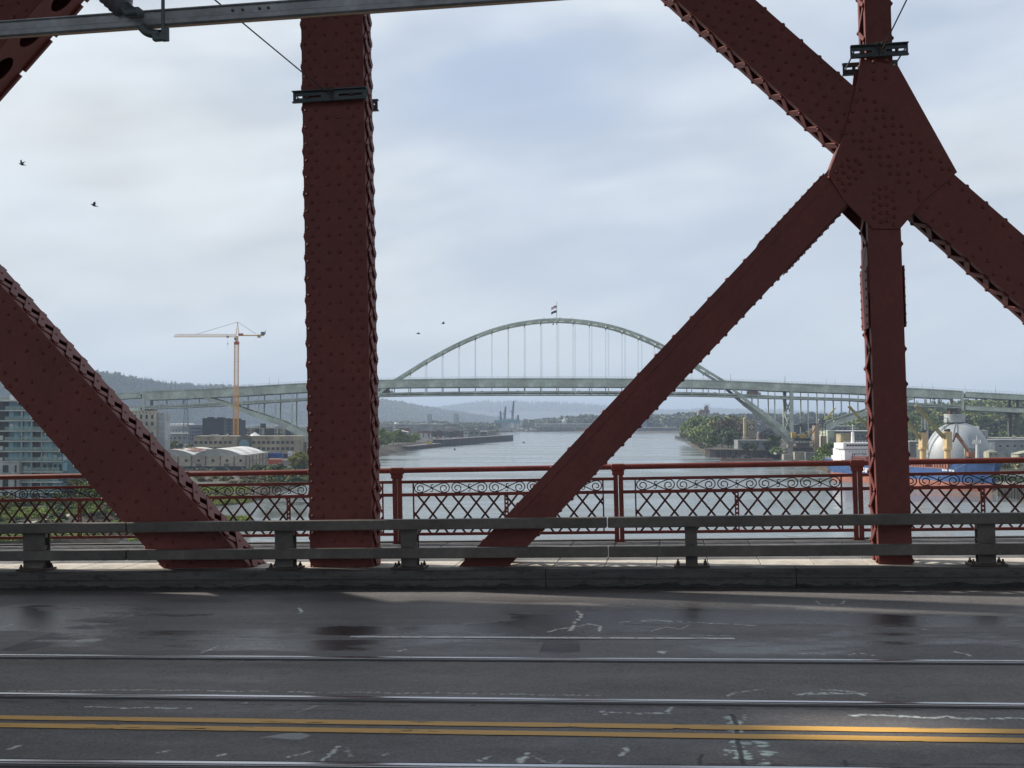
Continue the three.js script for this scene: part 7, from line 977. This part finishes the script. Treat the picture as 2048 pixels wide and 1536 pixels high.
// ---- the moored bulk carrier
{
  const S = w2(1646, 957.5), B = w2(1948, 986), ax = B.clone().sub(S).setY(0), L = ax.length(); ax.normalize(); const O = S.clone().lerp(B, .5).setY(WY); const turn = Math.atan2(-ax.z, ax.x);
  const side = V(-ax.z, 0, ax.x); // horizontal, pointing to one beam
  const sg = side.dot(RGT) > 0 ? 1 : -1;                        // S and B lie on the near (river) side of the hull; the ship extends to the right bank
  const BE = 18; const O2 = O.clone().addScaledVector(side, sg * BE / 2);
  const t = thing('bulk_carrier', 'blue hulled bulk carrier with yellow deck cranes moored at right', 'cargo ship', O2, turn);
  const zr = (() => { const l = V(0, 0, 1).applyAxisAngle(V(0, 1, 0), turn); return l.dot(RGT) < 0 ? 1 : -1; })();   // +1 when local +z is the river side
  const blue = mat(.04, .12, .34, { roughness: .45, map: mottleMid }), redB = mat(.55, .2, .13, { roughness: .6, map: mottleMid }), navy = mat(.025, .06, .2, { roughness: .45 });
  const hl = L / 2; const sect = (u) => { // half breadths at keel, boot top and deck for a position along the hull (-1 stern .. 1 bow)
    const full = BE / 2; const bow = smooth(1.0, .62, u), st = smooth(-1.02, -.8, u); return { w: full * Math.pow(bow, .7) * (.35 + .65 * st), d: full * Math.pow(smooth(1.06, .66, u), .55) * (.8 + .2 * st) }; };
  const us = []; for (let i = 0; i <= 48; i++) us.push(-1 + 2 * i / 48);
  const deckH = (u) => u > .72 ? 13.2 : u < -.76 ? 10.6 : 9.4; const boot = 3.9;
  const loft = (f0, f1, nm, m) => { const pos = [], idx = []; us.forEach((u, i) => { const a = f0(u), c = f1(u); pos.push(a.x, a.y, a.z, c.x, c.y, c.z, c.x, c.y, -c.z, a.x, a.y, -a.z); if (i < 48) { const o = i * 4; for (const [p, q] of [[0, 1], [1, 2], [2, 3]]) idx.push(o + p, o + q + 4, o + q, o + p, o + p + 4, o + q + 4); } }); const n = us.length - 1; idx.push(0, 1, 2, 0, 2, 3, n * 4, n * 4 + 2, n * 4 + 1, n * 4, n * 4 + 3, n * 4 + 2); const g = new THREE.BufferGeometry(); g.setAttribute('position', new THREE.Float32BufferAttribute(pos, 3)); g.setIndex(idx); const gg = g.toNonIndexed(); gg.computeVertexNormals(); boxUV(gg); const mm = m.clone(); mm.side = THREE.DoubleSide; const o = new THREE.Mesh(gg, mm); o.name = nm; o.castShadow = o.receiveShadow = true; t.add(o); return o; };
  const rake = (u, y) => u * hl + (u > .6 ? (u - .6) / .4 * (y / 13) * 4.5 : 0) - (u < -.8 ? (-.8 - u) / .2 * (y / 10) * 2.5 : 0);
  const ptAt = (u, y, hw) => V(rake(u, y), y, hw);
  loft((u) => ptAt(u, -1.5, sect(u).w * .92), (u) => ptAt(u, boot, lerp(sect(u).w, sect(u).d, .25)), 'red_boot', redB);
  loft((u) => ptAt(u, boot, lerp(sect(u).w, sect(u).d, .25)), (u) => ptAt(u, deckH(u), sect(u).d), 'hull', blue);
  { const g = new MB(); for (let i = 36; i < 48; i++) { const u = us[i], v = us[i + 1]; const a = ptAt(u, deckH(u), sect(u).d * zr), c = ptAt(v, deckH(v), sect(v).d * zr); if (deckH(u) > 12) g.bar(a, c, .12, 1.2); } g.build('bulwark', navy, t); }
  // hatch coamings, deck houses
  const dk = 9.4, salmon = mat(.40, .16, .11, { map: mottleMid }), maroon = mat(.12, .035, .03), cr = mat(.62, .45, .2, { roughness: .55 }), sw = mat(.74, .73, .74, { roughness: .5 });
  new MB().b2(-hl * .62, hl * .68, dk, dk + .25, -BE / 2 + .5, BE / 2 - .5).build('deck', salmon, t); for (let k = 0; k < 5; k++) { const x = lerp(-.5, .56, k / 4) * hl; const c = new MB().b2(x - 6.4, x + 6.4, dk + .2, dk + 2.4, -6.2, 6.2).build('hatch_coaming', salmon, t); new MB().b2(x - 6.6, x + 6.6, dk + 2.4, dk + 3.4, -6.5, 6.5).build('hatch_cover', maroon, c); const st = new MB(); for (let i = 0; i < 7; i++) st.b2(x - 6 + i * 2, x - 5.8 + i * 2, dk + .2, dk + 2.4, zr * 6.2, zr * 6.5); st.build('stiffeners', maroon, c); }
  // superstructure: flat front facing the bow, curved side wing
  { const x = -hl * .66, h = 19.4; const s = new MB(); s.b2(x - 11, x, deckH(-.9), h - 3, -BE / 2 + .3, BE / 2 - .3); const o = s.build('accommodation', sw, t); new MB().b2(x - 9, x + .3, h - 3, h, -BE / 2 - .6, BE / 2 + .6).build('wheelhouse', sw, t); new MB().b2(x + .32, x + .42, h - 1.75, h - .75, -BE / 2 + 1, BE / 2 - 1).build('bridge_windows', GL.dark, t); { const f = new MB(); for (let k = 0; k < 11; k++) { const z = lerp(-BE / 2 + 1, BE / 2 - 1, k / 10); f.b2(x + .3, x + .48, h - 1.9, h - .6, z - .1, z + .1); } f.build('window_bars', sw, t); }
    new MB().b2(x + .01, x + .3, h - 3.5, h - 3.2, -BE / 2 + .3, BE / 2 - .3).build('ledge', far(.4, .4, .42), t);
    for (const [y, n] of [[14.9, 8], [12.2, 6], [10.9, 7]]) for (let k = 0; k < n; k++) { const z = lerp(-BE / 2 + 1.8, BE / 2 - 1.8, (k + (y > 14 ? .2 : 0)) / n); new MB().cyl(V(x, y, z), V(x + .12, y, z), .26, .26, 10).build('porthole', GL.dark, t); }
    const wing = new THREE.Shape(); wing.moveTo(x - 11, 9.4); wing.lineTo(x - 2.5, 9.4); wing.quadraticCurveTo(x - 2.2, 14, x - 6, 16.4); wing.lineTo(x - 11, 16.4); wing.closePath(); new MB().add(new THREE.ExtrudeGeometry(wing, { depth: .3, bevelEnabled: false }).translate(0, 0, zr > 0 ? BE / 2 - .3 : -BE / 2)).build('side_wing', mat(.82, .81, .79), t);
    new MB().cyl(V(x - 5, h, 1), V(x - 5, h + 5.6, 1), .9, .7, 12).build('mast', sw, t); const a = new MB(); for (const y of [6.5, 7.5, 8.7]) a.b2(x - 5.1, x - 4.9, h + y - .1, h + y + .1, 1 - 1.7, 1 + 1.7); a.b2(x - 5.1, x - 4.9, h + 5, h + 9.6, .9, 1.1); a.build('aerials', sw, t); new MB().b2(x - 16, x - 11.5, 9.4, 17.5, -3.5, 3.5).build('funnel', mat(.58, .5, .32), t); const r = new MB(); for (let k = 0; k <= 10; k++) r.b2(x - .1, x + .1, h, h + 1, lerp(-BE / 2 + .5, BE / 2 - .5, k / 10) - .05, lerp(-BE / 2 + .5, BE / 2 - .5, k / 10) + .05); r.b2(x - .06, x + .06, h + .95, h + 1.05, -BE / 2 + .5, BE / 2 - .5); r.build('bridge_rail', sw, t); for (const z of [-6.6, -5.6, 3.6, 4.6, 5.6]) new MB().cyl(V(x + 4, dk, z * -zr), V(x + 4, dk + 4.6, z * -zr), .22, .2, 8).build('vent_post', maroon, t); new MB().b2(x - 18, x - 12, 10.6, 12.6, -6, 6).build('lifeboat_deck', sw, t); }
  // lettering on the hull and across the front of the bridge
  const font = await new FontLoader().loadAsync('fonts/droid/droid_sans_bold.typeface.json');
  const txt = (s, size, m, nm, pos, ry) => { const g = new TextGeometry(s, { font, size, depth: .06, curveSegments: 3 }); g.computeBoundingBox(); g.translate(-(g.boundingBox.max.x + g.boundingBox.min.x) / 2, 0, 0); const o = new THREE.Mesh(g, m); o.name = nm; o.position.copy(pos); o.rotation.y = ry; t.add(o); };
  const lx = (px, py) => { const r = ray(px, py); const n = V(0, 0, 1).applyAxisAngle(V(0, 1, 0), turn), q = O2.clone().addScaledVector(n, zr * BE / 2); const k = q.clone().sub(C0).dot(n) / r.dot(n); const w3 = r.multiplyScalar(k).add(C0).sub(O2); return V(w3.dot(ax), w3.y, 0); };
  const lc = (px, py) => { const n = V(0, 0, 1).applyAxisAngle(V(0, 1, 0), turn), r = ray(px, py), k = O2.clone().sub(C0).dot(n) / r.dot(n), w3 = r.multiplyScalar(k).add(C0).sub(O2); return V(w3.dot(ax), w3.y, 0); };
  const faceRy = zr > 0 ? 0 : Math.PI;
  { const p = lx(1733, 945); txt('Dani', 3.0, mat(.8, .8, .78), 'hull_lettering', V(p.x, p.y, zr * (BE / 2 + .02)), faceRy); const q = lx(1903, 943); q.x = Math.min(q.x, hl * .72); const dd = new MB(), R = rng(3); for (let i = 0; i < 9; i++) if (i !== 4) { const xx = q.x - 4.5 + i * 1.0; dd.b2(xx, xx + .62, q.y, q.y + .75 + R() * .1, zr * (BE / 2 * 1.0), zr * (BE / 2 + .05)); } dd.build('bow_lettering', mat(.7, .72, .75), t); }
  txt('SAFETY FIRST', 1.0, mat(.10, .11, .14), 'bridge_lettering', V(-hl * .66 + .02, 13.2, 0), Math.PI / 2);
  // deck cranes
  const crane = (px, ty, bx, by, by0) => { const x = lc(px, 900).x; const g = new THREE.Group(); g.name = 'deck_crane'; g.position.set(x, dk, 0); t.add(g); const wp = V(x, 0, 0).applyAxisAngle(V(0, 1, 0), turn).add(O2), dep = wp.clone().sub(C0).dot(FWD); const H = at(px, ty, dep).y - (WY + dk); new MB().cyl(V(0, 0, 0), V(0, H * .52, 0), 1.5, 1.4, 18).build('pedestal', cr, g); new MB().cyl(V(0, H * .5, 0), V(0, H * .56, 0), 2.2, 2.2, 18).build('walkway', cr, g); new MB().b2(-1.5, 1.6, H * .56, H, -1.4, 1.4).build('housing', mat(.5, .38, .2), g); new MB().b2(-1.3, -.5, H, H + .9, -.8, .8).b2(.5, 1.3, H, H + 1.2, -.7, .7).build('sheaves', darkB, g);
    const end = at(bx, by, dep).sub(wp); const st = at(px - 2, by0, dep).sub(wp); const inv = (v) => v.applyAxisAngle(V(0, 1, 0), -turn).sub(V(0, dk + 0, 0)).add(V(0, 0, 0)); const e = inv(end.clone()), q0 = inv(st.clone()); const bm = new MB(); const up = V(0, 1, 0); const sd = V().crossVectors(e.clone().sub(q0), V(0, 1, 0)).normalize(); for (const k of [-1, 1]) bm.bar(q0.clone().addScaledVector(sd, k * 1.0), e.clone().addScaledVector(sd, k * .5), .75, 1.1, up); for (let i = 1; i < 8; i++) { const m = q0.clone().lerp(e, i / 8); bm.bar(m.clone().addScaledVector(sd, -.9), m.clone().addScaledVector(sd, .9), .3); } bm.build('jib', mat(.36, .32, .14, { map: mottleMid }), g); const ln = new MB(); ln.cyl(V(0, H + 1, 0), e, .06, .06, 4).cyl(V(.6, H + 1, .4), q0.clone().lerp(e, .6), .06, .06, 4); ln.build('luffing_wires', darkB, g); const pf = new MB(); const mm = q0.clone().lerp(e, .62); pf.box(1.6, .25, 1.6, mm.x, mm.y + .6, mm.z); pf.build('jib_platform', wht, g); };
  crane(1768, 866, 1697, 812, 888); crane(1846, 865, 1797, 818, 884); crane(1895, 863, 1831, 811, 881);
  { const p = lc(1957, 900), g = new THREE.Group(); g.name = 'foremast'; g.position.set(p.x - 1, 13.2, 0); t.add(g); const wp = V(p.x - 1, 0, 0).applyAxisAngle(V(0, 1, 0), turn).add(O2), dep = wp.clone().sub(C0).dot(FWD), H = at(1957, 886, dep).y - (WY + 13.2); new MB().cyl(V(0, 0, 0), V(0, H, 0), .7, .5, 10).build('pole', mat(.6, .6, .57), g); const a = new MB(); a.cyl(V(0, H, 0), V(0, H + 3.4, 0), .35, .1, 6); for (let k = 0; k < 6; k++) a.cyl(V(0, H, (k - 2.5) * .75), V(0, H + 1.4, (k - 2.5) * .75), .16, .16, 6); a.b2(-.3, .3, H - .15, H, -2.1, 2.1); a.build('lamps', mat(.6, .6, .57), g); }
  { const p = lx(1690, 922); const r = new MB(); for (let k = 0; k < 14; k++) { const x = -hl + 2 + k * 1.5; r.b2(x - .06, x + .06, 10.6, 11.7, zr * (BE / 2 - .5) - .06, zr * (BE / 2 - .5) + .06); } r.b2(-hl + 1, -hl + 22, 11.65, 11.75, zr * (BE / 2 - .5) - .05, zr * (BE / 2 - .5) + .05); r.build('stern_rail', sw, t); const m = new MB(); const bo = V(hl * .86, 12.6, zr * 5); m.cyl(bo, V(hl * .98, 5, zr * 30), .08, .08, 4); m.build('mooring_line', mat(.5, .48, .4), t); }
}
// orange material handler on the wharf behind the ship
{
  const d = 560, p = at(1936, 840, d); p.y = LY; const s = d / FPX, t = thing('material_handler', 'orange jointed loader arm standing behind the ship bow', 'loader', p, YAW); const X = (x) => (x - 1936) * s, Y = (y) => at(1936, y, d).y - LY; const or = mat(.40, .17, .09, { map: mottleMid });
  new MB().bar(V(X(1937), Y(914), 0), V(X(1934), Y(900), 0), 1.0).bar(V(X(1935), Y(900), 0), V(X(1912), Y(868), 0), 1.1, 1.5).build('main_arm', or, t); new MB().bar(V(X(1912), Y(868), 0), V(X(1905), Y(884), 0), .5, .8).build('stick', mat(.13, .08, .06), t); new MB().cyl(V(X(1912), Y(868), -.7), V(X(1912), Y(868), .7), .7, .7, 10).build('joint', mat(.13, .08, .06), t); new MB().cyl(V(X(1939), Y(904), .4), V(X(1925), Y(884), .4), .25, .25, 8).build('ram', mat(.45, .45, .45), t); new MB().rbox(3.2, 2.6, 3, X(1940), Y(909), 0, .2).build('cab', mat(.3, .12, .07), t); new MB().cyl(V(X(1937), 0, 0), V(X(1937), Y(912), 0), 1.4, 1.2, 12).build('pedestal', darkB, t);
}
// ---- dome, its box, and the sheds on the hillside
{
  const d = 660, s = d / FPX, xc = 1915, p = at(xc, 840, d); p.y = LY; const t = thing('storage_dome', 'large pale grey storage dome with a boxy head house', 'dome', p, YAW); const Y = (y) => at(xc, y, d).y - LY, X = (x) => (x - xc) * s; const H = Y(845), r = 65 * s; const dm = far(.48, .51, .53, { roughness: .5, map: mottleMid });
  const pts = []; for (let i = 0; i <= 28; i++) { const k = i / 28, a = k * Math.PI / 2; pts.push(new THREE.Vector2(Math.max(.01, r * Math.pow(Math.cos(a), .86)), H * Math.sin(a))); } const g = new THREE.LatheGeometry(pts, 56); const dome = new THREE.Mesh(g, dm); dome.name = 'shell'; dome.castShadow = dome.receiveShadow = true; t.add(dome);
  const b = new THREE.CylinderGeometry(20 * s, 20 * s, Y(829.5) - Y(846), 6, 1).rotateY(.28); new MB().add(b, M4().makeTranslation(X(1909), (Y(829.5) + Y(846)) / 2, 0)).build('head_house', far(.46, .5, .5), t); new MB().add(new THREE.CylinderGeometry(20.6 * s, 20.6 * s, .35, 6, 1).rotateY(.28), M4().makeTranslation(X(1909), Y(829.3), 0)).build('roof', roofW, t); new MB().add(new THREE.CylinderGeometry(20.6 * s, 20.6 * s, .3, 6, 1).rotateY(.28), M4().makeTranslation(X(1909), Y(845.2), 0)).build('walkway', darkB, t);
  const c = new MB(); for (const k of [.16, .22]) { const q = []; for (let i = 0; i <= 14; i++) { const a = Math.PI / 2 * (1 - i / 14 * .55); const rr = r * Math.pow(Math.cos(a), .86) + .15; q.push(V(-Math.sin(k * 2.4) * rr, H * Math.sin(a) + .15, Math.cos(k * 2.4) * rr)); } c.tube(q, .22, 30, 6); } c.build('feed_pipes', far(.33, .36, .38), t);
  const tw = new MB(); for (const [x, z] of [[1845, 3], [1852, 3], [1845, -1], [1852, -1]]) tw.b2(X(x) - .15, X(x) + .15, 0, Y(836), z - .15, z + .15); for (let i = 0; i < 12; i++) { const a = lerp(0, Y(836), i / 12), e = lerp(0, Y(836), (i + 1) / 12); tw.bar(V(X(1845), a, 3), V(X(1852), e, 3), .15); tw.bar(V(X(1845), e, 3), V(X(1852), e, 3), .18); } tw.build('stair_tower', far(.45, .47, .47), t); const br = new MB(); br.b2(X(1852), X(1898), Y(836.4), Y(835.4), 1, 2).b2(X(1852), X(1898), Y(842.4), Y(841.6), 1, 2); br.build('feed_bridge', far(.3, .36, .32), t); new MB().b2(X(1904), X(1930), 0, Y(895), r * .93, r * 1.0).build('skirt', far(.35, .36, .33), t); new MB().cyl(V(X(1898), Y(828), 1), V(X(1898), Y(821), 1), .5, .4, 8).build('vent', far(.25, .12, .1), t);
}
{
  let b = bld('hillside_works', 'white works building with a stepped roof right of the dome', 'building', { x0: 1941, x1: 1976, yt: 862, d: 900, len: 20 }); walls(b, far(.5, .51, .52)); { const m = new MB(); m.b2(b.X(1938), b.X(1967), b.h, b.Y(852.5), -20, -8).b2(b.X(1950), b.X(1976.5), b.h, b.h + .5, -20, .4); m.build('roof', roofW, b.t); } wins(b, [1966.5], [868], 5, 2, GL.dark); wins(b, [1957, 1972], [876], 3, 4, GL.paneDk);
  b = bld('grey_depot', 'long low grey depot with a white end wall right of the dome', 'depot', { x0: 1976, x1: 2110, yt: 884, d: 760, len: 26 }); walls(b, far(.36, .38, .4)); new MB().b2(b.X(1976), b.X(1989), -1, b.h, .01, .12).build('white_bay', wht, b.t); { const s = new THREE.Shape(); s.moveTo(b.X(1972), b.h); s.lineTo(b.x1, b.h); s.lineTo(b.x1, b.Y(878.5)); s.lineTo(b.X(1974), b.Y(880)); s.closePath(); new MB().add(new THREE.ExtrudeGeometry(s, { depth: 26, bevelEnabled: false }).translate(0, 0, -26)).build('roof', far(.26, .28, .3), b.t); } wins(b, range(2000, 2100, 8), [892], 5, 3, GL.paneDk);
  b = bld('far_depot', 'farther pale roofed depot above the long grey one', 'depot', { x0: 1975, x1: 2110, yt: 879, d: 900, len: 30 }); walls(b, far(.25, .26, .26)); new MB().b2(b.x0, b.x1, b.h, b.h + 1.4, -30, .4).build('roof', far(.5, .48, .4), b.t); wins(b, [2028], [874], 8, 3, wht);
  b = bld('cream_house', 'small cream house with a hipped roof right of the dome', 'house', { x0: 1977, x1: 1996, yt: 904, d: 610, len: 7 }); walls(b, far(.5, .48, .36)); new MB().add(new THREE.ConeGeometry(b.w * .72, 1.5, 4, 1).rotateY(Math.PI / 4).applyMatrix4(M4().makeScale(1, 1, 1.1)), M4().makeTranslation(0, b.h + .7, -3.5)).build('roof', far(.36, .36, .3), b.t); wins(b, [1981.5, 1990.5], [908.5], 3.6, 3.4, GL.dark, { frame: wht });
  b = bld('pale_house', 'pale green roofed house at the right edge', 'house', { x0: 2036, x1: 2070, yt: 908, d: 600, len: 9 }); walls(b, far(.45, .44, .36)); { const s = new THREE.Shape(); s.moveTo(b.x0 - .5, b.h); s.lineTo(b.x1, b.h); s.lineTo(b.x1, b.h + 2); s.closePath(); new MB().add(new THREE.ExtrudeGeometry(s, { depth: 9.6, bevelEnabled: false }).translate(0, 0, -9.3)).build('roof', far(.4, .43, .33), b.t); } wins(b, [2043, 2052], [913], 4, 4, GL.paneDk);
  b = bld('lean_to_store', 'grey flat roofed store left of the dome', 'store', { x0: 1846, x1: 1872, yt: 890, d: 690, len: 12 }); walls(b, far(.16, .17, .17)); new MB().b2(b.x0 - .2, b.x1 + .2, b.h, b.h + .4, -12, .3).build('roof', far(.4, .4, .38), b.t); wins(b, range(1850, 1868, 3), [897], 4, 3, GL.paneDk);
  b = bld('white_roof_shed', 'white roofed shed seen beside the slim post', 'shed', { x0: 1818, x1: 1842, yt: 884, d: 800, len: 14 }); walls(b, far(.25, .25, .24)); new MB().b2(b.x0 - .2, b.x1 + .2, b.h, b.h + .6, -14, .3).build('roof', roofW, b.t); wins(b, [1824, 1832], [891], 3, 3, GL.paneDk);
  for (const [x, h, d, k, l] of [[2013, 32, 600, 'dark', 'dark conifer standing right of the cream house'], [1869, 34, 690, 'dark', 'dark conifer in front of the dome left side']]) tree('conifer', x, 0, h, d, k, l, null, 1.5);
  for (const [x, h, d, k] of [[2000, 22, 600, 'fresh'], [2029, 24, 590, 'yellow'], [2042, 34, 640, 'fresh'], [1973, 16, 590, 'yellow'], [2048, 26, 620, 'green'], [1895, 16, 600, 'fresh'], [1905, 15, 605, 'green']]) tree('broad', x, 0, h, d, k, 'small tree or bush among the houses right of the ship', 'small trees among the houses right of the ship', 1.25);
  for (const [x, h, l] of [[2017, 24, 'street mast with a lamp head right of the white works'], [1998, 20, 'thin utility pole in front of the long grey depot']]) { const p = at(x, 840, 780); p.y = LY; const t = thing('utility_pole', l, 'pole', p); const H = (h + 55) * 780 / FPX; new MB().cyl(V(0, 0, 0), V(0, H, 0), .2, .12, 6).build('pole', steelGrey, t); new MB().b2(-.9, .9, H - .5, H, -.2, .2).build('head', steelGrey, t); }
  // trees on the bluff that stand out from the mass, nearest first
  const R = rng(77); for (let i = 0; i < 46; i++) { const x = 1815 + R() * 270, y = R(); const d = 1180 + y * 260, k = ['green', 'fresh', 'dark', 'green', 'olive'][R() * 5 | 0]; const p = at(x, 840, d); const base = LY + 2 + y * 24; tree('broad', x, 0, 22 + R() * 16, d, k, TONE[k] + ' tree on the lower slope of the green bluff' + (x < 1900 ? ' behind the dome' : x > 2000 ? ' close to the right edge' : ' right above the white works'), 'trees on the lower slope of the green bluff', 1.25, base); }
  // dark wharf at the right edge below the ship bow
  const a = w2(1992, 992), c = w2(2150, 1020); const O = a.clone().lerp(c, .5).setY(WY), dir = c.clone().sub(a).setY(0), Lq = dir.length(); dir.normalize(); const t = thing('timber_wharf', 'dark timber wharf at the right edge below the ship bow', 'wharf', O, Math.atan2(-dir.z, dir.x)); new MB().b2(-Lq / 2, Lq / 2, 5.2, 6, -30, 0).build('deck', far(.22, .21, .19), t); new MB().b2(-Lq / 2, Lq / 2, -1, 5.2, -30, -1).build('bulkhead', far(.035, .035, .035), t); for (let k = 0; k < 22; k++) { const x = -Lq / 2 + (k + .5) * Lq / 22; new MB().cyl(V(x, -1, -.4), V(x, 6.4, -.4), .3, .28, 8).build('pile', far(.05, .045, .04), t); } { const m = new MB(); for (let k = 0; k < 3; k++) m.b2(-Lq / 2, Lq / 2, 6.01, 6.2, -6 - k * 3, -5.7 - k * 3); m.build('rails', far(.3, .3, .3), t); }
  for (const [x, y, l] of [[2008, 938, 'white van parked on the wharf at the right edge'], [2034, 940, 'white car parked at the right edge behind the wharf']]) { const d = 520, p = at(x, 840, d); p.y = LY; const v = carProtos[4].clone(); v.name = numbered('parked_car'); v.position.copy(p); v.rotation.y = YAW + .3; scene.add(v); tag(v, l, 'car'); }
  for (const [x, d] of [[1988, 500], [2004, 488], [2022, 476], [2040, 470]]) tree('bush', x, 0, 15, d, 'dark', 'dark bush along the wharf at the right edge', 'dark bushes along the wharf at the right edge', 1.5);
}
// ---- birds: one continuous body each, wings raised
function bird(label, x, y, d, yaw, pitch, spread, wup) {
  const t = thing('bird', label, 'bird', at(x, y, d), yaw, 'birds flying over the river'); const s = 1;
  const ringsP = [[-.36, .004, 0], [-.30, .035, 0], [-.16, .03, 0], [-.08, .055, -.01], [.02, .075, -.012], [.12, .065, -.005], [.19, .04, .01], [.235, .036, .02], [.27, .02, .018], [.31, .003, .01]]; const pos = [], idx = []; const n = 10;
  ringsP.forEach(([u, r, dy], i) => { const flat = u < -.2 ? .25 : 1; for (let k = 0; k < n; k++) { const a = k / n * Math.PI * 2; pos.push(u, dy + Math.sin(a) * r * flat, Math.cos(a) * r * (u < -.2 ? 1.7 : 1)); } if (i) for (let k = 0; k < n; k++) { const a = (i - 1) * n + k, b = (i - 1) * n + (k + 1) % n; idx.push(a, a + n, b, b, a + n, b + n); } });
  // wings: cambered, tapering, joined into the shoulders
  for (const sd of [-1, 1]) { const base = pos.length / 3, m = 7; for (let i = 0; i <= m; i++) { const k = i / m, span = spread * k, ang = wup * (1 - .35 * k) * (sd > 0 ? 1 : .8); const yy = .03 + Math.sin(ang) * span, zz = sd * (.035 + Math.cos(ang) * span); const ch = .17 * (1 - k * k * .8) + .012, cx = .05 - k * .09 + Math.sin(k * 3) * .05; for (const [f, th] of [[.5, 0], [.1, .014], [-.5, 0], [.1, -.008]]) pos.push(cx + f * ch, yy + th * (1 - k), zz); if (i) for (let q = 0; q < 4; q++) { const a = base + (i - 1) * 4 + q, b = base + (i - 1) * 4 + (q + 1) % 4; idx.push(a, a + 4, b, b, a + 4, b + 4); } } }
  const g = new THREE.BufferGeometry(); g.setAttribute('position', new THREE.Float32BufferAttribute(pos, 3)); g.setIndex(idx); g.computeVertexNormals(); const o = new THREE.Mesh(g, mat(.045, .05, .06, { side: THREE.DoubleSide, roughness: .7 })); o.name = 'body'; o.rotation.z = pitch; o.castShadow = true; t.add(o);
}
bird('dark bird high at the left edge, wings lifted upright', 45, 329, 90, YAW + Math.PI, .22, .5, 1.0); bird('dark bird below the first, wings swept up to the right', 189, 411, 90, YAW + Math.PI + .3, .3, .5, .8); bird('small bird over the river nearer the thick post', 836, 667, 140, YAW + .2, -.1, .36, .35); bird('small bird just above the arch left shoulder, upper of two', 886, 647, 140, YAW + .5, .2, .36, .9);
renderer.render(scene, camera);
